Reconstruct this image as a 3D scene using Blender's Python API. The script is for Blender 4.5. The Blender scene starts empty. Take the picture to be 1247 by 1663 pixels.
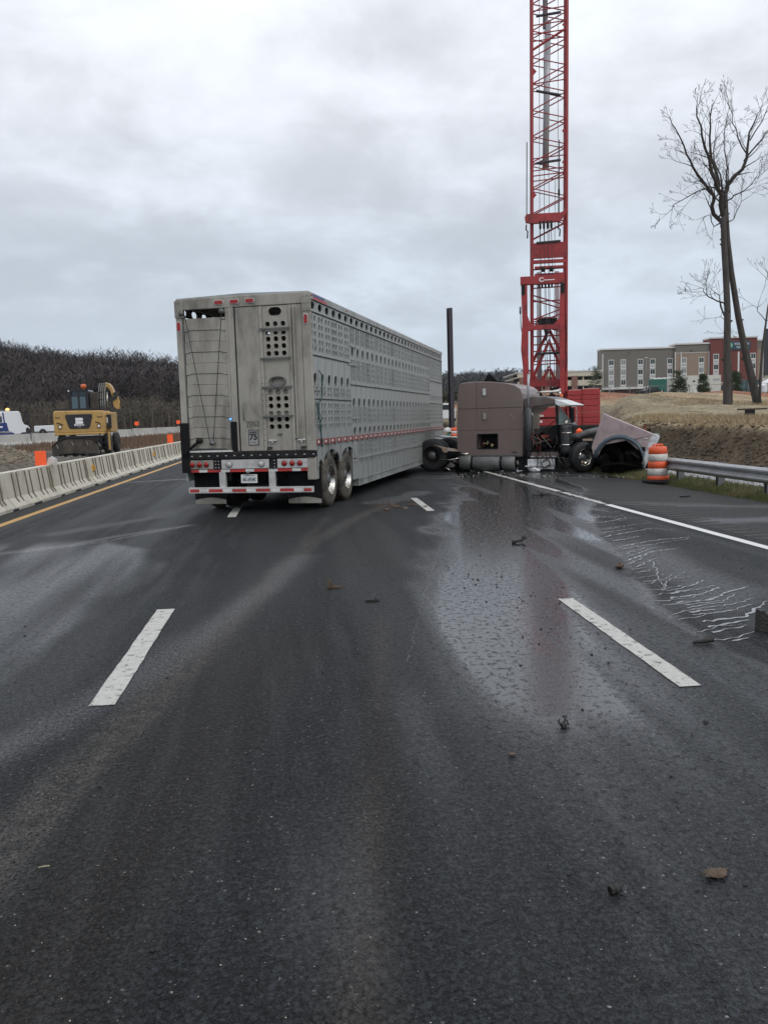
import bpy, bmesh, math, random
import numpy as np
from mathutils import Vector, Matrix, Euler

R = math.radians
random.seed(7)
S = bpy.context.scene
COL = S.collection

# ------------------------------------------------------------------ camera, sky, sun, exposure
cam_d = bpy.data.cameras.new("camera")
cam = bpy.data.objects.new("camera", cam_d)
COL.objects.link(cam)
cam_d.sensor_fit = 'VERTICAL'
cam_d.sensor_height = 24.0
cam_d.lens = 24.0 * 1400.0 / 1663.0
cam_d.clip_start = 0.1
cam_d.clip_end = 6000
_y, _p, _r = R(5.5), R(6.2), R(1.7)
f_ = Vector((math.sin(_y) * math.cos(_p), math.cos(_y) * math.cos(_p), -math.sin(_p)))
r0 = Vector((math.cos(_y), -math.sin(_y), 0))
u0 = r0.cross(f_)
r_ = r0 * math.cos(_r) - u0 * math.sin(_r)
u_ = u0 * math.cos(_r) + r0 * math.sin(_r)
cam.matrix_world = Matrix(((r_.x, u_.x, -f_.x, 0), (r_.y, u_.y, -f_.y, 0), (r_.z, u_.z, -f_.z, 1.7), (0, 0, 0, 1)))
S.camera = cam

SUN_EL, SUN_AZ = R(42), R(148)      # behind and right of the camera, behind the cloud deck
world = bpy.data.worlds.new("World")
S.world = world
world.use_nodes = True
wn, wl = world.node_tree.nodes, world.node_tree.links
wn.clear()
w_out = wn.new('ShaderNodeOutputWorld')
sky = wn.new('ShaderNodeTexSky')
sky.sky_type = 'NISHITA'
sky.sun_disc = False
sky.sun_elevation = SUN_EL
sky.sun_rotation = SUN_AZ
bg_sky = wn.new('ShaderNodeBackground')
bg_sky.inputs['Strength'].default_value = 0.06
wl.new(sky.outputs[0], bg_sky.inputs['Color'])
tc = wn.new('ShaderNodeTexCoord')
sep = wn.new('ShaderNodeSeparateXYZ')
wl.new(tc.outputs['Generated'], sep.inputs[0])


def wmath(op, a, b=None, clamp=False):
    n = wn.new('ShaderNodeMath')
    n.operation = op
    n.use_clamp = clamp
    for i, v in enumerate((a, b)):
        if v is None:
            continue
        if isinstance(v, (int, float)):
            n.inputs[i].default_value = v
        else:
            wl.new(v, n.inputs[i])
    return n.outputs[0]


zc = wmath('MAXIMUM', sep.outputs['Z'], 0.0)
den = wmath('ADD', zc, 0.34)
cmb = wn.new('ShaderNodeCombineXYZ')
wl.new(wmath('DIVIDE', sep.outputs['X'], den), cmb.inputs[0])
wl.new(wmath('DIVIDE', sep.outputs['Y'], den), cmb.inputs[1])


def wnoise(scale, detail, rough, dist, off):
    mp = wn.new('ShaderNodeMapping')
    mp.inputs['Location'].default_value = off
    wl.new(cmb.outputs[0], mp.inputs[0])
    n = wn.new('ShaderNodeTexNoise')
    n.inputs['Scale'].default_value = scale
    n.inputs['Detail'].default_value = detail
    n.inputs['Roughness'].default_value = rough
    n.inputs['Distortion'].default_value = dist
    wl.new(mp.outputs[0], n.inputs['Vector'])
    return n.outputs['Fac']


n1 = wnoise(0.9, 6, 0.55, 0.5, (3.3, 1.7, 0))
n2 = wnoise(3.9, 7, 0.56, 0.2, (7.1, 4.2, 0))
mixn = wmath('ADD', wmath('MULTIPLY', n1, 0.52), wmath('MULTIPLY', n2, 0.48))
# the deck: darker and bluer low down, brighter overhead, broken by soft cloud billows
cr = wn.new('ShaderNodeValToRGB')
cr.color_ramp.interpolation = 'EASE'
e = cr.color_ramp.elements
e[0].position = 0.0
e[0].color = (0.50, 0.58, 0.67, 1)
e[1].position = 0.55
e[1].color = (0.84, 0.87, 0.935, 1)
m_ = cr.color_ramp.elements.new(0.16)
m_.color = (0.53, 0.59, 0.665, 1)
m2_ = cr.color_ramp.elements.new(0.34)
m2_.color = (0.675, 0.705, 0.76, 1)
wl.new(sep.outputs['Z'], cr.inputs[0])
bil = wn.new('ShaderNodeMapRange')
bil.interpolation_type = 'SMOOTHSTEP'
bil.inputs['From Min'].default_value = 0.38
bil.inputs['From Max'].default_value = 0.62
bil.inputs['To Min'].default_value = 0.86
bil.inputs['To Max'].default_value = 1.21
wl.new(mixn, bil.inputs['Value'])
amp = wn.new('ShaderNodeMapRange')
amp.inputs['From Min'].default_value = 0.0
amp.inputs['From Max'].default_value = 0.15
wl.new(sep.outputs['Z'], amp.inputs['Value'])
bf = wmath('ADD', 1.0, wmath('MULTIPLY', wmath('SUBTRACT', bil.outputs[0], 1.0), amp.outputs[0]))
mxh = wn.new('ShaderNodeVectorMath')
mxh.operation = 'SCALE'
wl.new(cr.outputs[0], mxh.inputs[0])
wl.new(bf, mxh.inputs['Scale'])
bg_cl = wn.new('ShaderNodeBackground')
bg_cl.inputs['Strength'].default_value = 1.24
wl.new(mxh.outputs[0], bg_cl.inputs['Color'])
wmix = wn.new('ShaderNodeMixShader')
wmix.inputs[0].default_value = 0.94
wl.new(bg_sky.outputs[0], wmix.inputs[1])
wl.new(bg_cl.outputs[0], wmix.inputs[2])
wl.new(wmix.outputs[0], w_out.inputs['Surface'])

sun_d = bpy.data.lights.new("sun", 'SUN')
sun_d.energy = 0.95
sun_d.angle = R(25)
sun_d.color = (1.0, 0.96, 0.9)
sun = bpy.data.objects.new("sun", sun_d)
COL.objects.link(sun)
sd = Vector((math.sin(SUN_AZ) * math.cos(SUN_EL), math.cos(SUN_AZ) * math.cos(SUN_EL), math.sin(SUN_EL)))
sun.rotation_euler = sd.to_track_quat('Z', 'Y').to_euler()
sun.location = (0, 0, 60)

S.view_settings.view_transform = 'Standard'
S.view_settings.look = 'None'
S.view_settings.exposure = 0.0
S.view_settings.gamma = 1.0
S.view_settings.use_curve_mapping = False
S.render.engine = 'CYCLES'

# ------------------------------------------------------------------ materials


def mat(name, col, rough=0.6, metal=0.0, var=0.0, vscale=6.0, dirt=None, damt=0.0, dscale=3.0, dlo=0.45, dhi=0.65,
        stretch=(1, 1, 1), bump=0.0, bscale=40.0, emit=None, estr=0.0, spec=0.5, trans=0.0, alpha=None, rvar=0.0):
    m = bpy.data.materials.new(name)
    m.use_nodes = True
    N, L = m.node_tree.nodes, m.node_tree.links
    b = N['Principled BSDF']
    b.inputs['Roughness'].default_value = rough
    b.inputs['Metallic'].default_value = metal
    b.inputs['Specular IOR Level'].default_value = spec
    if trans:
        b.inputs['Transmission Weight'].default_value = trans
    if emit:
        b.inputs['Emission Color'].default_value = (*emit, 1)
        b.inputs['Emission Strength'].default_value = estr
    c = (*col, 1)
    b.inputs['Base Color'].default_value = c
    t = N.new('ShaderNodeTexCoord')
    mp = N.new('ShaderNodeMapping')
    mp.inputs['Scale'].default_value = stretch
    L.new(t.outputs['Object'], mp.inputs[0])
    out = None
    if var:
        n = N.new('ShaderNodeTexNoise')
        n.inputs['Scale'].default_value = vscale
        n.inputs['Detail'].default_value = 6
        n.inputs['Roughness'].default_value = 0.65
        L.new(mp.outputs[0], n.inputs['Vector'])
        mr = N.new('ShaderNodeMapRange')
        mr.inputs['From Min'].default_value = 0.25
        mr.inputs['From Max'].default_value = 0.75
        mr.inputs['To Min'].default_value = 1 - var
        mr.inputs['To Max'].default_value = 1 + var
        L.new(n.outputs['Fac'], mr.inputs['Value'])
        vm = N.new('ShaderNodeVectorMath')
        vm.operation = 'SCALE'
        vm.inputs[0].default_value = col
        L.new(mr.outputs[0], vm.inputs['Scale'])
        out = vm.outputs[0]
    if dirt:
        n = N.new('ShaderNodeTexNoise')
        n.inputs['Scale'].default_value = dscale
        n.inputs['Detail'].default_value = 8
        n.inputs['Roughness'].default_value = 0.7
        L.new(mp.outputs[0], n.inputs['Vector'])
        mr = N.new('ShaderNodeMapRange')
        mr.interpolation_type = 'SMOOTHSTEP'
        mr.inputs['From Min'].default_value = dlo
        mr.inputs['From Max'].default_value = dhi
        mr.inputs['To Max'].default_value = damt
        L.new(n.outputs['Fac'], mr.inputs['Value'])
        mx = N.new('ShaderNodeMix')
        mx.data_type = 'RGBA'
        L.new(mr.outputs[0], mx.inputs['Factor'])
        if out:
            L.new(out, mx.inputs['A'])
        else:
            mx.inputs['A'].default_value = c
        mx.inputs['B'].default_value = (*dirt, 1)
        out = mx.outputs['Result']
    if out:
        L.new(out, b.inputs['Base Color'])
    if bump:
        n = N.new('ShaderNodeTexNoise')
        n.inputs['Scale'].default_value = bscale
        n.inputs['Detail'].default_value = 5
        L.new(mp.outputs[0], n.inputs['Vector'])
        bp = N.new('ShaderNodeBump')
        bp.inputs['Strength'].default_value = bump
        bp.inputs['Distance'].default_value = 0.02
        L.new(n.outputs['Fac'], bp.inputs['Height'])
        L.new(bp.outputs[0], b.inputs['Normal'])
    return m


M = {}
M['alu'] = mat('grimy_aluminium', (0.325, 0.308, 0.268), 0.6, 0.15, 0.24, 2.2, (0.075, 0.068, 0.055), 0.75, 1.6, 0.44, 0.70, (1, 1, 0.4))
M['alu_side'] = mat('dull_aluminium', (0.33, 0.345, 0.335), 0.45, 0.3, 0.14, 3.0, (0.12, 0.115, 0.10), 0.6, 1.4, 0.44, 0.7, (1, 1, 0.5))
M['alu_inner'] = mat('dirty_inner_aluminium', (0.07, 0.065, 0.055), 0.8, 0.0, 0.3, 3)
M['alu_seam'] = mat('dark_seam_metal', (0.13, 0.135, 0.13), 0.6, 0.3, 0.2, 5)
M['alu_clean'] = mat('painted_light_panel', (0.50, 0.50, 0.49), 0.45, 0.1, 0.12, 4, (0.2, 0.19, 0.17), 0.5, 4)
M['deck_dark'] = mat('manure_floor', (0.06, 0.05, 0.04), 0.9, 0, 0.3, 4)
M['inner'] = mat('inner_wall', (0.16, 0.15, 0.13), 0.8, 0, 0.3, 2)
M['dull_black'] = mat('matte_black', (0.006, 0.006, 0.006), 0.95, 0, 0.3, 8, spec=0.1)  # near-black, hardly reflecting, keeps arch, cab and engine bay dark
M['black'] = mat('black_rubber', (0.008, 0.008, 0.009), 0.75, 0, 0.2, 8, spec=0.2)
M['black_steel'] = mat('black_steel', (0.010, 0.010, 0.011), 0.6, 0.0, 0.3, 8, (0.045, 0.04, 0.033), 0.4, 6, spec=0.25)
M['tyre'] = mat('tyre_rubber', (0.022, 0.021, 0.02), 0.85, 0, 0.2, 8, (0.13, 0.115, 0.085), 0.75, 4, 0.35, 0.6, bump=0.4, bscale=60)
M['tyre_dark'] = mat('wet_tyre_rubber', (0.014, 0.014, 0.015), 0.7, 0, 0.2, 8)
M['chrome'] = mat('polished_rim', (0.62, 0.60, 0.55), 0.22, 0.95, 0.1, 6, (0.12, 0.09, 0.06), 0.7, 5, 0.45, 0.6)
M['steel_gray'] = mat('steel_gray', (0.16, 0.165, 0.17), 0.45, 0.6, 0.2, 6, (0.06, 0.055, 0.05), 0.5, 5)
M['muffler'] = mat('sooty_muffler', (0.055, 0.057, 0.06), 0.45, 0.5, 0.25, 5)
M['tank'] = mat('dusty_tank', (0.16, 0.165, 0.16), 0.6, 0.4, 0.2, 4, (0.06, 0.058, 0.05), 0.6, 3)
M['red_lens'] = mat('red_lens', (0.30, 0.012, 0.012), 0.25, 0, 0.2, 30)
M['red_tape'] = mat('red_tape', (0.42, 0.03, 0.025), 0.5, 0, 0.2, 20, (0.12, 0.04, 0.035), 0.5, 8)
M['red_tape_dull'] = mat('dull_red_tape', (0.22, 0.035, 0.035), 0.6, 0, 0.2, 20, (0.1, 0.06, 0.055), 0.6, 8)
M['white_tape'] = mat('white_tape', (0.62, 0.62, 0.60), 0.5, 0, 0.1, 20, (0.25, 0.24, 0.22), 0.5, 8)
M['white_lens'] = mat('white_lens', (0.45, 0.45, 0.42), 0.25)
M['ink'] = mat('black_ink', (0.02, 0.02, 0.025), 0.7)
M['faint'] = mat('faint_marker', (0.13, 0.125, 0.11), 0.8)
M['plate'] = mat('plate_white', (0.6, 0.62, 0.62), 0.5, 0, 0.05, 20)
M['decal_blue'] = mat('decal_blue', (0.06, 0.08, 0.20), 0.5)
M['decal_red'] = mat('decal_red', (0.36, 0.06, 0.06), 0.5)
M['decal_white'] = mat('decal_white', (0.6, 0.6, 0.62), 0.5)
M['green_hose'] = mat('green_hose', (0.015, 0.06, 0.06), 0.5)
M['blue_light'] = mat('blue_glint', (0.02, 0.05, 0.5), 0.4, emit=(0.05, 0.25, 1.0), estr=4)
M['brown'] = mat('brown_truck_paint', (0.185, 0.142, 0.130), 0.32, 0.05, 0.10, 1.6, (0.19, 0.165, 0.15), 0.5, 1.7, 0.46, 0.8, (1, 1, .5), bump=0.25, bscale=1.6)
M['brown_hood'] = mat('dusty_brown_hood', (0.44, 0.35, 0.35), 0.36, 0.05, 0.10, 2, (0.20, 0.155, 0.15), 0.6, 2.2, 0.46, 0.72, bump=0.5, bscale=2.2)
M['brown_scorch'] = mat('scuffed_roof_paint', (0.13, 0.105, 0.095), 0.4, 0.2, 0.2, 3, (0.42, 0.40, 0.38), 0.6, 2.2, 0.5, 0.75)
M['teal'] = mat('blue_grey_fender', (0.075, 0.105, 0.13), 0.4, 0.2, 0.1, 4)
M['white_paint'] = mat('white_metal', (0.66, 0.67, 0.68), 0.4, 0, 0.1, 5, (0.2, 0.2, 0.19), 0.6, 6)
M['glass'] = mat('dark_glass', (0.03, 0.045, 0.05), 0.08, 0, spec=0.8)
M['shield'] = mat('cracked_windshield', (0.16, 0.21, 0.21), 0.15, 0, 0.3, 12)
M['dark_rust'] = mat('dark_rust', (0.045, 0.028, 0.022), 0.8, 0, 0.3, 8)
M['rust'] = mat('rust', (0.16, 0.07, 0.035), 0.8, 0, 0.3, 8)
M['rusty_tin'] = mat('torn_sheet', (0.24, 0.17, 0.12), 0.6, 0.2, 0.2, 3, (0.33, 0.33, 0.34), 0.9, 2.5)
M['red_junk'] = mat('dull_red_junk', (0.16, 0.03, 0.02), 0.6, 0, 0.3, 6)
M['junk_gray'] = mat('engine_grey', (0.12, 0.12, 0.12), 0.5, 0.5, 0.4, 9)
M['crane'] = mat('crane_red', (0.31, 0.026, 0.027), 0.5, 0.0, 0.25, 1.2, (0.10, 0.014, 0.018), 0.7, 1.5)
M['crane_cw'] = mat('counterweight_red', (0.33, 0.03, 0.03), 0.5, 0.05, 0.1, 1.5, (0.2, 0.025, 0.025), 0.4, 2)
M['cable'] = mat('wire_rope', (0.05, 0.05, 0.055), 0.6, 0.3)
M['silver'] = mat('silver_tube', (0.42, 0.43, 0.45), 0.4, 0.3, 0.08, 2)
M['white_txt'] = mat('white_lettering', (0.75, 0.75, 0.75), 0.5)
M['pile'] = mat('dark_steel_pile', (0.045, 0.04, 0.05), 0.6, 0.3, 0.15, 2)
M['yellow'] = mat('machine_yellow', (0.44, 0.27, 0.085), 0.42, 0, 0.10, 2.5, (0.22, 0.14, 0.06), 0.7, 2.2, 0.45, 0.75)
M['dark_blue'] = mat('cab_dark_glass', (0.02, 0.035, 0.05), 0.15, 0, 0.3, 4)
M['mud_steel'] = mat('muddy_blade', (0.05, 0.043, 0.036), 0.8, 0.1, 0.3, 3, (0.10, 0.08, 0.06), 0.6, 3)
M['amber'] = mat('amber_beacon', (0.45, 0.09, 0.02), 0.3, emit=(1, 0.25, 0.03), estr=0.08)
M['amber_lit'] = mat('amber_flasher', (0.8, 0.3, 0.05), 0.3, emit=(1, 0.45, 0.1), estr=5)
M['hose'] = mat('hydraulic_hose', (0.32, 0.32, 0.30), 0.5, 0, 0.4, 12)
M['concrete'] = mat('barrier_concrete', (0.60, 0.575, 0.49), 0.85, 0, 0.14, 2.5, (0.23, 0.20, 0.15), 0.8, 1.5, 0.46, 0.72, (1, 1, 0.5), bump=0.4, bscale=50)
M['concrete_far'] = mat('far_barrier_concrete', (0.42, 0.41, 0.38), 0.85, 0, 0.1, 1.2, (0.25, 0.24, 0.21), 0.5, 0.9)
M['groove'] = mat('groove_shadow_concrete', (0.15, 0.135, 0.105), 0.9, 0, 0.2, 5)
M['orange'] = mat('fluorescent_orange_glow', (0.85, 0.11, 0.025), 0.5, 0, 0.05, 5, emit=(1, 0.1, 0.02), estr=0.12)  # slight emission added to the orange; boards and bag are no lamps
M['drum_orange'] = mat('drum_orange', (0.72, 0.10, 0.03), 0.5, 0, 0.08, 6, (0.35, 0.1, 0.05), 0.5, 7)
M['drum_white'] = mat('drum_white', (0.55, 0.53, 0.50), 0.5, 0, 0.08, 6, (0.3, 0.27, 0.25), 0.6, 7)
M['refl'] = mat('amber_reflector', (0.65, 0.33, 0.04), 0.3)
M['galv'] = mat('galvanised_steel', (0.36, 0.37, 0.38), 0.42, 0.5, 0.12, 3, (0.22, 0.21, 0.2), 0.4, 4)
M['galv_post'] = mat('galvanised_post', (0.17, 0.175, 0.18), 0.5, 0.4, 0.15, 5)
M['paint_w'] = mat('road_paint_white', (0.46, 0.45, 0.42), 0.6, 0, 0.18, 14, (0.06, 0.055, 0.05), 0.85, 13, 0.53, 0.64, bump=0.5, bscale=90)
M['paint_w2'] = mat('road_paint_edge', (0.62, 0.62, 0.61), 0.55, 0, 0.08, 9, (0.2, 0.2, 0.2), 0.5, 7, 0.55, 0.7)
M['paint_y'] = mat('road_paint_yellow', (0.48, 0.27, 0.07), 0.6, 0, 0.1, 5, (0.16, 0.12, 0.06), 0.5, 4, 0.5, 0.7)
M['residue'] = mat('dried_runoff', (0.25, 0.255, 0.27), 0.5, 0, 0.3, 14)
M['bark'] = mat('grey_brown_bark', (0.060, 0.054, 0.050), 0.9, 0, 0.3, 3, (0.03, 0.026, 0.023), 0.6, 5, stretch=(1, 1, 0.3), bump=0.8, bscale=14)
M['twig'] = mat('twig_bark', (0.035, 0.029, 0.026), 0.9)
M['needles'] = mat('pine_needles', (0.03, 0.055, 0.02), 0.8, 0, 0.4, 3)
M['wood_far'] = mat('winter_woods', (0.062, 0.050, 0.046), 0.95, 0, 0.35, 0.08, (0.040, 0.034, 0.036), 0.8, 0.03)
M['wood_far2'] = mat('distant_woods', (0.05, 0.047, 0.047), 0.95, 0, 0.25, 0.02)
M['debris'] = mat('charred_rubber', (0.02, 0.018, 0.017), 0.6, 0, 0.3, 25, bump=0.6, bscale=60)
M['debris_br'] = mat('brown_debris', (0.09, 0.06, 0.04), 0.8, 0, 0.4, 25, bump=0.8, bscale=50)
M['straw'] = mat('dry_stem', (0.42, 0.36, 0.22), 0.7)
M['h_gray'] = mat('hotel_grey_siding', (0.15, 0.138, 0.118), 0.85, 0, 0.05, 0.5)
M['h_tan'] = mat('hotel_tan_siding', (0.26, 0.195, 0.145), 0.85, 0, 0.05, 0.5)
M['h_red'] = mat('hotel_red_siding', (0.145, 0.04, 0.032), 0.85, 0, 0.08, 0.5)
M['h_brick'] = mat('hotel_brick_base', (0.12, 0.07, 0.06), 0.85, 0, 0.1, 1)
M['h_trim'] = mat('white_trim', (0.58, 0.58, 0.56), 0.6)
M['h_cream'] = mat('cream_precast', (0.50, 0.46, 0.37), 0.8, 0, 0.08, 0.4)
M['h_pillar'] = mat('brown_brick_pillar', (0.20, 0.10, 0.08), 0.85)
M['h_glass'] = mat('hotel_window_glass', (0.05, 0.065, 0.07), 0.15, 0, 0.5, 0.35)
M['h_ac'] = mat('grille_grey', (0.33, 0.33, 0.33), 0.6)
M['h_black'] = mat('dark_building', (0.035, 0.036, 0.045), 0.6)
M['sign_blue'] = mat('sign_teal', (0.015, 0.05, 0.07), 0.5)
M['sign_green'] = mat('sign_green', (0.12, 0.40, 0.25), 0.5)
M['green_box'] = mat('green_container', (0.015, 0.12, 0.085), 0.5, 0, 0.15, 1)
M['white_box'] = mat('cream_container', (0.50, 0.49, 0.44), 0.6, 0, 0.06, 1)
M['blue_box'] = mat('blue_grey_box', (0.06, 0.085, 0.11), 0.6)
M['car_dark'] = mat('dark_car_paint', (0.02, 0.022, 0.026), 0.25, 0.2)
M['car_grey'] = mat('grey_car_paint', (0.07, 0.08, 0.085), 0.3, 0.4, 0.1, 2)
M['truck_white'] = mat('white_truck_paint', (0.68, 0.69, 0.70), 0.35)
M['truck_blue'] = mat('blue_truck_paint', (0.02, 0.04, 0.16), 0.4)
M['pebble'] = mat('grey_gravel', (0.33, 0.33, 0.34), 0.85, 0, 0.35, 9)
M['fence'] = mat('fence_wire', (0.18, 0.18, 0.18), 0.6, 0.5)

# ------------------------------------------------------------------ builders


class MB:
    def __init__(s):
        s.v, s.f, s.m, s.sm = [], [], [], []

    def add(s, vs, fs, mi=0, smooth=False):
        o = len(s.v)
        s.v += [tuple(v) for v in vs]
        s.f += [tuple(i + o for i in f) for f in fs]
        s.m += [mi] * len(fs)
        s.sm += [smooth] * len(fs)
        return s

    def box(s, x0, x1, y0, y1, z0, z1, mi=0):
        return s.add([(x0, y0, z0), (x1, y0, z0), (x1, y1, z0), (x0, y1, z0), (x0, y0, z1), (x1, y0, z1), (x1, y1, z1), (x0, y1, z1)],
                     [(0, 3, 2, 1), (4, 5, 6, 7), (0, 1, 5, 4), (1, 2, 6, 5), (2, 3, 7, 6), (3, 0, 4, 7)], mi)

    def tube(s, pts, rs, n=8, mi=0, cap=True, smooth=True):
        pts = [Vector(p) for p in pts]
        if isinstance(rs, (int, float)):
            rs = [rs] * len(pts)
        vs, fs = [], []
        prev = None
        for i, p in enumerate(pts):
            d = (pts[min(i + 1, len(pts) - 1)] - pts[max(i - 1, 0)])
            if d.length < 1e-9:
                d = Vector((0, 0, 1))
            d.normalize()
            if prev is None:
                a = d.orthogonal().normalized()
            else:
                a = prev - d * prev.dot(d)
                a = a.normalized() if a.length > 1e-6 else d.orthogonal().normalized()
            prev = a
            b = d.cross(a)
            for k in range(n):
                t = 2 * math.pi * k / n
                vs.append(p + (a * math.cos(t) + b * math.sin(t)) * rs[i])
        for i in range(len(pts) - 1):
            for k in range(n):
                k2 = (k + 1) % n
                fs.append((i * n + k, i * n + k2, (i + 1) * n + k2, (i + 1) * n + k))
        if cap:
            fs.append(tuple(range(n - 1, -1, -1)))
            fs.append(tuple((len(pts) - 1) * n + k for k in range(n)))
        return s.add(vs, fs, mi, smooth)

    def bar(s, p, q, w, h, mi=0):
        p, q = Vector(p), Vector(q)
        d = (q - p).normalized()
        up = Vector((0, 0, 1)) if abs(d.z) < 0.95 else Vector((0, 1, 0))
        a = d.cross(up).normalized()
        b = a.cross(d)
        vs = []
        for c in (p, q):
            for i, j in ((-1, -1), (1, -1), (1, 1), (-1, 1)):
                vs.append(c + a * i * w / 2 + b * j * h / 2)
        return s.add(vs, [(0, 1, 2, 3), (7, 6, 5, 4), (0, 4, 5, 1), (1, 5, 6, 2), (2, 6, 7, 3), (3, 7, 4, 0)], mi)

    def prism(s, poly, t0, t1, axis='y', mi=0):
        """poly of 2D points; axis y: (x,z) outline extruded in y; axis x: (y,z); axis z: (x,y)."""
        n = len(poly)

        def P(a, b, t):
            return (a, t, b) if axis == 'y' else ((t, a, b) if axis == 'x' else (a, b, t))
        vs = [P(a, b, t0) for a, b in poly] + [P(a, b, t1) for a, b in poly]
        fs = [tuple(range(n)), tuple(range(2 * n - 1, n - 1, -1))]
        fs += [(i, i + n, (i + 1) % n + n, (i + 1) % n) for i in range(n)]
        return s.add(vs, fs, mi)

    def lathe(s, prof, axis='x', c=(0, 0, 0), n=24, mi=0, smooth=True, mis=None):
        """prof: list of (t along axis, radius)."""
        vs = []
        for t, r in prof:
            for k in range(n):
                a = 2 * math.pi * k / n
                ca, sa = r * math.cos(a), r * math.sin(a)
                v = (t, ca, sa) if axis == 'x' else ((ca, t, sa) if axis == 'y' else (ca, sa, t))
                vs.append((v[0] + c[0], v[1] + c[1], v[2] + c[2]))
        for i in range(len(prof) - 1):
            fs = [(i * n + k, i * n + (k + 1) % n, (i + 1) * n + (k + 1) % n, (i + 1) * n + k) for k in range(n)]
            if i == 0:
                s_v = vs
            o = None
            s._tmp = fs
            if i == 0:
                base = len(s.v)
                s.v += vs
            s.f += [tuple(j + base for j in f) for f in fs]
            s.m += [mis[i] if mis else mi] * len(fs)
            s.sm += [smooth] * len(fs)
        return s

    def blob(s, c, r, seed=0, n=1, squash=(1, 1, 1), jit=0.25, mi=0):
        rr = random.Random(seed)
        bm = bmesh.new()
        bmesh.ops.create_icosphere(bm, subdivisions=n, radius=1)
        vs = [(c[0] + v.co.x * r * squash[0] * (1 + rr.uniform(-jit, jit)), c[1] + v.co.y * r * squash[1] * (1 + rr.uniform(-jit, jit)),
               c[2] + v.co.z * r * squash[2] * (1 + rr.uniform(-jit, jit))) for v in bm.verts]
        bm.verts.ensure_lookup_table()
        fs = [tuple(v.index for v in f.verts) for f in bm.faces]
        bm.free()
        return s.add(vs, fs, mi)

    def mesh(s, name, mats):
        me = bpy.data.meshes.new(name)
        me.from_pydata(s.v, [], s.f)
        for m in (mats if isinstance(mats, (list, tuple)) else [mats]):
            me.materials.append(m)
        me.polygons.foreach_set('material_index', s.m)
        me.polygons.foreach_set('use_smooth', s.sm)
        bm = bmesh.new()
        bm.from_mesh(me)
        bmesh.ops.recalc_face_normals(bm, faces=bm.faces)
        bm.to_mesh(me)
        bm.free()
        me.update()
        return me

    def build(s, name, mats, parent=None, bevel=0.0, loc=None, rot=None):
        o = bpy.data.objects.new(name, s.mesh(name, mats))
        COL.objects.link(o)
        if parent:
            o.parent = parent
        if loc:
            o.location = loc
        if rot:
            o.rotation_euler = rot
        if bevel:
            bv = o.modifiers.new('bevel', 'BEVEL')
            bv.width = bevel
            bv.segments = 2
            bv.limit_method = 'ANGLE'
            bv.angle_limit = R(35)
        return o


def tag(o, label=None, cat=None, group=None, kind=None):
    if label:
        o['label'] = label
    if cat:
        o['category'] = cat
    if group:
        o['group'] = group
    if kind:
        o['kind'] = kind
    return o


def empty(name, loc, rz=0.0, label=None, cat=None, group=None):
    o = bpy.data.objects.new(name, None)
    COL.objects.link(o)
    o.location = loc
    o.rotation_euler = (0, 0, rz)
    o.empty_display_size = 0.3
    return tag(o, label, cat, group)


def inst(name, me, parent=None, loc=(0, 0, 0), rot=(0, 0, 0), scale=(1, 1, 1)):
    o = bpy.data.objects.new(name, me)
    COL.objects.link(o)
    o.parent = parent
    o.location = loc
    o.rotation_euler = rot
    o.scale = scale
    return o


def copy_tree(o, parent=None):
    c = o.copy()
    COL.objects.link(c)
    if parent is not None:
        c.parent = parent
    for ch in [x for x in bpy.data.objects if x.parent == o]:
        copy_tree(ch, c)
    return c


_unit = {}


def strut(name, p, q, r, m, parent, n=6):
    """a round bar between two points that shares one unit cylinder per material"""
    key = (m.name, n)
    if key not in _unit:
        _unit[key] = MB().tube([(0, 0, 0), (0, 0, 1)], 1.0, n).mesh('round_bar', m)
    p, q = Vector(p), Vector(q)
    d = q - p
    o = bpy.data.objects.new(name, _unit[key])
    COL.objects.link(o)
    o.parent = parent
    o.location = p
    o.rotation_euler = d.to_track_quat('Z', 'Y').to_euler()
    o.scale = (r, r, d.length)
    return o


def text(name, s, size, m, parent, loc, rot, sx=1.0, align='CENTER', ext=0.002, bold=0.0):
    cu = bpy.data.curves.new(name, 'FONT')
    cu.body = s
    cu.size = size
    cu.extrude = ext
    cu.offset = bold
    cu.align_x = align
    cu.align_y = 'CENTER'
    cu.resolution_u = 3
    tmp = bpy.data.objects.new(name, cu)
    COL.objects.link(tmp)
    dg = bpy.context.evaluated_depsgraph_get()
    me = bpy.data.meshes.new_from_object(tmp.evaluated_get(dg))
    me.materials.clear()
    me.materials.append(m)
    bpy.data.objects.remove(tmp)
    o = bpy.data.objects.new(name, me)
    COL.objects.link(o)
    o.parent = parent
    o.location = loc
    o.rotation_euler = rot
    o.scale = (sx, 1, 1)
    return o


def pieces(name, boxes, m, parent, bevel=0.0):
    """one object per box, each a part of its own"""
    out = []
    for b in boxes:
        out.append(MB().box(*b).build(name, m, parent, bevel))
    return out


# value noise in numpy
def _h(ix, iy, s):
    n = (ix.astype(np.int64) * 374761393 + iy.astype(np.int64) * 668265263 + s * 1442695041) & 0x7fffffff
    n = ((n ^ (n >> 13)) * 1274126177) & 0x7fffffff
    return ((n ^ (n >> 16)) & 0xffff) / 65535.0


def vnoise(x, y, s=0):
    ix, iy = np.floor(x), np.floor(y)
    fx, fy = x - ix, y - iy
    fx, fy = fx * fx * (3 - 2 * fx), fy * fy * (3 - 2 * fy)
    a, b, c, d = _h(ix, iy, s), _h(ix + 1, iy, s), _h(ix, iy + 1, s), _h(ix + 1, iy + 1, s)
    return (a * (1 - fx) + b * fx) * (1 - fy) + (c * (1 - fx) + d * fx) * fy


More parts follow.
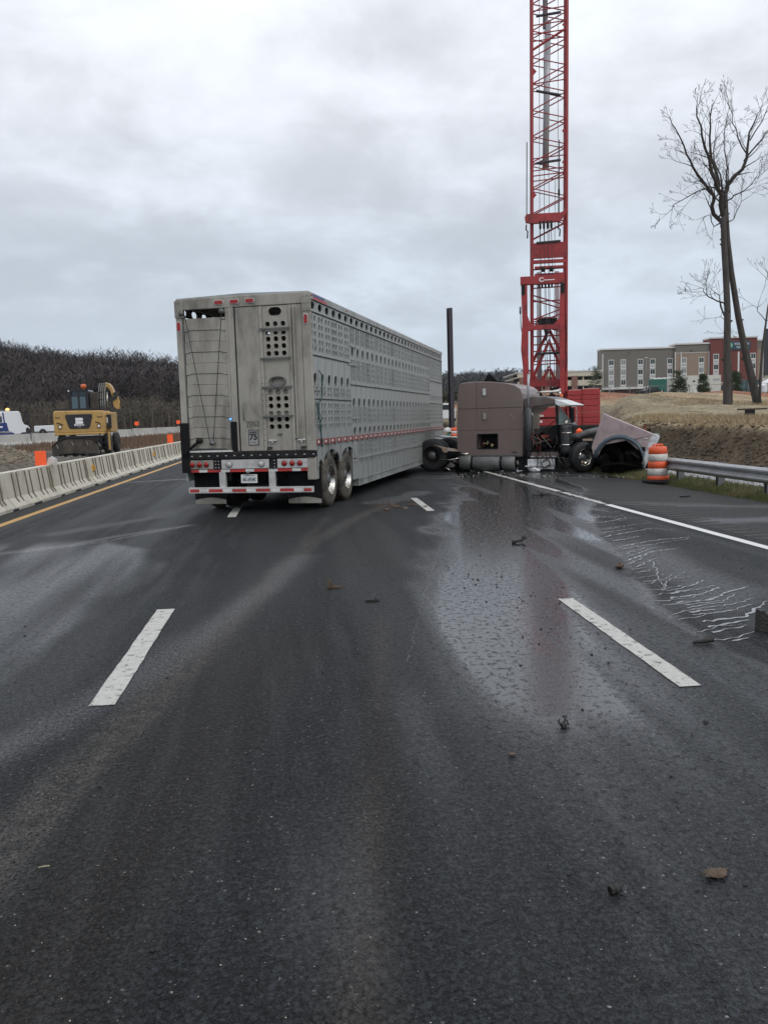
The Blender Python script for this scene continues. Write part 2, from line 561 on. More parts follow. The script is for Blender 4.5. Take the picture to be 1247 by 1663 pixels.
def fbm(x, y, s=0, o=4):
    t, a, n = 0, 0.5, 0
    for i in range(o):
        t = t + a * vnoise(x * 2 ** i, y * 2 ** i, s + i)
        n += a
        a *= 0.5
    return t / n


def sst(a, b, x):
    t = np.clip((x - a) / (b - a), 0, 1)
    return t * t * (3 - 2 * t)


def grid_mesh(name, X, Y, Z, m, smooth=True):
    ny, nx = X.shape
    me = bpy.data.meshes.new(name)
    v = np.stack([X, Y, Z], -1).reshape(-1, 3)
    me.vertices.add(len(v))
    me.vertices.foreach_set('co', v.astype(np.float32).ravel())
    i = np.arange(ny * nx).reshape(ny, nx)
    q = np.stack([i[:-1, :-1], i[:-1, 1:], i[1:, 1:], i[1:, :-1]], -1).reshape(-1, 4)
    me.loops.add(q.size)
    me.loops.foreach_set('vertex_index', q.ravel().astype(np.int32))
    me.polygons.add(len(q))
    me.polygons.foreach_set('loop_start', (np.arange(len(q)) * 4).astype(np.int32))
    me.polygons.foreach_set('use_smooth', np.full(len(q), smooth))
    me.update(calc_edges=True)
    me.validate()
    me.materials.append(m)
    return me


def set_attr(me, name, rgb):
    a = me.color_attributes.new(name, 'FLOAT_COLOR', 'POINT')
    c = np.ones((len(me.vertices), 4), np.float32)
    c[:, :3] = rgb.reshape(-1, 3)
    a.data.foreach_set('color', c.ravel())


def tris_mesh(name, V, Fc, m):
    """V (n,3) and Fc (k,3) numpy -> mesh"""
    me = bpy.data.meshes.new(name)
    me.vertices.add(len(V))
    me.vertices.foreach_set('co', V.astype(np.float32).ravel())
    me.loops.add(Fc.size)
    me.loops.foreach_set('vertex_index', Fc.ravel().astype(np.int32))
    k = Fc.shape[1]
    me.polygons.add(len(Fc))
    me.polygons.foreach_set('loop_start', (np.arange(len(Fc)) * k).astype(np.int32))
    me.update(calc_edges=True)
    me.materials.append(m)
    return me

# structure and objects
# ------------------------------------------------------------------ road sheet with its stains


def seg_dist(X, Y, pts, yscale=1.0):
    d = np.full(X.shape, 1e9)
    for (x0, y0), (x1, y1) in zip(pts[:-1], pts[1:]):
        dx, dy = x1 - x0, y1 - y0
        t = np.clip(((X - x0) * dx + (Y - y0) * dy) / (dx * dx + dy * dy), 0, 1)
        d = np.minimum(d, np.hypot(X - x0 - t * dx, Y - y0 - t * dy))
    return d


def strip(X, Y, pts, w, soft=0.5, jag=0.35, s=0):
    d = seg_dist(X, Y, pts)
    ww = w * (1 + jag * (fbm(X * 2.2, Y * 0.8, s) - 0.5) * 2)
    return 1 - sst(ww * (1 - soft), ww * (1 + soft), d)


ys = [-6.0]
y = -6.0
while y < 1.0:
    y += 0.5
    ys.append(y)
while y < 70:
    y += 0.045 + 0.0065 * max(y, 0)
    ys.append(y)
while y < 260:
    y += 6
    ys.append(y)
xs = np.arange(-6.6, 8.45, 0.06)
X, Y = np.meshgrid(xs, np.array(ys))
Z = np.zeros_like(X)
# ragged outer edge of the shoulder
edge = np.clip((X - 8.1) / 0.35, 0, 1)
Z -= edge * 0.05 * fbm(X * 3, Y * 3, 5)
Lx = np.interp(Y, [0, 2.2, 3.1, 4.4, 6.4, 8.2, 10.4, 15, 20.5, 30], [.38, .41, .49, .61, .95, 1.35, 1.92, 2.98, 4.2, 5.0])
Rx = np.interp(Y, [0, 5, 6.35, 7.4, 9, 11.5, 14.4, 19.4, 24], [3.4, 2.95, 2.94, 3.1, 3.5, 4.1, 5.0, 6.4, 7.0])
jn = (fbm(X * 1.6, Y * 0.7, 11) - 0.5)
wet = sst(-0.75, 0.55, X - Lx + jn * 1.3) * (1 - sst(-0.05, 0.10, X - Rx + jn * 0.35))
lane_n = sst(.28, .72, fbm(X * 2.6, Y * 0.10, 21, 3))
wet *= 0.18 + 0.62 * lane_n * (.6 + .4 * sst(.35, .6, fbm(X * 5.5, Y * .35, 26, 3)))
wet *= 1 + 1.1 * sst(9.5, 13, Y)
wet *= 1 - 0.8 * sst(22, 30, Y)
core = 1 - sst(0.15, 1.0, seg_dist(X, Y, [(4.6, 17.5), (3.4, 13.5), (2.45, 10.3), (1.85, 8.1), (1.6, 6.6), (1.45, 5.0)]) + .7 * jn)
core *= .30 + .70 * sst(2.5, 8.5, Y + 1.5 * jn)
wet = np.clip(wet + core * (.25 + .85 * lane_n) + .6 * sst(11, 15, Y) * wet, 0, 1)
wet *= .50 + .50 * sst(2.5, 5.6, Y)
wet = np.maximum(wet, .16 * sst(.35, .7, fbm(X * 1.7 + 9, Y * .08, 25, 3)) * (np.abs(X) < 5.4))
# left glistening patch: wet film, its glare also painted as pale colour
Le = np.interp(Y, [4.5, 5.7, 6.6, 8.25, 10.7, 12, 13, 14], [-2.3, -2.0, -1.86, -1.75, -1.66, -2.1, -2.7, -3.6])
lw = (1 - sst(-0.35, 0.15, X - Le + jn * 0.9)) * sst(4.9, 5.9, Y + jn) * (1 - sst(12.5, 13.8, Y)) * sst(-5.3, -4.0, X)
lw *= 0.08 + 0.58 * sst(.3, .7, fbm(X * 2.8 + Y * .12, Y * 0.14, 31, 3))
wet_glareL = np.clip(lw, 0, 1)
# tyre tracks of mud
mud = np.maximum(1.0 * strip(X, Y, [(1.89, 17.4), (.96, 14.9), (.16, 12.1), (-.3, 9.5), (-.6, 7.6), (-.85, 6.1), (-1.05, 4.9), (-1.25, 3.6), (-1.4, 2)], 0.13, 0.6),
                 0.8 * strip(X, Y, [(.43, 15.1), (-.17, 10.1), (-.5, 8.4), (-.72, 6.4), (-.95, 5.2), (-1.15, 4.4), (-1.3, 3.4)], 0.09, 0.7, s=3))
mud = np.maximum(mud, 0.45 * strip(X, Y, [(.75, 8), (.54, 6.1), (.35, 4.4), (.23, 3.4), (.12, 2.6), (.0, 1.5)], 0.06, 0.9, 0.8, 7) * sst(0.35, 0.55, fbm(X * 3, Y * 1.2, 71)))
brown = np.maximum(0.85 * strip(X, Y, [(-.3, 6.6), (-.6, 4.8), (-.72, 3.6), (-.85, 2.9), (-1.0, 2)], 0.33, 0.8, 0.4, 9),
                   strip(X, Y, [(.6, 7), (.38, 4.6), (.25, 3.4), (.1, 2)], 0.10, 0.9, 0.6, 14))
brown = np.maximum(brown, 0.7 * strip(X, Y, [(1.2, 17), (.95, 13.5), (.85, 10)], 0.35, 0.8, 0.5, 19))
grey_tr = strip(X, Y, [(0.0, 10.8), (-.35, 8.9), (-.75, 7.4), (-1.1, 6.0), (-1.5, 4.9), (-2.0, 4.0)], 0.16, 0.9, 0.5, 23)
resid = np.maximum.reduce([
    0.55 * strip(X, Y, [(-4.3, 12.1), (-3.45, 12.7), (-2.8, 13.7), (-1.9, 14.7)], 0.11, 0.8, 0.7, 41),
    0.9 * strip(X, Y, [(-3.4, 12.6), (-2.85, 13.2), (-2.2, 14.2), (-1.9, 14.7)], 0.03, 0.6, 0.5, 43),
    0.75 * strip(X, Y, [(-5.4, 26.6), (-3.6, 27.3), (-3.3, 27.8)], 0.18, 0.6, 0.5, 44),
    0.35 * strip(X, Y, [(-4.0, 14.2), (-2.7, 16.2), (-2.3, 18.4)], 0.22, 0.8, 0.7, 45),
    0.75 * strip(X, Y, [(6.3, 12.5), (7.4, 12.3)], 0.28, 0.7, 0.6, 46),
    0.35 * strip(X, Y, [(6.0, 15.5), (7.4, 14.3), (8.2, 13.9)], 0.25, 0.8, 0.6, 47),
    0.5 * strip(X, Y, [(5.0, 14.8), (5.3, 16.5), (5.9, 18.5)], 0.35, 0.8, 0.6, 48) * sst(0.4, 0.6, fbm(X * 4, Y * 2, 72)),
    0.30 * grey_tr])
rim = np.exp(-((X - Rx + jn * 0.35) / 0.07) ** 2) * sst(5.8, 6.6, Y) * (1 - sst(13, 15, Y))
resid = np.maximum(resid, 0.6 * rim * sst(0.35, 0.6, fbm(X * 7, Y * 5, 73)))
oil = np.maximum.reduce([
    strip(X, Y, [(6.4, 22.6), (5.9, 21.4), (5.1, 19.3), (4.6, 18.2), (3.8, 15.0), (3.5, 13.2)], 0.42, 0.7, 0.9, 51) * (0.6 + 0.4 * sst(15, 19, Y)),
    0.8 * strip(X, Y, [(2.6, 24.6), (7.4, 22.6), (8.6, 21.1)], 0.55, 0.7, 0.5, 52),
    0.55 * strip(X, Y, [(4.1, 10.4), (4.0, 8.6), (3.9, 7.6), (3.5, 7.1)], 0.35, 0.8, 0.5, 53),
    0.75 * strip(X, Y, [(2.6, 19.4), (1.9, 17.9), (1.5, 17.4)], 0.3, 0.6, 0.8, 54)])
should = sst(5.75, 5.95, X) + 0.9 * (1 - sst(-5.5, -5.3, X))
crane_refl = strip(X, Y, [(1.93, 7.5), (1.75, 6.6), (1.68, 5.9)], 0.06, 0.9, 0.6, 61)  # the crane's red reflection, painted onto the road
lane_dark = 0.5 * np.exp(-((X - 0.55 + 1.81) / .0 if False else (X + 3.3)) ** 2 / 0.6)
st1 = np.stack([np.clip(wet, 0, 1), np.clip(mud, 0, 1), np.clip(resid, 0, 1)], -1)
st2 = np.stack([np.clip(oil, 0, 1), np.clip(should, 0, 1), np.clip(crane_refl, 0, 1)], -1)
st3 = np.stack([np.clip(brown, 0, 1), np.clip(wet_glareL, 0, 1), np.clip(grey_tr, 0, 1)], -1)


def road_material():
    m = bpy.data.materials.new('wet_asphalt')
    m.use_nodes = True
    N, L = m.node_tree.nodes, m.node_tree.links
    b = N['Principled BSDF']
    t = N.new('ShaderNodeTexCoord')

    def mt(op, a, b_=None, clamp=False, c=None):
        n = N.new('ShaderNodeMath')
        n.operation = op
        n.use_clamp = clamp
        for i, v in enumerate((a, b_, c)):
            if v is None:
                continue
            if isinstance(v, (int, float)):
                n.inputs[i].default_value = v
            else:
                L.new(v, n.inputs[i])
        return n.outputs[0]

    def noise(sc, det=4, rough=0.6, stretch=(1, 1, 1), dist=0):
        mp = N.new('ShaderNodeMapping')
        mp.inputs['Scale'].default_value = stretch
        L.new(t.outputs['Object'], mp.inputs[0])
        n = N.new('ShaderNodeTexNoise')
        n.inputs['Scale'].default_value = sc
        n.inputs['Detail'].default_value = det
        n.inputs['Roughness'].default_value = rough
        n.inputs['Distortion'].default_value = dist
        L.new(mp.outputs[0], n.inputs['Vector'])
        return n.outputs['Fac']

    def mr(v, a, b_, c=0.0, d=1.0, sm=True):
        n = N.new('ShaderNodeMapRange')
        if sm:
            n.interpolation_type = 'SMOOTHSTEP'
        for k, x in zip(('From Min', 'From Max', 'To Min', 'To Max'), (a, b_, c, d)):
            n.inputs[k].default_value = x
        L.new(v, n.inputs['Value'])
        return n.outputs[0]

    def mix(f, a, b_):
        n = N.new('ShaderNodeMix')
        n.data_type = 'RGBA'
        L.new(f, n.inputs['Factor'])
        for k, v in (('A', a), ('B', b_)):
            if isinstance(v, tuple):
                n.inputs[k].default_value = (*v, 1)
            else:
                L.new(v, n.inputs[k])
        return n.outputs['Result']

    def attr(nm):
        a = N.new('ShaderNodeAttribute')
        a.attribute_name = nm
        s = N.new('ShaderNodeSeparateColor')
        L.new(a.outputs['Color'], s.inputs[0])
        return s.outputs
    wetA, mudA, resA = attr('stain')
    oilA, shA, crane_reflA = attr('stain2')
    brA, wet_glareA, gtA = attr('stain3')
    fine = noise(55, 5, 0.7)
    mid = noise(9, 6, 0.65)
    big = noise(0.9, 5, 0.6, (1, 0.35, 1))
    streak = noise(4.0, 5, 0.6, (1.4, 0.12, 1), 0.2)
    vor = N.new('ShaderNodeTexVoronoi')
    vor.inputs['Scale'].default_value = 58
    L.new(t.outputs['Object'], vor.inputs['Vector'])
    vs = N.new('ShaderNodeSeparateColor')
    L.new(vor.outputs['Color'], vs.inputs[0])
    # aggregate: every stone its own grey, a few pale ones
    base = mix(vs.outputs[0], (0.002, 0.0028, 0.0034), (0.023, 0.027, 0.031))
    base = mix(mr(mid, 0.35, 0.7, 0, 0.35), base, (0.014, 0.0165, 0.019))
    base = mix(mr(big, 0.4, 0.65, 0, 0.3), base, (0.030, 0.034, 0.038))
    pale = mt('MULTIPLY', mr(vs.outputs[1], 0.93, 0.97), mr(vor.outputs['Distance'], 0.25, 0.45, 1, 0))
    base = mix(mt('MULTIPLY', pale, mr(mid, 0.45, 0.6)), base, (0.26, 0.25, 0.23))
    tan = mt('MULTIPLY', mr(noise(30, 3), 0.68, 0.74), mr(noise(2.3, 3), 0.52, 0.62, 0, 0.7))
    base = mix(tan, base, (0.13, 0.10, 0.06))
    base = mix(mt('MULTIPLY', shA, 0.6), base, (0.070, 0.071, 0.068))
    base = mix(mt('MULTIPLY', brA, mr(fine, 0.3, 0.6, 0.25, 0.85)), base, (0.019, 0.015, 0.011))
    base = mix(mt('MULTIPLY', mudA, mr(mid, 0.3, 0.6, 0.2, 0.8)), base, (0.075, 0.068, 0.060))
    base = mix(mt('MULTIPLY', wet_glareA, mr(fine, 0.3, 0.65, 0.25, 0.55)), base, (0.085, 0.088, 0.10))  # pale blue-grey stands in for glare on the left wet patch
    base = mix(mt('MULTIPLY', resA, mr(fine, 0.3, 0.6, 0.4, 1.0)), base, (0.26, 0.26, 0.28))
    base = mix(mt('MULTIPLY', oilA, mr(mid, 0.3, 0.55, 0.4, 0.95)), base, (0.010, 0.010, 0.011))
    base = mix(mt('MULTIPLY', crane_reflA, 0.6), base, (0.09, 0.015, 0.015))  # red reflection of the crane mixed into the asphalt colour
    wetm = wetA
    base = mix(mt('MULTIPLY', wetm, 0.6), base, (0.009, 0.010, 0.012))
    deep = mr(noise(60, 2, 0.6, (1, .75, 1)), 0.38, 0.49, 0.12, 1.0)
    vmd = N.new('ShaderNodeVectorMath')
    vmd.operation = 'SCALE'
    L.new(base, vmd.inputs[0])
    L.new(deep, vmd.inputs['Scale'])
    L.new(vmd.outputs[0], b.inputs['Base Color'])
    film = mt('MAXIMUM', wetm, mt('MULTIPLY', wet_glareA, 0.85))
    film = mt('MAXIMUM', film, mt('MULTIPLY', oilA, 0.75))
    film = mr(film, 0.0, 0.85, 0.0, 1.0, False)
    film = mt('MULTIPLY', film, mr(noise(22, 5, 0.75, (1.0, 0.7, 1)), 0.36, 0.50, 0.34, 1.0))
    damp = mr(streak, 0.40, 0.70, 0.0, 0.12)
    film = mt('MAXIMUM', film, mt('MULTIPLY', damp, mt('SUBTRACT', 1.0, shA)))
    rough = mt('SUBTRACT', 0.62, mt('MULTIPLY', film, 0.53), True)
    L.new(rough, b.inputs['Roughness'])
    L.new(mt('ADD', 0.20, mt('MULTIPLY', film, 0.68)), b.inputs['Specular IOR Level'])
    pits = mr(noise(38, 3, 0.75, (1, .8, 1)), 0.40, 0.53)
    hgt = mt('ADD', mt('MULTIPLY', mr(vor.outputs['Distance'], 0.0, 0.6, 1, 0, False), 0.5), mt('MULTIPLY', pits, 1.3))
    hgt = mt('ADD', hgt, mt('MULTIPLY', mid, 0.5))
    bp = N.new('ShaderNodeBump')
    bp.inputs['Distance'].default_value = 0.010
    L.new(mt('SUBTRACT', 1.0, mt('MULTIPLY', film, 0.97)), bp.inputs['Strength'])
    L.new(hgt, bp.inputs['Height'])
    L.new(bp.outputs[0], b.inputs['Normal'])
    return m


me = grid_mesh('road', X, Y, Z, road_material())
set_attr(me, 'stain', st1)
set_attr(me, 'stain2', st2)
set_attr(me, 'stain3', st3)
road = bpy.data.objects.new('road', me)
COL.objects.link(road)
tag(road, kind='structure')


def marking(name, pts_l, pts_r, m, z=0.005, jit=0.004, step=0.12):
    """a painted strip between two parallel edges with slightly ragged sides"""
    (xa, ya), (xb, yb) = pts_l
    (xc, yc), (xd, yd) = pts_r
    n = max(2, int(math.hypot(xb - xa, yb - ya) / step))
    vs, fs = [], []
    for i in range(n + 1):
        k = i / n
        j1, j2 = random.uniform(-jit, jit), random.uniform(-jit, jit)
        vs.append((xa + (xb - xa) * k + j1, ya + (yb - ya) * k, z))
        vs.append((xc + (xd - xc) * k + j2, yc + (yd - yc) * k, z))
    fs = [(2 * i, 2 * i + 1, 2 * i + 3, 2 * i + 2) for i in range(n)]
    o = MB().add(vs, fs).build(name, m)
    return tag(o, kind='structure')


for y0 in (5.27, 15.70, 26.1, 36.5, 47, 57.4):
    marking('lane_dash', [(-1.34, y0), (-1.36, y0 + 2.73)], [(-1.18, y0), (-1.20, y0 + 2.73)], M['paint_w'])
for y0 in (4.96, 15.42, 25.9, 36.3, 46.7):
    marking('lane_dash', [(2.27, y0), (2.31, y0 + 2.64)], [(2.41, y0), (2.45, y0 + 2.64)], M['paint_w'])
marking('edge_line_white', [(5.53, -5), (5.53, 15.3)], [(5.67, -5), (5.67, 15.3)], M['paint_w2'], step=0.4)
marking('edge_line_white', [(5.55, 15.45), (5.55, 18.1)], [(5.67, 15.45), (5.67, 18.1)], M['paint_w'], jit=0.03)
marking('edge_line_white', [(5.53, 18.3), (5.53, 60)], [(5.67, 18.3), (5.67, 60)], M['paint_w'], jit=0.02, step=0.3)
marking('edge_line_yellow', [(-5.42, -5), (-5.42, 75)], [(-5.25, -5), (-5.25, 75)], M['paint_y'], step=0.4)

# rumble strip grooves milled beside the white line (shallow dark slots)
rb = MB()
for i in range(62):
    y0 = 7.2 + i * 0.3
    rb.box(5.85, 6.25, y0, y0 + 0.13, 0.0005, 0.003)
tag(rb.build('rumble_strip', mat('rumble_groove', (0.035, 0.034, 0.033), 0.9)), kind='structure')

# dried runoff lines: thin crusts of spilled liquid on the asphalt
RUN = [[(4.4, 12.04), (4.97, 12.44), (5.37, 12.62)], [(4.09, 11.33), (5.06, 11.96), (5.25, 11.61)], [(3.97, 10.43), (4.57, 10.81), (5.18, 10.98)],
       [(3.92, 10.19), (4.68, 10.66), (5.15, 10.87)], [(3.77, 9.65), (4.2, 10.1), (4.4, 10.25)], [(3.7, 9.44), (4.21, 9.95), (4.69, 10.16)],
       [(3.59, 8.97), (4.0, 9.45), (4.13, 9.54)], [(3.51, 8.68), (3.74, 8.85)], [(3.36, 7.72), (3.64, 8.22), (3.96, 8.56), (4.26, 8.71)],
       [(3.37, 8.19), (3.6, 8.27), (3.83, 8.52)], [(3.4, 7.71), (3.75, 7.9), (3.99, 8.17)], [(3.36, 7.58), (3.68, 7.7), (3.98, 7.87)],
       [(3.29, 7.4), (3.66, 7.53), (3.97, 7.78)], [(3.26, 7.24), (3.58, 7.25), (3.95, 7.57), (4.25, 7.74)], [(3.26, 6.99), (3.63, 7.13), (3.95, 7.46)],
       [(3.25, 6.92), (3.64, 7.02), (4.05, 7.27)], [(3.19, 6.72), (3.56, 6.82), (3.91, 7.06)], [(3.16, 6.51), (3.57, 6.59), (4.07, 7.13)],
       [(3.12, 6.31), (3.44, 6.44), (3.59, 6.52)], [(3.09, 6.16), (3.49, 6.35)], [(3.91, 9.25), (3.64, 8.47), (3.39, 7.71)],
       [(5.1, 14.89), (5.21, 14.11), (5.46, 14.22)], [(4.83, 13.96), (4.99, 13.26), (5.42, 13.19)], [(4.34, 12.82), (4.65, 12.87), (5.23, 13.35)],
       [(4.6, 13.3), (4.9, 13.7)], [(4.2, 11.7), (4.9, 12.1)], [(4.05, 10.9), (4.6, 11.25)], [(3.85, 9.9), (4.3, 10.3)], [(3.62, 9.2), (3.95, 9.6)],
       [(3.22, 6.85), (3.5, 6.9)], [(3.3, 7.1), (3.7, 7.2)], [(3.1, 5.9), (3.3, 6.0)], [(6.6, 14.6), (7.3, 14.5), (8.0, 13.7)]]
_rg = random.Random(51)
for _i in range(34):
    _y = 6.0 + _i * .26 + _rg.uniform(-.1, .1)
    _x = float(np.interp(_y, [5, 6.35, 7.4, 9, 11.5, 14.4, 19.4], [2.95, 2.98, 3.15, 3.55, 4.15, 5.05, 6.4]))
    _l = _rg.uniform(.15, .75)
    RUN.append([(_x, _y), (_x + _l * .5, _y + _l * .16 + _rg.uniform(-.03, .05)), (_x + _l, _y + _l * .36 + _rg.uniform(-.04, .06))])
THIN = [[(2.6, 14.2), (2.26, 12.75), (1.96, 10.93), (1.73, 10.48), (1.37, 10.1), (.95, 9.57), (.44, 9.13)],
        [(2.17, 12.78), (1.39, 9.25), (.97, 7.23), (.68, 5.77)]]
rm = MB()
rr = random.Random(4)
for li, line in enumerate(RUN + THIN):
    thin = li >= len(RUN)
    pts = []
    for (a, b), (c, d) in zip(line[:-1], line[1:]):
        n = max(2, int(math.hypot(c - a, d - b) / 0.045))
        for i in range(n):
            k = i / n
            pts.append((a + (c - a) * k + rr.gauss(0, 0.008), b + (d - b) * k + rr.gauss(0, 0.014)))
    w0 = 0.0025 if thin else (rr.uniform(0.010, 0.020) if li < 33 else rr.uniform(0.005, 0.011)) * (.45 if li in (8, 20) else 1)
    vs = []
    for i, (a, b) in enumerate(pts):
        q = pts[min(i + 1, len(pts) - 1)]
        p = pts[max(i - 1, 0)]
        dx, dy = q[0] - p[0], q[1] - p[1]
        l = math.hypot(dx, dy) or 1
        w = w0 * (1.0 - 0.5 * i / len(pts)) * rr.uniform(0.3, 1.4)
        if thin and rr.random() < 0.35:
            w *= 0.15
        vs += [(a - dy / l * w, b + dx / l * w, 0.0035), (a + dy / l * w, b - dx / l * w, 0.0035)]
    rm.add(vs, [(2 * i, 2 * i + 1, 2 * i + 3, 2 * i + 2) for i in range(len(pts) - 1)])
tag(rm.build('dried_runoff', M['residue']), 'pale dried runoff lines fanning across the right lane asphalt', 'spill', kind='stuff')

# ------------------------------------------------------------------ terrain
FB = [(-27.5, 33.5), (-21.8, 63), (-14, 103), (-4, 160)]      # far barrier line


def terr_h(X, Y):
    h = np.zeros_like(X) - 0.06
    # left median
    l = sst(-6.2, -9.5, X)
    h = h + l * (0.46 + 0.004 * np.clip(Y - 35, 0, 200))
    h += l * 0.10 * (fbm(X * 0.6, Y * 0.6, 3) - 0.4)
    md = np.exp(-(((X + 11.2) / 1.9) ** 2 + ((Y - 29.5) / 3.2) ** 2))
    h += md * (1.15 + 0.5 * (fbm(X * 1.6, Y * 1.6, 8) - 0.5))
    # right side
    verge = sst(8.3, 9.0, X)
    h += verge * 0.18 + 0.05 * sst(9.2, 11.0, X)
    edge = 11.6 + 0.9 * (fbm(Y * 0.35, Y * 0.0 + 3, 12) - 0.5) + 0.5 * (fbm(X * 0.9, Y * 1.5, 13) - 0.5)
    bank = sst(-0.75, 0.75, X - edge)
    r = np.clip((Y - 20) * 0.022, 0, 12)
    top = 0.86 + r + 0.55 * (fbm(X * 0.22, Y * 0.22, 15) - 0.5) + 0.12 * fbm(X * 1.2, Y * 1.2, 16)
    h += bank * top
    flat = np.exp(-(((X - 15.5) / 4.5) ** 4 + ((Y - 52) / 9.0) ** 4))
    h = h * (1 - flat) + flat * 0.35
    low = sst(.395, .345, X / np.maximum(Y, 1)) * sst(23, 29, Y) * (1 - sst(62, 85, Y)) * (X > 8.2)
    h = h * (1 - low) + low * .12
    far = sst(60, 90, Y) * sst(-10, 5, X) * (1 - sst(9, 11, X))
    h += far * 1.6
    for cx, cy, a, sx, sy in ((22, 56, 0.9, 4.5, 4), (19.5, 43, 0.45, 2.6, 3), (31, 70, 1.0, 7, 5), (17.5, 66, 1.2, 4, 4),
                              (34, 92, 0.9, 9, 5), (48, 96, 0.7, 10, 5), (70, 96, 0.6, 12, 5), (26, 94, 1.0, 6, 5)):
        h += a * np.exp(-(((X - cx) / sx) ** 2 + ((Y - cy) / sy) ** 2)) * (0.7 + 0.6 * fbm(X * 0.5, Y * 0.5, 17))
    # wooded hills
    ridge = np.interp(X, [-600, -300, -130, -112, -99, -88, -66, -45, -10, 60, 120], [30, 26, 21, 21.5, 20, 17.5, 15, 12.5, 8, 2, 0])
    hill = sst(190, 345, Y) * (1 - sst(400, 560, Y)) * ridge
    h += hill
    r2 = np.interp(X, [-400, 0, 100, 163, 205, 240, 300, 420, 600], [4, 8, 13.5, 15, 16.5, 14, 8, 3, 0])
    h += sst(620, 880, Y) * r2
    return h


gx = np.unique(np.concatenate([np.arange(-2200, -130, 60.), np.arange(-130, -30, 3.), np.arange(-30, -16, 0.8), np.arange(-16, -5.8, 0.22),
                               np.arange(-5.8, 8.2, 2.0), np.arange(8.0, 15, 0.13), np.arange(15, 30, 0.35), np.arange(30, 80, 1.5),
                               np.arange(80, 340, 8.), np.arange(340, 2300, 90.)]))
gy = np.unique(np.concatenate([np.arange(-120, 4, 6.), np.arange(4, 36, 0.25), np.arange(36, 110, 0.8), np.arange(110, 440, 6.), np.arange(440, 1000, 25.),
                               np.arange(1000, 4200, 160.)]))
X, Y = np.meshgrid(gx, gy)
Z = terr_h(X, Y)
# soil colour where the soil changes
C = np.zeros(X.shape + (3,)) + np.array([0.13, 0.11, 0.085])


def blend(mask, col):
    global C
    C = C * (1 - mask[..., None]) + np.array(col) * mask[..., None]


n_ = fbm(X * 0.5, Y * 0.5, 33)
blend((X < -5.5) * (Y < 300) * 1.0, (0.115, 0.11, 0.10))
blend(sst(42, 55, Y) * (X < -6) * (X > -40), (0.13, 0.085, 0.055))
dFB = seg_dist(X, Y, FB)
fbx = np.interp(Y, [p[1] for p in FB], [p[0] for p in FB])
blend(((X > fbx) & (X < fbx + 3.6) & (Y > 30) & (Y < 170)) * 1.0, (0.12, 0.125, 0.125))
blend(((X < fbx) & (Y > 30) & (Y < 190)) * 1.0, (0.10, 0.10, 0.10))
blend(np.exp(-(((X + 11.2) / 2.6) ** 2 + ((Y - 29.5) / 4.2) ** 2)), (0.19, 0.155, 0.11))
blend((X > 8.2) * 1.0, (0.11, 0.105, 0.055))
blend(sst(9.25, 9.5, X), (0.22, 0.22, 0.21))
edge = 11.6 + 0.9 * (fbm(Y * 0.35, Y * 0.0 + 3, 12) - 0.5) + 0.5 * (fbm(X * 0.9, Y * 1.5, 13) - 0.5)
blend(sst(-1.0, -0.7, X - edge), (0.10, 0.077, 0.052))
blend(sst(0.3, 0.6, X - edge) * (1.0), (0.30, 0.235, 0.15))
blend(sst(0.3, 0.6, X - edge) * sst(29, 34, Y + 3 * n_) * (1 - sst(22, 30, X - 0.1 * (Y - 40) + 6 * n_)), (0.27, 0.23, 0.155))
blend(sst(36, 40, Y) * (X > 8.5) * (X < 20) * (Y < 62), (0.26, 0.22, 0.15))
blend(sst(.39, .35, X / np.maximum(Y, 1)) * sst(23, 27, Y) * (X > 8.4) * (Y < 80), (0.19, 0.155, 0.11))
blend(sst(88, 96, Y + 8 * n_) * (X > 9) * (1 - sst(112, 120, Y)), (0.24, 0.115, 0.07))
blend(sst(112, 120, Y) * (X > 9) * (Y < 400), (0.15, 0.12, 0.085))
blend(sst(185, 230, Y) * sst(30, 5, X), (0.055, 0.045, 0.04))
blend(sst(550, 650, Y), (0.045, 0.04, 0.04))


def terrain_material():
    m = bpy.data.materials.new('soil_and_grass')
    m.use_nodes = True
    N, L = m.node_tree.nodes, m.node_tree.links
    b = N['Principled BSDF']
    b.inputs['Roughness'].default_value = 0.95
    b.inputs['Specular IOR Level'].default_value = 0.15
    a = N.new('ShaderNodeAttribute')
    a.attribute_name = 'soil'
    t = N.new('ShaderNodeTexCoord')
    o = a.outputs['Color']
    for sc, amp in ((0.8, 0.35), (4.5, 0.45), (24, 0.35)):
        n = N.new('ShaderNodeTexNoise')
        n.inputs['Scale'].default_value = sc
        n.inputs['Detail'].default_value = 6
        n.inputs['Roughness'].default_value = 0.65
        L.new(t.outputs['Object'], n.inputs['Vector'])
        r = N.new('ShaderNodeMapRange')
        r.inputs['From Min'].default_value = 0.3
        r.inputs['From Max'].default_value = 0.7
        r.inputs['To Min'].default_value = 1 - amp
        r.inputs['To Max'].default_value = 1 + amp
        L.new(n.outputs['Fac'], r.inputs['Value'])
        v = N.new('ShaderNodeVectorMath')
        v.operation = 'SCALE'
        L.new(o, v.inputs[0])
        L.new(r.outputs[0], v.inputs['Scale'])
        o = v.outputs[0]
    L.new(o, b.inputs['Base Color'])
    n = N.new('ShaderNodeTexNoise')
    n.inputs['Scale'].default_value = 9
    n.inputs['Detail'].default_value = 8
    n.inputs['Roughness'].default_value = 0.7
    L.new(t.outputs['Object'], n.inputs['Vector'])
    bp = N.new('ShaderNodeBump')
    bp.inputs['Strength'].default_value = 0.9
    bp.inputs['Distance'].default_value = 0.08
    L.new(n.outputs['Fac'], bp.inputs['Height'])
    L.new(bp.outputs[0], b.inputs['Normal'])
    return m


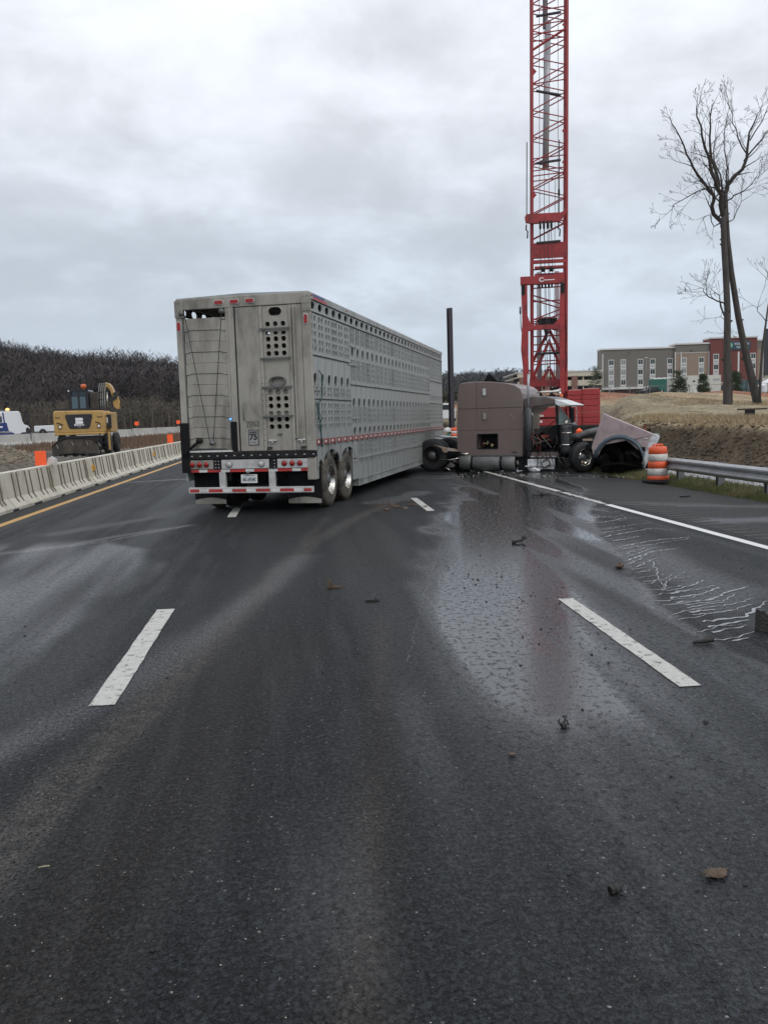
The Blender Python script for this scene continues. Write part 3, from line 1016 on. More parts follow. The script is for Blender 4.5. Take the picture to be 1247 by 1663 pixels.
# keep the sheet a little below the road
Z = np.where((X > -6.55) & (X < 8.3) & (Y < 262), -0.09, Z)
me = grid_mesh('ground', X, Y, Z, terrain_material())
set_attr(me, 'soil', C)
ground = bpy.data.objects.new('ground', me)
COL.objects.link(ground)
tag(ground, kind='structure')


def th(x, y):
    return float(terr_h(np.array([float(x)]), np.array([float(y)]))[0])


# ------------------------------------------------------------------ grass, gravel, soil clods (uncountable)
rng = np.random.default_rng(5)


def blades(name, px, py, hmin, hmax, w, m, label, lean=0.5, zoff=0.0):
    pz = terr_h(px, py) + zoff
    n = len(px)
    ang = rng.uniform(0, 2 * np.pi, n)
    hh = rng.uniform(hmin, hmax, n)
    la = rng.uniform(0, 2 * np.pi, n)
    ll = rng.uniform(0, lean, n) * hh
    dx, dy = np.cos(ang) * w / 2, np.sin(ang) * w / 2
    V = np.empty((n, 3, 3))
    V[:, 0] = np.stack([px - dx, py - dy, pz - 0.02], -1)
    V[:, 1] = np.stack([px + dx, py + dy, pz - 0.02], -1)
    V[:, 2] = np.stack([px + np.cos(la) * ll, py + np.sin(la) * ll, pz + hh], -1)
    me = tris_mesh(name, V.reshape(-1, 3), np.arange(n * 3).reshape(-1, 3), m)
    o = bpy.data.objects.new(name, me)
    COL.objects.link(o)
    return tag(o, label, 'grass', kind='stuff')


def leafmat(name, c1, c2, sc=1.2):
    return mat(name, c1, 0.9, 0, 0.45, 9, c2, 0.8, sc, 0.45, 0.6)


n = 42000
yy = rng.uniform(9, 46, n)
blades('verge_grass', 8.3 + np.abs(rng.normal(0, 0.30, n)), yy, 0.03, 0.11, 0.018, leafmat('verge_green', (0.085, 0.10, 0.032), (0.17, 0.14, 0.07)),
       'short green and brown grass along the shoulder edge', 0.8)
n = 110000
xx = 12.0 + rng.exponential(9, n)
yy = rng.uniform(14, 60, n)
k = (xx < 60) & (xx / yy > .37) & (fbm(xx * 0.7, yy * 0.7, 91) > 0.40) & ~((yy > 33) & (xx < 23)) & (xx > 12.1)
blades('bank_grass', xx[k], yy[k], 0.05, 0.20, 0.026, leafmat('dry_grass', (0.33, 0.255, 0.15), (0.19, 0.14, 0.085), 0.6),
       'dry tan grass on top of the cut bank', 1.3)
n = 9000
yy = rng.uniform(48, 110, n)
fx_ = np.interp(yy, [p[1] for p in FB], [p[0] for p in FB])
xx = rng.uniform(0, 1, n)
xx = (fx_ + 4.2) + xx * (-7.5 - fx_ - 4.2)
blades('median_grass', xx, yy, 0.1, 0.5, 0.06, leafmat('median_brown', (0.15, 0.095, 0.06), (0.10, 0.06, 0.04)),
       'brown weeds in the median beyond the barrier', 0.6)


def stones(name, px, py, smin, smax, m, label, cat, pz=None):
    n = len(px)
    if pz is None:
        pz = terr_h(px, py)
    base = np.array([(1, 0, 0), (-1, 0, 0), (0, 1, 0), (0, -1, 0), (0, 0, 1), (0, 0, -1)], float)
    fc = np.array([(0, 2, 4), (2, 1, 4), (1, 3, 4), (3, 0, 4), (2, 0, 5), (1, 2, 5), (3, 1, 5), (0, 3, 5)])
    s = rng.uniform(smin, smax, n)
    V = base[None] * s[:, None, None] * rng.uniform(0.6, 1.3, (n, 6, 3))
    V = V + rng.normal(0, 0.25, (n, 6, 3)) * s[:, None, None]
    V = V * np.array([1, 1, 0.7])
    V = V + np.stack([px, py, pz], -1)[:, None, :]
    Fc = (fc[None] + (np.arange(n) * 6)[:, None, None]).reshape(-1, 3)
    me = tris_mesh(name, V.reshape(-1, 3), Fc, m)
    o = bpy.data.objects.new(name, me)
    COL.objects.link(o)
    return tag(o, label, cat, kind='stuff')


n = 11000
stones('ditch_gravel', rng.uniform(9.15, 11.0, n), rng.uniform(10, 34, n), 0.025, 0.07, M['pebble'], 'grey crushed stone lying behind the guardrail', 'gravel')
n = 2500
stones('median_rubble', rng.uniform(-13.5, -6.7, n), rng.uniform(20, 46, n), 0.03, 0.09, mat('dark_rubble', (0.15, 0.14, 0.125), 0.9, 0, 0.4, 3),
       'loose grey rubble in the median around the excavator', 'rubble')
n = 1600
a_ = rng.uniform(0, 2 * np.pi, n)
r_n = np.sqrt(rng.uniform(0, 1, n))
stones('mound_clods', -11.2 + np.cos(a_) * r_n * 2.4, 29.5 + np.sin(a_) * r_n * 3.6, 0.03, 0.12, mat('tan_clods', (0.20, 0.165, 0.12), 0.95, 0, 0.4, 2),
       'tan clods of earth on the spoil mound at the left', 'soil')
n = 1800
yy = rng.uniform(14, 30, n)
stones('bank_clods', rng.normal(11.5, 0.45, n), yy, 0.015, 0.075, mat('brown_clods', (0.085, 0.062, 0.040), 0.95, 0, 0.4, 3),
       'brown clods and roots in the face of the cut bank', 'soil')
n = 700
stones('shoulder_grit', 8.2 + rng.normal(0, 0.16, n), rng.uniform(10, 24, n), 0.006, 0.03, M['debris_br'], 'dark grit along the broken shoulder edge', 'grit')

# ------------------------------------------------------------------ woods on the hills


def woods(name, n, x0, x1, y0, y1, hmin, hmax, seed, m, label, tw=26, wid=0.35, cond=None):
    g = np.random.default_rng(seed)
    px, py = g.uniform(x0, x1, n), g.uniform(y0, y1, n)
    if cond:
        k = cond(px, py)
        px, py = px[k], py[k]
        n = len(px)
    pz = terr_h(px, py)
    hh = g.uniform(hmin, hmax, n) * (0.8 + 0.4 * vnoise(px * 0.05, py * 0.05, 4))
    T = []
    # trunk
    w = 0.02 * hh
    A = np.stack([px - w, py, pz - 0.5], -1)
    B = np.stack([px + w, py, pz - 0.5], -1)
    Cc = np.stack([px, py, pz + hh * 0.9], -1)
    T.append(np.stack([A, B, Cc], 1))
    for i in range(tw):
        t = g.uniform(0.3, 0.95, n)
        rad = hh * (0.26 * np.sqrt(np.clip(1 - ((t - 0.62) / 0.42) ** 2, 0.05, 1)))
        an = g.uniform(0, 2 * np.pi, n)
        b0 = np.stack([px, py, pz + hh * (t - 0.12)], -1)
        off = np.stack([np.cos(an) * rad, np.sin(an) * rad, hh * 0.16 * g.uniform(0.3, 1.2, n)], -1)
        e0 = b0 + off * g.uniform(0.45, 0.7, (n, 1))
        tip = b0 + off * g.uniform(0.95, 1.25, (n, 1))
        ww = wid * g.uniform(0.5, 1.2, (n, 1))
        pr = np.stack([-np.sin(an), np.cos(an), np.zeros(n)], -1) * ww
        pr2 = np.array([0, 0, 1.0]) * ww
        T.append(np.stack([e0 - pr, e0 + pr, tip], 1))
        T.append(np.stack([b0 - pr2 * 0.5, b0 + pr2 * 0.5, tip], 1))
    V = np.concatenate(T).reshape(-1, 3)
    me = tris_mesh(name, V, np.arange(len(V)).reshape(-1, 3), m)
    o = bpy.data.objects.new(name, me)
    COL.objects.link(o)
    return tag(o, label, 'woods', kind='stuff')


woods('hillside_woods', 9000, -175, 40, 195, 372, 9, 15, 1, M['wood_far'], 'bare brown winter woods covering the hill behind the excavator',
      tw=24, wid=0.17, cond=lambda x, y: x < -20 + (y - 195) * 0.35)
woods('hillside_scrub', 1500, -90, 8, 172, 200, 3, 7, 2, mat('grey_scrub', (0.10, 0.085, 0.065), 0.95, 0, 0.4, 0.1),
      'pale leafless scrub at the foot of the wooded hill', tw=18, wid=0.09)
woods('distant_woods', 5200, 60, 420, 640, 905, 13, 20, 3, M['wood_far2'], 'grey wooded ridge far behind the wrecked truck', tw=12, wid=0.7)
woods('roadside_scrub', 420, 4, 30, 118, 150, 1.0, 2.2, 4, mat('olive_scrub', (0.05, 0.055, 0.03), 0.95, 0, 0.4, 0.1),
      'low scrub between the pile and the far ridge', tw=16, wid=0.25)
# @@OBJECTS
# ------------------------------------------------------------------ wheels


def wheel(name, parent, loc, rz, r=0.52, w=0.27, dual=True, tm='tyre', rim='chrome', holes=10):
    """axis along local +x pointing outward"""
    e_ = empty(name, loc, rz)
    e_.parent = parent
    k = r / 0.52

    def tyre_prof(x1, x0):
        return [(x0, .30 * k), (x0, .36 * k), (x0 + .01, .44 * k), (x0 + .035, .50 * k), (x0 + .06, r), (x1 - .06, r), (x1 - .035, .50 * k), (x1 - .01, .44 * k), (x1, .37 * k), (x1 - .01, .295 * k)]
    t = MB().lathe(tyre_prof(0, -w), n=36)
    t.build('tyre', M[tm], e_)
    # tread blocks
    tr = MB()
    for i in range(40):
        a = 2 * math.pi * i / 40
        for x_ in (-w + .07, -w / 2 - 0.03, -.13):
            c = Vector((x_ + .03, math.cos(a) * r, math.sin(a) * r))
            q = Vector((0, math.cos(a), math.sin(a)))
            s_ = Vector((0, -math.sin(a), math.cos(a))) * .022
            vs = [c - s_ - q * .01 + Vector((-.028, 0, 0)), c + s_ - q * .01 + Vector((-.028, 0, 0)), c + s_ - q * .01 + Vector((.028, 0, 0)), c - s_ - q * .01 + Vector((.028, 0, 0))]
            vs += [v + q * .02 for v in vs]
            tr.add(vs, [(4, 5, 6, 7), (0, 1, 5, 4), (1, 2, 6, 5), (2, 3, 7, 6), (3, 0, 4, 7)])
    tr.build('tread', M[tm], e_)['kind'] = 'stuff'
    if dual:
        MB().lathe(tyre_prof(-w - .06, -2 * w - .06), n=28).build('inner_tyre', M['tyre_dark'], e_)
    rm_ = MB().lathe([(-.01, .30 * k), (-.005, .285 * k), (-.03, .27 * k), (-.10, .262 * k), (-.12, .25 * k), (-.125, .19 * k), (-.115, .145 * k), (-.09, .125 * k), (-.09, .11 * k),
                      (-.05, .10 * k), (-.04, .07 * k), (-.04, .001)], n=32, mis=[0, 0, 0, 0, 0, 0, 0, 1, 1, 1, 1, 1])
    rm_.build('rim', [M[rim], M['steel_gray']], e_)
    b = MB()
    for i in range(holes):
        a = 2 * math.pi * i / holes
        b.tube([(-.115, math.cos(a) * .215 * k, math.sin(a) * .215 * k), (-.108, math.cos(a) * .215 * k, math.sin(a) * .215 * k)], .026 * k, 10)
    b.build('hand_hole', M['black'], e_)
    b = MB()
    for i in range(10):
        a = 2 * math.pi * (i + .5) / 10
        b.tube([(-.11, math.cos(a) * .142 * k, math.sin(a) * .142 * k), (-.06, math.cos(a) * .142 * k, math.sin(a) * .142 * k)], .014 * k, 6)
    b.build('lug_nuts', M['steel_gray'], e_)
    return e_


# ------------------------------------------------------------------ livestock trailer
TL, TW, TZ = 16.07, 2.54, 4.02
tr = empty('livestock_trailer', (0.275, 15.86, 0), -0.314, 'long perforated aluminium livestock semi-trailer standing skewed across the lanes', 'livestock trailer')
NC = 34
PITCH = TL / NC


def plate(w, z0, z1, rows, th_=0.022, lip=0.006, n=10):
    """pressed sheet, facing +x, width along y from 0 to w; rows: (z, [centres], hole w, hole h)"""
    mb = MB()

    def face(y0, y1, a, b):
        if y1 - y0 > 1e-4 and b - a > 1e-4:
            mb.add([(0, y0, a), (0, y1, a), (0, y1, b), (0, y0, b)], [(0, 1, 2, 3)])
    z = z0
    for rz_, cs, hw, hh in sorted(rows):
        pad = hh / 2 + 0.018
        face(0, w, z, rz_ - pad)
        za, zb = rz_ - pad, rz_ + pad
        nc = len(cs)
        bounds = [0] + [(cs[i] + cs[i + 1]) / 2 for i in range(nc - 1)] + [w]
        for i, c in enumerate(cs):
            y0, y1 = bounds[i], bounds[i + 1]
            out, inn, dep = [], [], []
            for k in range(n):
                t = 2 * math.pi * (k + .5) / n
                ct, st = math.cos(t), math.sin(t)
                # rounded rectangle (superellipse)
                s_ = (abs(ct) ** 3.2 + abs(st) ** 3.2) ** (-1 / 3.2)
                inn.append((lip, c + ct * s_ * hw / 2, rz_ + st * s_ * hh / 2))
                dep.append((-th_, c + ct * s_ * hw / 2, rz_ + st * s_ * hh / 2))
                # projection to the cell border
                dx, dz = ct, st
                m1 = ((y1 - c) / dx if dx > 1e-9 else (y0 - c) / dx if dx < -1e-9 else 1e9)
                m2 = ((zb - rz_) / dz if dz > 1e-9 else (za - rz_) / dz if dz < -1e-9 else 1e9)
                q = min(m1, m2)
                out.append((0, c + dx * q, rz_ + dz * q))
            # insert exact corners by snapping the nearest border points
            for cy, cz in ((y0, za), (y1, za), (y1, zb), (y0, zb)):
                j = min(range(n), key=lambda k: (out[k][1] - cy) ** 2 + (out[k][2] - cz) ** 2)
                out[j] = (0, cy, cz)
            ring = [(0, c + (a[1] - c) * 1.16, rz_ + (a[2] - rz_) * 1.16) for a in inn]
            vs = out + ring + inn + dep
            fs = []
            for L_ in range(3):
                for k in range(n):
                    k2 = (k + 1) % n
                    fs.append((L_ * n + k, L_ * n + k2, (L_ + 1) * n + k2, (L_ + 1) * n + k))
            mb.add(vs, fs)
        z = zb
    face(0, w, z, z1)
    # folded borders
    for y_, s_ in ((0, 1), (w, -1)):
        mb.add([(0, y_, z0), (0, y_, z1), (-th_, y_, z1), (-th_, y_, z0)], [(0, 1, 2, 3)])
    for z_ in (z0, z1):
        mb.add([(0, 0, z_), (0, w, z_), (-th_, w, z_), (-th_, 0, z_)], [(0, 1, 2, 3)])
    return mb


PW = PITCH - 0.028
C2 = [PW * .30, PW * .70]
C3 = [PW * .2, PW * .5, PW * .8]
C1 = [PW * .5]
HS = (0.105, 0.10)

ZR = 1.30      # height of the red tape rail
_pc = {}


def side_parts(c):
    cc = C3 if c % 6 == 3 else C2
    k = 3 if c % 6 == 3 else 2

    def sm(*zs):
        return [(z, cc, *HS) for z in zs]

    def bg(z, h=0.20):
        return [(z, C1, 0.20, h)]
    out = [('v%d', 3.705, 3.875, [(3.79, C1, 0.27, 0.135)])]
    if c < 6:
        out += [('a', 2.925, 3.675, sm(3.57, 3.43, 3.29, 3.15, 3.02)), ('b', 2.13, 2.895, bg(2.47) + sm(2.29, 2.18)),
                ('c', ZR + .05, 2.10, sm(1.98, 1.85, 1.72, 1.59))]
    elif c < 28:
        out += [('d', 2.47, 3.675, sm(3.60, 3.48, 3.36) + bg(3.14) + sm(2.93, 2.81, 2.69, 2.57)),
                ('e', ZR + .05, 2.44, bg(2.06) + sm(1.89, 1.77, 1.65) + bg(1.45, .17)),
                ('f', 0.86, ZR - .05, sm(1.17, 1.06, .95))]
        out += [('g', 0.40, 0.83, sm(.76))]
    else:
        out += [('h', 2.925, 3.675, sm(3.60, 3.48, 3.36, 3.24, 3.12, 3.0)), ('i', 2.18, 2.895, bg(2.33)),
                ('j', ZR + .05, 2.15, sm(2.04, 1.91, 1.78, 1.65, 1.52))]
        if c < 30:
            out += [('f', 0.86, ZR - .05, sm(1.17, 1.06, .95)), ('g2', 0.40, 0.83, [])]
        else:
            out += [('k', 1.05, ZR - .05, [])]
    return k, out


left = MB()
for c in range(NC):
    k, lst = side_parts(c)
    for key, z0, z1, rows in lst:
        kk = (key, k)
        if kk not in _pc:
            mb = plate(PW, z0, z1, rows)
            _pc[kk] = (mb.mesh('side_panel', M['alu_side']), mb)
        inst('side_panel', _pc[kk][0], tr, (0.0, c * PITCH + 0.014, 0))
        # far side wall, same pressing mirrored
        mb = _pc[kk][1]
        left.add([(-TW - v[0], v[1] + c * PITCH + 0.014, v[2]) for v in mb.v], mb.f)
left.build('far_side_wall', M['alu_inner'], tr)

# posts behind the seams, slim ribs in front
for c in range(NC + 1):
    fr = MB()
    y_ = c * PITCH
    zb = 1.02 if c < 6 or c > 30 else 0.40
    fr.box(-0.05, -0.012, y_ - 0.03, y_ + 0.03, zb, 3.9)
    fr.build('wall_post', M['alu_seam'], tr)
for c in range(NC + 1):
    rv = MB()
    y_ = c * PITCH
    zb = 1.05 if c < 6 or c > 30 else 0.42
    rv.box(-0.0125, 0.004, y_ - 0.005, y_ + 0.005, zb, 3.70)
    rv.build('seam_rib', M['alu_side'], tr)
for z_, c0, c1 in ((3.69, 0, 34), (2.91, 0, 6), (2.115, 0, 6), (2.455, 6, 28), (2.91, 28, 34), (2.165, 28, 34), (0.845, 7, 30), (3.25, 6, 7.2), (2.86, 5.6, 7.2), (1.72, 6, 7.2)):
    rl = MB().box(-0.015, 0.022, c0 * PITCH, c1 * PITCH, z_ - 0.014, z_ + 0.014)
    rl.build('belt_rail', M['alu_side'], tr)
for z_, c0, c1 in ((3.69, 0, 34), (2.91, 0, 6), (2.115, 0, 6), (2.455, 6, 28), (2.91, 28, 34), (2.165, 28, 34)):
    ra = MB().box(-0.012, 0.016, c0 * PITCH, c1 * PITCH, z_ - 0.030, z_ - 0.0145)
    ra.build('rail_gap', M['ink'], tr)
# top rails and roof
MB().box(-0.03, 0.03, -0.005, TL, 3.885, 4.0).build('top_rail', M['alu_side'], tr, bevel=0.01)
MB().box(-TW - 0.03, -TW + 0.03, -0.005, TL, 3.885, 4.0).build('top_rail', M['alu_side'], tr, bevel=0.01)
MB().prism([(-TW - .02, 4.0), (0.02, 4.0), (0.01, 4.015), (-TW / 2, 4.05), (-TW - .01, 4.015)], 0, TL).build('roof', M['alu_side'], tr)
MB().box(-TW, 0, TL - 0.03, TL + 0.03, 1.05, 4.0).build('front_wall', M['alu_side'], tr)
# decks
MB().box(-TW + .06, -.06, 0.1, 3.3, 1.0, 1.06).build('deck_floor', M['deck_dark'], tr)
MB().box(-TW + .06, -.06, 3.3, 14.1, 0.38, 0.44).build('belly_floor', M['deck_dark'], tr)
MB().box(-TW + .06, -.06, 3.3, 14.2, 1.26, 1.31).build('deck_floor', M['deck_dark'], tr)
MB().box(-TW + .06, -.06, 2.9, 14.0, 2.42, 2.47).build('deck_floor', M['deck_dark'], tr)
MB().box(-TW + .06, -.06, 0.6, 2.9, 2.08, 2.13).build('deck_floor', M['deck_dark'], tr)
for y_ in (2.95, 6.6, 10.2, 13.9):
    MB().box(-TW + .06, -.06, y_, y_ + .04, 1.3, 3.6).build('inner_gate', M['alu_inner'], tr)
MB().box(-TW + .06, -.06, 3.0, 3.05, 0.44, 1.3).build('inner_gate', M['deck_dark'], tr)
# bottom side rail of the belly
bt = MB()
bt.box(-0.03, 0.0, 3.25, 14.15, 0.24, 0.40)
bt.box(-0.035, 0.018, 3.25, 14.15, 0.375, 0.398)
bt.box(-0.035, 0.018, 3.25, 14.15, 0.24, 0.262)
bt.box(-TW, -TW + .03, 3.25, 14.15, 0.24, 0.40)
bt.box(-TW, 0, 3.25, 3.29, 0.24, 1.0)
bt.box(-TW, 0, 14.11, 14.15, 0.24, 1.1)
for i in range(46):
    bt.box(0.0, 0.014, 3.32 + i * PITCH / 2, 3.335 + i * PITCH / 2, 0.262, 0.375)
bt.build('belly_rail', M['alu_side'], tr)

# skirt over the tandem with two round-cornered wheel openings
arch = [(0.0, ZR - .05), (0.0, 0.62), (0.30, 0.62), (0.30, 0.92), (0.42, .98)]
for c_ in (1.19, 2.47):
    for k in range(9):
        a = math.pi - math.pi * k / 8
        arch.append((c_ + math.cos(a) * 0.60, 0.86 + max(0, math.sin(a)) * 0.27))
arch += [(3.18, 0.9), (3.18, 0.42), (3.30, 0.42), (3.30, ZR - .05)]
bm = bmesh.new()
vv = [bm.verts.new((0.002, a, b)) for a, b in arch]
fc = bm.faces.new(vv)
ex = bmesh.ops.extrude_face_region(bm, geom=[fc])
for g_ in ex['geom']:
    if isinstance(g_, bmesh.types.BMVert):
        g_.co.x -= 0.03
bmesh.ops.triangulate(bm, faces=[f for f in bm.faces if len(f.verts) > 4])
bmesh.ops.recalc_face_normals(bm, faces=bm.faces)
me = bpy.data.meshes.new('wheel_skirt')
bm.to_mesh(me)
bm.free()
me.materials.append(M['alu_side'])
inst('wheel_skirt', me, tr)
inst('wheel_skirt', me, tr, (-TW + 0.03, 0, 0))
for c in range(7):
    MB().box(0.002, 0.016, c * PITCH + 0.02, c * PITCH + 0.05, 1.03, ZR - .05).build('skirt_rib', M['alu_side'], tr)
for y_ in (0.35, 0.62):
    strut('brace_bar', (0.01, 1.84 + (y_ - .5) * .3, .95), (0.01, 1.84 + (y_ - .5) * .3, ZR - .06), 0.012, M['alu_side'], tr)

# red and white conspicuity rail along the side
rt = MB()
rt.box(-0.01, 0.03, 0.0, TL, ZR - .048, ZR + .048)
rt.build('tape_rail', M['red_tape_dull'], tr)
wt = MB().box(0.03, 0.033, .18, .28, ZR - .02, ZR + .025).mesh('tape_patch', M['white_tape'])
for c in range(NC):
    inst('tape_patch', wt, tr, (0, c * PITCH, 0))
bk = MB().box(0.03, 0.045, -.02, .02, ZR - .065, ZR + .04).mesh('rail_bracket', M['alu_side'])
for c in range(NC + 1):
    inst('rail_bracket', bk, tr, (0, c * PITCH, 0))

# wheels
for y_ in (1.19, 2.47):
    wheel('wheel', tr, (-0.02, y_, 0.53), 0, dual=True)
    wheel('wheel', tr, (-TW + 0.02, y_, 0.53), math.pi, dual=True)
    strut('axle', (-TW + .3, y_, .53), (-.3, y_, .53), .07, M['black_steel'], tr)
MB().box(-TW + .75, -TW + .87, 0.1, 3.3, .62, .98).build('frame_beam', M['black_steel'], tr)
MB().box(-.87, -.75, 0.1, 3.3, .62, .98).build('frame_beam', M['black_steel'], tr)
MB().box(-TW + .05, -.05, 0.4, 3.25, .955, .995).build('floor_pan', M['black_steel'], tr)
# torn inner liner of the tandem opening
MB().box(-.06, -.03, 2.98, 3.2, .45, 1.25).build('liner_plate', M['rust'], tr)

# ---- rear end. X across: 0 = right corner, -TW = left corner. rear plane y=0
rear = MB()
rear.box(-TW - .02, 0.035, -0.03, 0.06, 3.80, 4.0)
rear.build('rear_header', M['alu'], tr, bevel=0.012)
MB().box(-TW - .03, -TW + .09, -0.035, 0.06, 1.17, 3.80).build('corner_post', M['alu'], tr, bevel=0.015)
MB().box(-0.13, 0.036, -0.035, 0.06, 0.62, 3.80).build('corner_post', M['alu'], tr, bevel=0.015)
for x_ in (-TW - .04, -.12):
    MB().box(x_, x_ + .17, -0.05, -.03, 3.66, 3.97).build('corner_plate', M['alu'], tr, bevel=.006)
    t = MB()
    for zz in (3.70, 3.80, 3.92):
        t.tube([(x_ + .05, -.052, zz), (x_ + .05, -.06, zz)], .009, 6)
        t.tube([(x_ + .12, -.052, zz), (x_ + .12, -.06, zz)], .009, 6)
    t.build('rivet', M['alu_seam'], tr)
# centre post between the ramp door and the man door
MB().box(-1.545, -1.43, -0.03, 0.05, 1.17, 3.80).build('centre_post', M['alu'], tr, bevel=0.008)
MB().box(-1.43, -1.405, -0.01, 0.05, 1.17, 3.80).build('door_gap', M['ink'], tr)
# plain man door leaf
MB().box(-1.40, -0.95, -0.022, 0.03, 1.17, 3.79).build('door_leaf', M['alu'], tr, bevel=0.006)
MB().box(-0.945, -0.885, -0.03, 0.03, 1.17, 3.79).build('door_stile', M['alu'], tr, bevel=0.004)
MB().box(-0.385, -0.325, -0.03, 0.03, 1.17, 3.79).build('door_stile', M['alu'], tr, bevel=0.004)
MB().box(-0.32, -0.135, -0.020, 0.03, 1.17, 3.79).build('door_leaf', M['alu'], tr, bevel=0.004)
# perforated columns (built facing +x, turned to face backwards)
RW = 0.49


def rear_panel(z0, z1, rows):
    mb = plate(RW, z0, z1, rows, th_=0.03)
    return mb.build('vent_panel', M['alu'], tr, loc=(-0.88, -0.012, 0), rot=(0, 0, -math.pi / 2))


c3 = [RW * .2, RW * .5, RW * .8]
rear_panel(3.39, 3.79, [(3.69, [RW * .5], .25, .15), (3.47, c3, .09, .085)])
rear_panel(2.86, 3.37, [(3.345 - .04, c3, .09, .06), (3.20, c3, .09, .085), (3.07, c3, .09, .085), (2.94, c3, .09, .085)])
rear_panel(2.34, 2.84, [(2.43, [RW * .5], .25, .13)])
rear_panel(1.81, 2.32, [(2.24, c3, .09, .085), (2.12, c3, .09, .085), (1.99, c3, .09, .085), (1.86, c3, .09, .07)])
rear_panel(1.17, 1.79, [(1.74, c3, .09, .085), (1.61, c3, .09, .085)])
for z_ in (3.38, 2.85, 2.33, 1.80):
    MB().bar((-.93, -.05, z_), (-.36, -.05, z_), .03, .03).build('hinge_bar', M['alu_seam'], tr)
# slot frame round the lower hand hole and sheet behind it
sl = MB()
for k in range(24):
    pass
cyl = []
for k in range(16):
    t = 2 * math.pi * k / 16
    cyl.append((-.635 + math.copysign(min(abs(math.cos(t)) * .17, .15), math.cos(t)), -.03, 2.43 + math.sin(t) * .085))
sl.tube(cyl + [cyl[0]], .012, 6, cap=False)
sl.build('slot_frame', M['alu_seam'], tr)
MB().box(-.80, -.47, 0.05, .06, 2.35, 2.5).build('slot_backing', M['alu'], tr)
# sliding plate behind the lower holes (closes some of them)
MB().box(-.86, -.41, 0.03, .036, 2.17, 2.28).build('slide_plate', M['alu'], tr)
MB().box(-.86, -.41, 0.03, .036, 1.83, 1.93).build('slide_plate', M['alu'], tr)
# rivet columns
rv = MB()
for z_ in np.arange(1.25, 2.6, .105):
    rv.tube([(-.925, -.034, z_), (-.925, -.028, z_)], .009, 6)
    if z_ > 1.9:
        rv.tube([(-.855, -.034 + .01, z_), (-.855, -.014, z_)], .007, 6)
rv.build('rivet', M['ink'], tr)
# lock rods and latches
lr = MB()
lr.bar((-.275, -.045, 1.40), (-.275, -.045, 3.75), .03, .03)
lr.bar((-.33, -.045, 1.405), (-.22, -.045, 1.405), .03, .03)
lr.build('lock_rod', M['alu'], tr)
for x_, z_ in ((-.77, 1.36), (-.21, 1.36)):
    MB().bar((x_ - .07, -.045, z_), (x_ + .07, -.045, z_), .03, .025).bar((x_, -.05, z_ - .05), (x_, -.05, z_), .02, .02).build('latch', M['white_tape'], tr)
for x_ in (-.83, -.18):
    MB().box(x_ - .05, x_ + .04, -.05, -.02, 1.20, 1.24).build('hinge_block', M['ink'], tr)
MB().bar((-.67, -.03, 1.47), (-.59, -.03, 1.47), .015, .03).build('pull', M['alu_seam'], tr)
MB().tube([(-1.31, -.05, 2.06), (-1.31, -.06, 1.9), (-1.30, -.05, 1.73)], .010, 6).build('door_handle', M['alu_seam'], tr)
# speed sticker and scribbled digits
MB().box(-1.245, -1.045, -.026, -.0235, 1.27, 1.56).build('sticker_border', M['ink'], tr)
MB().box(-1.23, -1.06, -.030, -.0265, 1.285, 1.545).build('sticker', mat('sticker_grey', (0.30, 0.30, 0.29), .6), tr)
text('sticker_number', '75', .155, M['ink'], tr, (-1.145, -.033, 1.425), (R(90), 0, 0), 1.0, bold=0.006)
MB().box(-1.215, -1.075, -.0335, -.031, 1.505, 1.53).build('sticker_line', M['ink'], tr)
MB().box(-1.20, -1.09, -.0335, -.031, 1.325, 1.335).build('sticker_line', M['faint'], tr)
text('scribbled_digits', '7763', .14, M['faint'], tr, (-1.15, -.0235, 1.66), (R(90), R(-3), 0), 0.95, bold=0.008)

# roll-up ramp door: twelve stepped planks, opening above it
PLX0, PLX1 = -2.42, -1.60
npl = 12
zt_, zb_ = 3.60, 1.21
for i in range(npl):
    za = zb_ + (zt_ - zb_) * i / npl
    zb2 = zb_ + (zt_ - zb_) * (i + 1) / npl
    p = MB()
    yo = 0.012 * (i % 2) + 0.01
    p.prism([(PLX0, za + .004), (PLX0 + .07, za + .004), (PLX0 + .08, za + .026), (PLX1 - .10, za + .014), (PLX1 - .09, za - .008), (PLX1, za - .008),
             (PLX1, zb2 - .012), (PLX1 - .09, zb2 - .012), (PLX1 - .10, zb2 + .008), (PLX0 + .08, zb2 + .020), (PLX0 + .07, zb2 - .002), (PLX0, zb2 - .002)], 0.005 - yo, 0.035)
    p.build('plank', M['alu'], tr, bevel=0.004)
MB().box(PLX0 - .02, PLX1 + .03, .045, .06, 1.17, 3.60).build('door_backing', M['alu_seam'], tr)
MB().box(-TW + .09, PLX0 - .005, -.02, .05, 1.17, 3.80).build('door_channel', M['alu_seam'], tr)
MB().box(PLX1 + .005, -1.55, -.02, .05, 1.17, 3.80).build('door_channel', M['alu'], tr)
MB().box(PLX0, PLX1, -.015, .05, 3.60, 3.64).build('door_cap', M['alu'], tr, bevel=0.005)
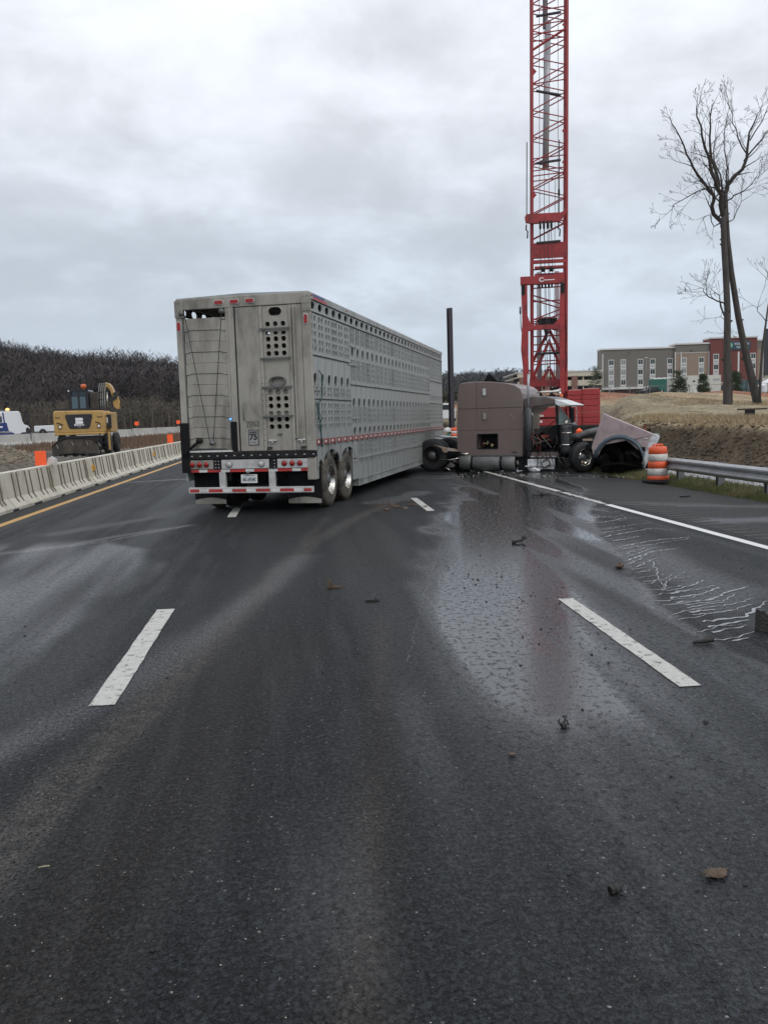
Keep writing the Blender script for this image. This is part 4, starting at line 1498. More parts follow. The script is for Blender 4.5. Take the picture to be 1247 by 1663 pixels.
# sheaves and the two ropes meeting at the bottom of the ramp door
for x_ in (PLX0 - .02, PLX1 - .04):
    MB().tube([(x_, -.09, 3.74), (x_, -.03, 3.74)], .05, 12).build('sheave', M['alu_seam'], tr)
strut('rope', (PLX0 + .05, -.07, 3.70), (-2.00, -.06, 1.36), .008, M['cable'], tr)
strut('rope', (PLX1 - .04, -.07, 3.70), (-1.93, -.06, 1.36), .008, M['cable'], tr)
MB().tube([(-1.965, -.07, 1.33), (-1.965, -.02, 1.33)], .05, 12).build('sheave', M['steel_gray'], tr)
MB().bar((-1.965, -.05, 1.36), (-1.965, -.05, 1.26), .07, .03).build('rope_anchor', M['alu'], tr)
MB().tube([(-2.40, -.06, 1.23), (-2.32, -.07, 1.30), (-2.22, -.06, 1.37)], [.02, .03, .02], 8).build('crank_arm', M['black_steel'], tr)
MB().tube([(-2.21, -.10, 1.385), (-2.21, -.02, 1.385)], .055, 14).build('crank_hub', M['black_steel'], tr)
MB().box(PLX0, -1.55, -.05, .04, 1.165, 1.195).build('threshold', M['white_tape'], tr)
# rubber curtains
MB().box(-1.575, -1.46, -.05, -.035, 1.17, 1.72).build('rubber_strip', M['black'], tr)
MB().box(-TW - .05, -TW + .12, -.06, -.04, .78, 1.72).build('rubber_strip', M['black'], tr)
MB().tube([(-1.575, -.06, 1.77), (-1.575, -.045, 1.77)], .016, 10).build('blue_glint', M['blue_light'], tr)  # glowing disc added for a glint of blue light, not a trailer lamp
# black deck edge
MB().box(-TW - .04, .036, -.06, .10, 1.03, 1.165).build('deck_edge', M['black_steel'], tr, bevel=0.01)
dk = MB()
for i in range(15):
    x_ = -TW + .15 + i * .17
    dk.box(x_, x_ + .035, -.066, -.058, 1.085, 1.10)
dk.build('deck_bolt', M['alu_clean'], tr)
MB().box(-TW, .03, -.02, .10, .79, 1.03).build('light_beam', M['black_steel'], tr)
for x0, x1, mm in ((-2.45, -1.96, 'alu'), (-1.80, -.86, 'alu_clean'), (-.70, -.12, 'alu_clean')):
    MB().box(x0, x1, -.045, -.02, .845, 1.015).build('light_panel', M[mm], tr, bevel=0.006)
for x0 in (-1.95, -.85):
    b = MB().box(x0, x0 + .14, -.05, -.021, .84, 1.02)
    b.build('bolt_plate', M['black_steel'], tr)
    b = MB()
    for xx in (x0 + .04, x0 + .10):
        for zz in (.87, .93, .99):
            if xx > x0 + .05 or x0 < -1:
                b.tube([(xx, -.058, zz), (xx, -.05, zz)], .011, 6)
    b.build('bolt', M['alu_clean'], tr)


def round_lamp(x_, z_, r, mm):
    MB().tube([(x_, -.06, z_), (x_, -.045, z_)], r, 16).build('lamp_rim', M['alu_seam'], tr)
    MB().lathe([(-.061, r * .86), (-.072, r * .6), (-.078, 0.001)], axis='y', c=(x_, 0, z_), n=16).build('tail_lamp', M[mm], tr)


for x_ in (-2.38, -2.24, -2.10, -.56, -.41, -.265):
    round_lamp(x_, .935, .055, 'red_lens')
for x_ in (-1.64, -1.01):
    round_lamp(x_, .93, .062, 'white_lens')


def oval_lamp(x_, z_, w, h, vert=False):
    def cap(rx, rz_):
        r = min(rx, rz_)
        pts = []
        for k in range(20):
            t = 2 * math.pi * k / 20
            ct, st = math.cos(t), math.sin(t)
            pts.append((x_ + ct * r + math.copysign(rx - r, ct), z_ + st * r + math.copysign(rz_ - r, st)))
        return pts
    MB().prism(cap(w, h), -.045, -.028).build('lamp_rim', M['alu_clean'], tr)
    MB().prism(cap(w * .82, h * .72) if not vert else cap(w * .72, h * .82), -.056, -.0452).build('marker_lamp', M['red_lens'], tr)


for x_ in (-1.70, -1.40, -1.10):
    oval_lamp(x_, 3.90, .10, .048)
oval_lamp(-TW + .03, 3.50, .045, .10, True)
oval_lamp(-.05, 3.52, .045, .10, True)
# tape under the lamps
x_ = -TW + .06
for wd, mm in ((.22, 'red_tape'), (.17, 'white_tape'), (.27, 'red_tape'), (.18, 'white_tape'), (.31, 'red_tape'), (.17, 'white_tape'), (.28, 'red_tape'), (.18, 'white_tape'),
               (.28, 'red_tape'), (.17, 'white_tape'), (.13, 'red_tape')):
    MB().box(x_, x_ + wd - .004, -.032, -.0205, .785, .838).build('tape_strip', M[mm], tr)
    x_ += wd
# licence plate
pl = MB().box(-1.42, -1.10, -.055, -.04, .575, .735).build('licence_plate', M['plate'], tr, bevel=0.004)
text('plate_number', 'AK-69240', .10, M['ink'], pl, (-1.26, -.058, .640), (R(90), 0, 0), .62, bold=0.0)
MB().box(-1.37, -1.15, -.058, -.0555, .71, .718).build('plate_line', M['ink'], pl)
MB().tube([(-1.27, -.09, .77), (-1.27, -.03, .77)], .03, 10).build('plate_lamp', M['steel_gray'], tr)
# underride guard
for x_ in (-1.86, -.88):
    MB().box(x_, x_ + .12, -.03, .04, .47, .79).build('bumper_post', M['alu_clean'], tr)
MB().box(-TW + .06, -.03, -.06, .03, .39, .50).build('bumper', M['alu_clean'], tr, bevel=0.008)
x_ = -TW + .09
for wd, mm in ((.19, 'red_tape'), (.19, 'white_tape'), (.28, 'red_tape'), (.19, 'white_tape'), (.28, 'red_tape'), (.19, 'white_tape'), (.28, 'red_tape'), (.19, 'white_tape'),
               (.27, 'red_tape'), (.19, 'white_tape'), (.15, 'red_tape')):
    MB().box(x_, x_ + wd - .004, -.0625, -.0601, .412, .468).build('tape_strip', M[mm], tr)
    x_ += wd
# mud flaps with pale weights
for x0, x1 in ((-TW + .03, -1.86), (-.62, .04)):
    MB().box(x0, x1, .28, .30, .16, .84).build('mud_flap', M['black'], tr)
    w_ = MB()
    n_p = 8
    top = [(x0 + .01 + (x1 - x0 - .02) * k / n_p, .235 + .045 * math.sin(math.pi * k / n_p)) for k in range(n_p + 1)]
    w_.prism([(x1 - .01, .16), (x0 + .01, .16)] + top, .262, .279)
    w_.build('flap_weight', M['alu'], tr)
MB().box(-TW + .7, -.62, .75, .78, .42, .95).build('spring_hanger', M['black_steel'], tr)
MB().tube([(-1.5, .5, .42), (-.9, .5, .42)], .09, 12).build('air_tank', M['steel_gray'], tr)
# side markings at the rear top corner
MB().box(.031, .034, .20, .95, 3.94, 3.99).build('decal', M['decal_blue'], tr)
MB().box(.031, .034, .20, 1.1, 3.89, 3.938).build('decal', M['decal_red'], tr)
text('decal_letter', 'I', .05, M['decal_white'], tr, (.035, .62, 3.965), (R(90), 0, R(90)), 1.6)
for y_ in (.1, 2.6, 7.0, 11.5, 15.9):
    MB().lathe([(.031, .02), (.045, .016), (.05, .001)], c=(0, y_, 3.95), n=8).build('side_marker', M['red_lens'], tr)
# hoses dangling at the rear corner of the side
MB().tube([(.03, .42, 2.62), (.06, .47, 2.55), (.05, .50, 2.2), (.04, .50, 2.1), (.045, .30, 2.0), (.06, .18, 1.8), (.05, .35, 1.6), (.06, .30, 1.45), (.05, .38, 1.2)], .012, 6).build('hose', M['green_hose'], tr)
MB().tube([(.03, .15, 2.05), (.05, .18, 1.9), (.05, .4, 1.75), (.05, .25, 1.55), (.05, .42, 1.3)], .009, 6).build('hose', M['green_hose'], tr)
# torn bits sticking out on the left rear edge
MB().tube([(-TW - .03, 0, 2.62), (-TW - .10, 0, 2.68), (-TW - .07, 0, 2.55), (-TW - .12, 0, 2.5)], .012, 5).build('bent_hook', M['alu_seam'], tr)

# ------------------------------------------------------------------ wrecked tractor
tk = empty('wrecked_truck', (4.9, 26.2, 0), -0.5, 'brown road tractor with sleeper, its cab torn open and sunk to the asphalt', 'truck')
SL = [(-.05, .64), (-.06, 1.25), (-.03, 2.2), (0.03, 2.64), (.12, 2.70), (.6, 2.72), (1.0, 2.70), (1.45, 2.65), (1.75, 2.57), (1.92, 2.46), (1.99, 2.3), (2.02, 1.9), (2.01, 1.6), (1.98, .45), (.37, .47)]


def clip_poly(poly, z0, z1, x0, x1):
    def cut(P, f):
        out = []
        for i in range(len(P)):
            a, b = P[i], P[(i + 1) % len(P)]
            fa, fb = f(a), f(b)
            if fa >= 0:
                out.append(a)
            if fa * fb < 0:
                t = fa / (fa - fb)
                out.append((a[0] + (b[0] - a[0]) * t, a[1] + (b[1] - a[1]) * t))
        return out
    P = cut(poly, lambda p: p[1] - z0)
    P = cut(P, lambda p: z1 - p[1])
    P = cut(P, lambda p: p[0] - x0)
    return cut(P, lambda p: x1 - p[0])


core = [(a * .985 + .012, b * .985 + .02) for a, b in SL]
MB().prism(clip_poly(core, 1.2, 3, -1, 3), .02, 2.28).build('sleeper_shell', M['brown'], tk, bevel=0.05)
MB().prism(clip_poly(core, .3, 1.2, -1, 3), .45, 2.28).build('sleeper_base', M['black_steel'], tk)
g = .0025
for (za, zb2, xa, xb) in ((1.90, 3, -1, .57), (1.90, 3, .57, 3), (1.25, 1.90, -1, .57), (1.25, 1.90, .57, 3)):
    P = clip_poly(SL, za + g, zb2 - g, xa + g, xb - g)
    MB().prism(P, -.01, .03 if zb2 < 2 else 2.30, ).build('sleeper_panel', M['brown'], tk, bevel=0.02 if zb2 > 2 else 0.004)
lower = clip_poly(SL, 0, 1.25 - g, -1, 3)
for (za, zb2, xa, xb) in ((1.13, 2, -1, 3), (.0, .70, -1, 3), (.70, 1.13, -1, .60), (.70, 1.13, 1.22, 3)):
    P = clip_poly(lower, za, zb2, xa, xb)
    MB().prism(P, -.01, .44).build('lower_panel', M['brown'], tk)
hf = MB()
pts = [(.60, .70), (1.22, .70), (1.22, 1.13), (.60, 1.13)]
for i in range(4):
    a, b = pts[i], pts[(i + 1) % 4]
    hf.bar((a[0], -.012, a[1]), (b[0], -.012, b[1]), .03, .03)
hf.build('hatch_frame', M['black'], tk)
jk = MB()
rr = random.Random(12)
for i in range(9):
    jk.tube([(.66 + rr.random() * .45, .1 + rr.random() * .2, .72 + rr.random() * .2), (.66 + rr.random() * .45, .1 + rr.random() * .2, .74 + rr.random() * .22),
             (.66 + rr.random() * .45, .1, .72 + rr.random() * .15)], .014, 5, mi=i % 3)
jk.blob((1.0, .15, .78), .06, 3, mi=1)
jk.build('hatch_wiring', [M['red_junk'], M['straw'], M['black']], tk)
MB().box(-.02, 1.96, -.03, .02, .455, .50).build('step_rail', M['steel_gray'], tk)
# sleeper lamps
for z0, z1 in ((2.30, 2.50), (1.58, 1.77)):
    MB().box(.77, .90, -.03, -.012, z0 - .01, z1 + .01).build('lamp_frame', M['alu_seam'], tk)
    MB().box(.785, .885, -.045, -.0305, z0, z1).build('side_lamp', M['white_tape'] if z0 > 2 else M['alu'], tk)
MB().tube([(1.62, -.012, 1.72), (1.70, -.013, 1.62), (1.72, -.012, 1.52)], .008, 4).build('scratch', M['brown_hood'], tk)
MB().box(1.66, 1.80, -.014, -.0105, .555, .59).build('badge', M['ink'], tk)
# roof fin (bent air deflector)
MB().prism([(.50, 2.70), (.56, 2.76), (.64, 2.90), (.72, 2.99), (.86, 2.88), (1.02, 2.70)], .9, 1.0).build('roof_fin', M['black'], tk)
MB().prism([(.42, 2.71), (.42, 2.75), (1.2, 2.73), (1.2, 2.68)], .6, 1.6).build('roof_plate', M['black'], tk)
# muffler, stack
MB().lathe([(.60, .09), (.64, .13), (1.84, .135), (1.90, .06)], axis='z', c=(2.17, -.02, 0), n=20).build('muffler', M['muffler'], tk)
MB().tube([(2.17, -.02, 1.88), (2.175, -.02, 2.5), (2.19, -.02, 2.87)], .036, 14).build('exhaust_stack', M['silver'], tk)
MB().tube([(2.17, -.02, .62), (2.17, .0, .4), (2.1, .3, .25)], .08, 10).build('exhaust_elbow', M['black_steel'], tk)
MB().bar((2.32, -.06, .78), (2.32, -.06, 1.65), .014, .014).build('grab_rail', M['chrome'], tk)
MB().tube([(2.28, -.08, 1.74), (2.31, -.1, 1.70), (2.315, -.08, 1.6)], .012, 5).build('grab_bracket', M['white_tape'], tk)
# cab roof with visor
rf = [(2.02, 2.02), (2.06, 2.17), (2.3, 2.225), (2.65, 2.21), (2.95, 2.12), (3.05, 2.03), (3.05, 1.96), (2.6, 1.93), (2.3, 1.90), (2.22, 1.80), (2.08, 1.70)]
MB().prism(rf, .0, 2.1).build('cab_roof', M['brown_scorch'], tk, bevel=0.03)
MB().prism([(2.95, 2.11), (3.2, 2.02), (3.44, 1.93), (3.42, 1.905), (2.98, 1.915)], -.02, 2.1).build('sun_visor', M['white_paint'], tk, bevel=0.008)
# horns and roof lamp
MB().lathe([(2.25, .025), (2.75, .028), (2.88, .05), (2.96, .085)], c=(0, .7, 2.34), n=14).build('air_horn', M['chrome'], tk)
MB().lathe([(2.25, .025), (2.65, .028), (2.8, .05), (2.88, .085)], c=(0, 1.2, 2.37), n=14).build('air_horn', M['chrome'], tk)
MB().lathe([(2.19, .055), (2.25, .05), (2.28, .02)], axis='z', c=(3.02, .6, 0), n=10).build('roof_lamp', M['amber'], tk)
# pillars and windshield
MB().bar((3.0, .02, 1.95), (3.02, .02, 1.35), .07, .09).build('door_pillar', M['black_steel'], tk)
MB().bar((3.02, .02, 1.95), (3.42, .05, 1.40), .035, .05).build('windscreen_pillar', M['alu_seam'], tk)
MB().add([(3.07, .04, 1.90), (3.41, .06, 1.40), (3.05, .04, 1.38), (3.07, .06, 1.9), (3.41, .08, 1.40), (3.05, .06, 1.38)],
         [(0, 1, 2), (3, 5, 4), (0, 3, 4, 1), (1, 4, 5, 2), (2, 5, 3, 0)]).build('vent_window', M['shield'], tk)

MB().bar((2.96, .0, 1.375), (3.44, .0, 1.395), .03, .03).build('window_sill', M['chrome'], tk)
MB().bar((3.0, 2.05, 1.95), (3.02, 2.05, 1.35), .07, .09).build('door_pillar', M['black_steel'], tk)
# mirror bracket
mr_ = MB()
for a, b in (((3.46, 1.88), (3.62, 1.875)), ((3.62, 1.875), (3.63, 1.36)), ((3.63, 1.36), (3.5, 1.34))):
    mr_.bar((a[0], -.22, a[1]), (b[0], -.22, b[1]), .018, .018)
mr_.bar((3.44, 0, 1.40), (3.62, -.22, 1.40), .018, .018)
mr_.build('mirror_bracket', M['chrome'], tk)
MB().box(3.46, 3.56, -.28, -.20, 1.42, 1.84).build('mirror', M['black'], tk, bevel=0.015)
MB().blob((3.53, -.22, 1.36), .09, 2, 2, (1, .8, 1), .02).build('round_mirror', M['steel_gray'], tk)
# air cleaner
MB().lathe([(.50, .07), (.53, .155), (.62, .16), (1.20, .16), (1.24, .15), (1.28, .16), (1.33, .13), (1.37, .06)], axis='z', c=(3.29, -.1, 0), n=24).build('air_cleaner', M['muffler'], tk)
cb = MB()
for z_ in (.78, 1.12):
    cb.lathe([(z_ - .02, .162), (z_ - .02, .168), (z_ + .02, .168), (z_ + .02, .162)], axis='z', c=(3.29, -.1, 0), n=24)
cb.build('air_cleaner_band', M['chrome'], tk)
MB().tube([(3.29, -.1, 1.36), (3.29, .0, 1.46), (3.2, .15, 1.45)], .06, 10).build('intake_elbow', M['chrome'], tk)
# firewall, floor, dash, seats, gutted interior
MB().box(3.02, 3.10, .0, 2.1, .40, 1.37).build('firewall', M['dull_black'], tk)
MB().box(2.05, 3.1, .0, 2.1, .52, .60).build('cab_floor', M['black_steel'], tk)
MB().box(2.16, 3.05, -.03, .03, .40, .56).build('sill_panel', M['brown'], tk, bevel=0.01)
sb_ = MB()
for i in range(4):
    sb_.box(2.22 + i * .21, 2.34 + i * .21, -.045, -.03, .43, .455)
sb_.build('sill_cleat', M['white_tape'], tk)
it = MB()
rr = random.Random(3)
for i in range(26):
    c_ = (2.35 + rr.random() * .65, .2 + rr.random() * 1.5, .62 + rr.random() * .50)
    it.blob(c_, .10 + rr.random() * .09, i, 1, (1.3, 1, .8), .3, mi=[0, 0, 0, 1, 2][rr.randrange(5)])
it.build('interior_wreckage', [M['dull_black'], M['black_steel'], M['red_junk']], tk)
MB().box(2.30, 2.62, .9, 1.5, .6, 1.15).build('seat', M['black'], tk, bevel=0.04)
MB().prism([(2.55, 1.15), (2.72, 1.28), (3.02, 1.42), (3.02, .95), (2.75, .9)], .25, 1.9).build('dashboard', M['black_steel'], tk, bevel=0.02)
sw = MB()
pts = [(2.66 + .12 * math.sin(k * math.pi / 8), 1.55 + .22 * math.cos(k * math.pi / 8), 1.28 + .17 * math.sin(k * math.pi / 8)) for k in range(17)]
sw.tube(pts, .014, 6, cap=False)
sw.build('steering_wheel', M['black'], tk)
MB().tube([(2.55, .1, 1.16), (2.8, .1, 1.38), (2.95, .1, 1.5)], .012, 5).build('bent_strip', M['black'], tk)
# step box, torn light panel and wires below the door
MB().box(2.14, 2.94, -.06, .02, .07, .37).build('step_box', M['white_paint'], tk)
MB().box(2.08, 2.9, -.12, -.05, -.0 + .03, .07).build('bent_step', M['white_paint'], tk, rot=(0, R(-3), 0))
hl = MB()
hl.box(-.13, .13, -.02, .02, -.09, .09, 0)
hl.box(-.10, .10, -.028, -.02, -.065, .065, 1)
hl.build('dangling_lamp', [M['ink'], M['white_lens']], tk, loc=(2.70, -.13, .23), rot=(0, R(-28), 0))
wr = MB()
wr.tube([(2.46, -.05, .62), (2.45, -.10, .4), (2.44, -.12, .2), (2.40, -.14, .05)], .012, 5)
wr.tube([(2.68, -.05, .62), (2.70, -.1, .45), (2.72, -.12, .33)], .012, 5)
wr.tube([(2.50, -.08, .30), (2.6, -.12, .20), (2.62, -.12, .32), (2.72, -.12, .36)], .010, 5)
wr.tube([(2.35, -.1, .02), (2.6, -.2, .04), (2.9, -.1, .02)], .012, 5)
wr.build('loose_wiring', M['black'], tk)
MB().blob((2.38, -.25, .06), .14, 5, 1, (1.2, .6, .5), .35).build('bent_bracket', M['white_paint'], tk)
# fuel tanks lying on the road
MB().lathe([(.0, .05), (.01, .22), (.05, .255), (.34, .26), (.38, .23)], c=(0, .12, .29), n=22).build('fuel_tank', M['tank'], tk)
MB().lathe([(.45, .24), (.47, .25), (1.26, .25), (1.28, .24)], c=(0, .12, .25), n=22).build('fuel_tank', M['tank'], tk)
MB().lathe([(1.36, .24), (1.38, .25), (1.74, .25), (1.76, .2)], c=(0, .12, .25), n=22).build('fuel_tank', M['tank'], tk)
st_ = MB()
for x_ in (.41, 1.32):
    st_.lathe([(x_ - .04, .22), (x_ - .04, .235), (x_ + .04, .235), (x_ + .04, .22)], c=(0, .12, .25), n=22)
st_.build('tank_strap', M['black_steel'], tk)
MB().tube([(.03, -.02, .50), (.1, -.05, .56), (.2, -.02, .52), (.3, -.03, .56)], [.05, .03, .06, .03], 8).build('crumpled_cap', M['chrome'], tk)
MB().lathe([(1.80, .02), (1.81, .06), (1.85, .065)], c=(0, -.05, .27), n=10).build('valve', M['alu'], tk)
MB().box(1.8, 3.1, .1, 2.0, .03, .42).build('chassis_block', M['black_steel'], tk)
# frame rails, rear axle and tyres under the trailer nose
for y_ in (.65, 1.5):
    MB().box(-2.6, 3.6, y_, y_ + .08, .42, .66).build('frame_rail', M['black_steel'], tk)
MB().prism([(-.9, .98), (-.86, .90), (-.3, .60), (-.2, .58), (.1, .60), (.12, .56), (-.35, .5), (-.9, .5)], .15, .2).build('quarter_fender', M['black_steel'], tk)
tp = MB()
tp.add([(-.82, -.05, .84), (-.58, .0, .74), (-.52, .0, .60), (-.42, .0, .575), (-.34, .0, .635), (.12, .0, .60), (-.05, .05, .68), (-.42, .05, .74)],
       [(0, 1, 7), (1, 2, 3, 4, 7), (4, 5, 6, 7)])
o_ = tp.build('torn_plate', M['rusty_tin'], tk)
sm_ = o_.modifiers.new('thick', 'SOLIDIFY')
sm_.thickness = .015
wheel('drive_wheel', tk, (-.95, .05, .50), R(-90), .50, dual=True, tm='tyre_dark', rim='black_steel')
wheel('drive_wheel', tk, (-2.2, .05, .50), R(-90), .50, dual=True, tm='tyre_dark', rim='black_steel')
wheel('drive_wheel', tk, (-.95, 2.2, .50), R(90), .50, dual=True, tm='tyre_dark', rim='black_steel')
rj = MB()
rr = random.Random(8)
for i in range(26):
    rj.blob((-.6 + rr.random() * 1.1, .1 + rr.random() * 1.2, .05 + rr.random() * .40), .08 + rr.random() * .1, i, 1, (1.4, 1, .8), .4, mi=0 if rr.random() < .8 else 1)
rj.tube([(-.6, -.02, .38), (-.3, -.03, .36), (.0, -.02, .42)], .02, 5, mi=2)
rj.tube([(-.5, -.1, .05), (-.4, -.12, .12), (-.25, -.1, .04)], .02, 5, mi=2)
rj.build('rear_wreckage', [M['dull_black'], M['junk_gray'], M['chrome']], tk)
tr_ = MB()
rr2 = random.Random(77)
for i in range(14):
    x_ = 2.3 + rr2.random() * 1.6
    z_ = .5 + rr2.random() * .7
    tr_.tube([(x_, -.08, z_), (x_ + rr2.uniform(-.1, .15), -.16, z_ - .18), (x_ + rr2.uniform(-.2, .2), -.12, max(.03, z_ - .45)), (x_ + rr2.uniform(-.3, .3), -.15, max(.02, z_ - .6))], rr2.uniform(.006, .013), 4, mi=i % 3)
tr_.build('dangling_cables', [M['black'], M['junk_gray'], M['red_junk']], tk)['kind'] = 'stuff'
for i, (x_, z_, l_, a_) in enumerate(((2.42, 1.12, .5, .5), (2.6, .82, .42, -.3), (2.8, 1.0, .38, .9), (3.55, .72, .5, -.6), (3.3, .42, .45, .2))):
    MB().bar((0, 0, 0), (l_, .03, 0), .03, .02).build('bent_trim', M['steel_gray'] if i % 2 else M['alu_seam'], tk, loc=(x_ - l_ / 2, -.05, z_), rot=(0, a_, 0))
# engine bay wreckage in front of the firewall
ej = MB()
for i in range(70):
    u_ = 3.15 + rr.random() * 2.2
    v_ = -.35 - (u_ - 3.1) * .35 + rr.random() * 1.5
    ej.blob((u_, v_, .08 + rr.random() * (.75 if u_ < 4.2 else .62)), .10 + rr.random() * .13, i + 40, 1, (1.2, 1, .9), .4, mi=0 if rr.random() < .82 else 1)
ej.box(3.5, 4.8, .2, 1.1, .25, .85, 0)
ej.build('engine', [M['dull_black'], M['black_steel']], tk)
MB().tube([(3.5, -.1, 1.02), (3.7, -.15, 1.02), (3.9, -.15, 1.10), (4.2, -.1, 1.17), (4.35, -.1, 1.17)], [.09, .10, .11, .10, .08], 12).build('intake_pipe', M['junk_gray'] if False else M['tank'], tk)
MB().tube([(3.6, -.1, .95), (3.75, -.1, .8), (3.55, -.1, .6)], [.05, .06, .05], 8).build('coolant_pipe', M['tank'], tk)
hs = MB()
for i in range(9):
    a = (3.2 + rr.random() * 1.6, -.3 + rr.random() * .6, .3 + rr.random() * .7)
    hs.tube([a, (a[0] + rr.uniform(-.3, .3), a[1] - .1, a[2] - rr.random() * .3), (a[0] + rr.uniform(-.4, .4), a[1], max(.03, a[2] - rr.random() * .6))], .018, 5)
hs.build('loose_hose', M['black'], tk)
c7, s7 = math.cos(-.7), math.sin(-.7)
fw = wheel('front_wheel', tk, (3.93, -.60, .43), R(-90) + R(52), .43, .26, False, 'tyre_dark', 'chrome')

# ------------------------------------------------------------------ torn-off hood with its wheel arch
hdE = empty('truck_hood', (7.75, 22.75, 0), -0.7, 'detached mauve truck hood with blue grey wheel arch, tipped beside the orange drum', 'truck hood')
HP = [(.46, 1.65), (1.83, 1.07), (1.80, .95), (1.62, .42), (1.52, .37)]
AR = []
for k in range(11):
    a = math.radians(-8 + k * 17.2)
    AR.append((.92 + math.cos(a) * .62, .37 + math.sin(a) * .60))
HP += AR + [(.20, .58), (.15, .76)]
bm = bmesh.new()
vv = [bm.verts.new((a, 0, b)) for a, b in HP]
fc = bm.faces.new(vv)
bmesh.ops.triangulate(bm, faces=[fc])
me = bpy.data.meshes.new('hood_side')
bm.to_mesh(me)
bm.free()
me.materials.append(M['brown_hood'])
o_ = inst('side_skin', me, hdE)
sm_ = o_.modifiers.new('thick', 'SOLIDIFY')
sm_.thickness = .03
sm_.offset = -1
# top skin rolling over to the far side
ts = MB()
prof = [(0, 0), (.02, .012), (.08, .01), (.25, -.06), (.45, -.2), (.6, -.42)]
vs = []
for t in np.linspace(0, 1, 7):
    x_, z_ = .46 + (1.83 - .46) * t, 1.65 + (1.07 - 1.65) * t
    for d_, h_ in prof:
        vs.append((x_ + h_ * .2, d_, z_ + h_ * .9 - .004))
ts.add(vs, [(i * 6 + k, i * 6 + k + 1, (i + 1) * 6 + k + 1, (i + 1) * 6 + k) for i in range(6) for k in range(5)], smooth=True)
o_ = ts.build('top_skin', M['brown_hood'], hdE)
o_.modifiers.new('thick', 'SOLIDIFY').thickness = .02
# crease along the top edge and the back edge
MB().tube([(.47, -.012, 1.58), (1.1, -.012, 1.31), (1.70, -.012, 1.06)], .014, 6).build('crease', mat('crease_dark', (0.12, .09, .088), .5), hdE)
o_ = MB().add([(.46, 0, 1.65), (.15, 0, .76), (.2, .6, .85), (.42, .6, 1.3)], [(0, 1, 2, 3)]).build('rear_bulkhead', M['black_steel'], hdE)
# wheel arch flare
fl = MB()
vs = []
for k in range(13):
    a = math.radians(-14 + k * 15.4)
    tp_ = 1 - .55 * max(0, 1 - k / 6)
    for rr_, d_ in ((.60, .0), (.60, -.07), (.60 + .07 * tp_, -.065), (.60 + .12 * tp_, -.02)):
        vs.append((.92 + math.cos(a) * (rr_ + .03), d_, .37 + math.sin(a) * (rr_ + .01)))
fl.add(vs, [(i * 4 + k, i * 4 + k + 1, (i + 1) * 4 + k + 1, (i + 1) * 4 + k) for i in range(12) for k in range(3)], smooth=True)
o_ = fl.build('arch_flare', M['teal'], hdE)
o_.modifiers.new('thick', 'SOLIDIFY').thickness = .015
o_ = MB().add([(.145, -.015, .80), (.33, -.015, .72), (.52, -.03, .86), (.40, -.02, .98), (.22, -.008, 1.02), (.19, -.02, .55), (.30, -.05, .58)],
              [(0, 5, 6, 1), (0, 1, 2, 3, 4)]).build('lower_skirt', M['teal'], hdE)
o_.modifiers.new('thick', 'SOLIDIFY').thickness = .01
# inner liner, dark
il = MB()
vs = []
for k in range(11):
    a = math.radians(-8 + k * 17.2)
    for d_ in (.02, .75):
        vs.append((.92 + math.cos(a) * .62, d_, .37 + math.sin(a) * .60))
il.add(vs, [(2 * i, 2 * i + 1, 2 * i + 3, 2 * i + 2) for i in range(10)])
il.add([(.92 + math.cos(math.radians(t)) * .62, .75, .37 + math.sin(math.radians(t)) * .6) for t in range(-8, 182, 18)] + [(.1, .75, .02), (1.6, .75, .02)], [tuple(range(13))])
o_ = il.build('arch_liner', M['dull_black'], hdE)
ij = MB()
for i in range(44):
    ij.blob((.35 + rr.random() * 1.05, .25 + rr.random() * .4, .06 + rr.random() * .62), .06 + rr.random() * .1, i + 90, 1, (1.2, 1, .9), .4, mi=0 if rr.random() < .95 else 1)
ij.tube([(1.2, .1, .62), (1.35, .1, .5), (1.42, .1, .42)], .04, 6, mi=1)
ij.tube([(.4, .12, .25), (.9, .1, .32), (1.4, .15, .22)], .05, 8, mi=0)
ij.tube([(.92, .14, .1), (.92, .14, .6)], .06, 8, mi=0)
ij.build('suspension_wreckage', [M['dull_black'], M['black_steel']], hdE)
# pale grille surround strip hanging off the front
MB().prism([(1.82, 1.10), (1.95, 1.05), (1.95, .97), (1.58, .22), (1.53, .22), (1.55, .42), (1.72, .95)], -.05, .03).build('grille_strip', M['white_paint'], hdE, bevel=0.006)
MB().prism([(1.83, 1.1), (1.88, 1.08), (1.62, .5), (1.56, .5)], .03, .35).build('grille_shell', M['alu_seam'], hdE)
hl = MB()
hl.box(1.42, 1.60, -.05, .1, .66, .76)
hl.build('headlamp_socket', M['black'], hdE)
MB().box(1.56, 1.66, -.034, -.02, .965, 1.0).build('badge', M['white_tape'], hdE)
MB().box(.23, .30, -.012, .0, 1.06, 1.085).build('latch', M['ink'], hdE)
MB().tube([(1.55, -.03, .5), (1.60, -.08, .42), (1.53, -.06, .33), (1.62, -.05, .30)], .018, 5).build('bent_hook', M['alu'], hdE)
# @@P4
# ------------------------------------------------------------------ crawler crane
ck = empty('crawler_crane', (14.02, 52.2, 0), R(-14), 'tall red lattice boom crawler crane standing behind the wrecked truck', 'crane')
XB0, XB1 = 0.36, 2.40       # boom chords (left, right) near the foot


def bx_(z):                  # boom stands almost plumb, leaning a touch to the right and away
    return 0.0095 * (z - 3) - .02


def by_(z):
    return 0.42 + 0.004 * (z - 3)


boom = empty('boom', (0, 0, 0))
boom.parent = ck
ZT = 36.0


def bp_(side, face, z):
    return Vector(((XB0 if side == 0 else XB1) + bx_(z), by_(z) + (0 if face == 0 else 1.9), z))


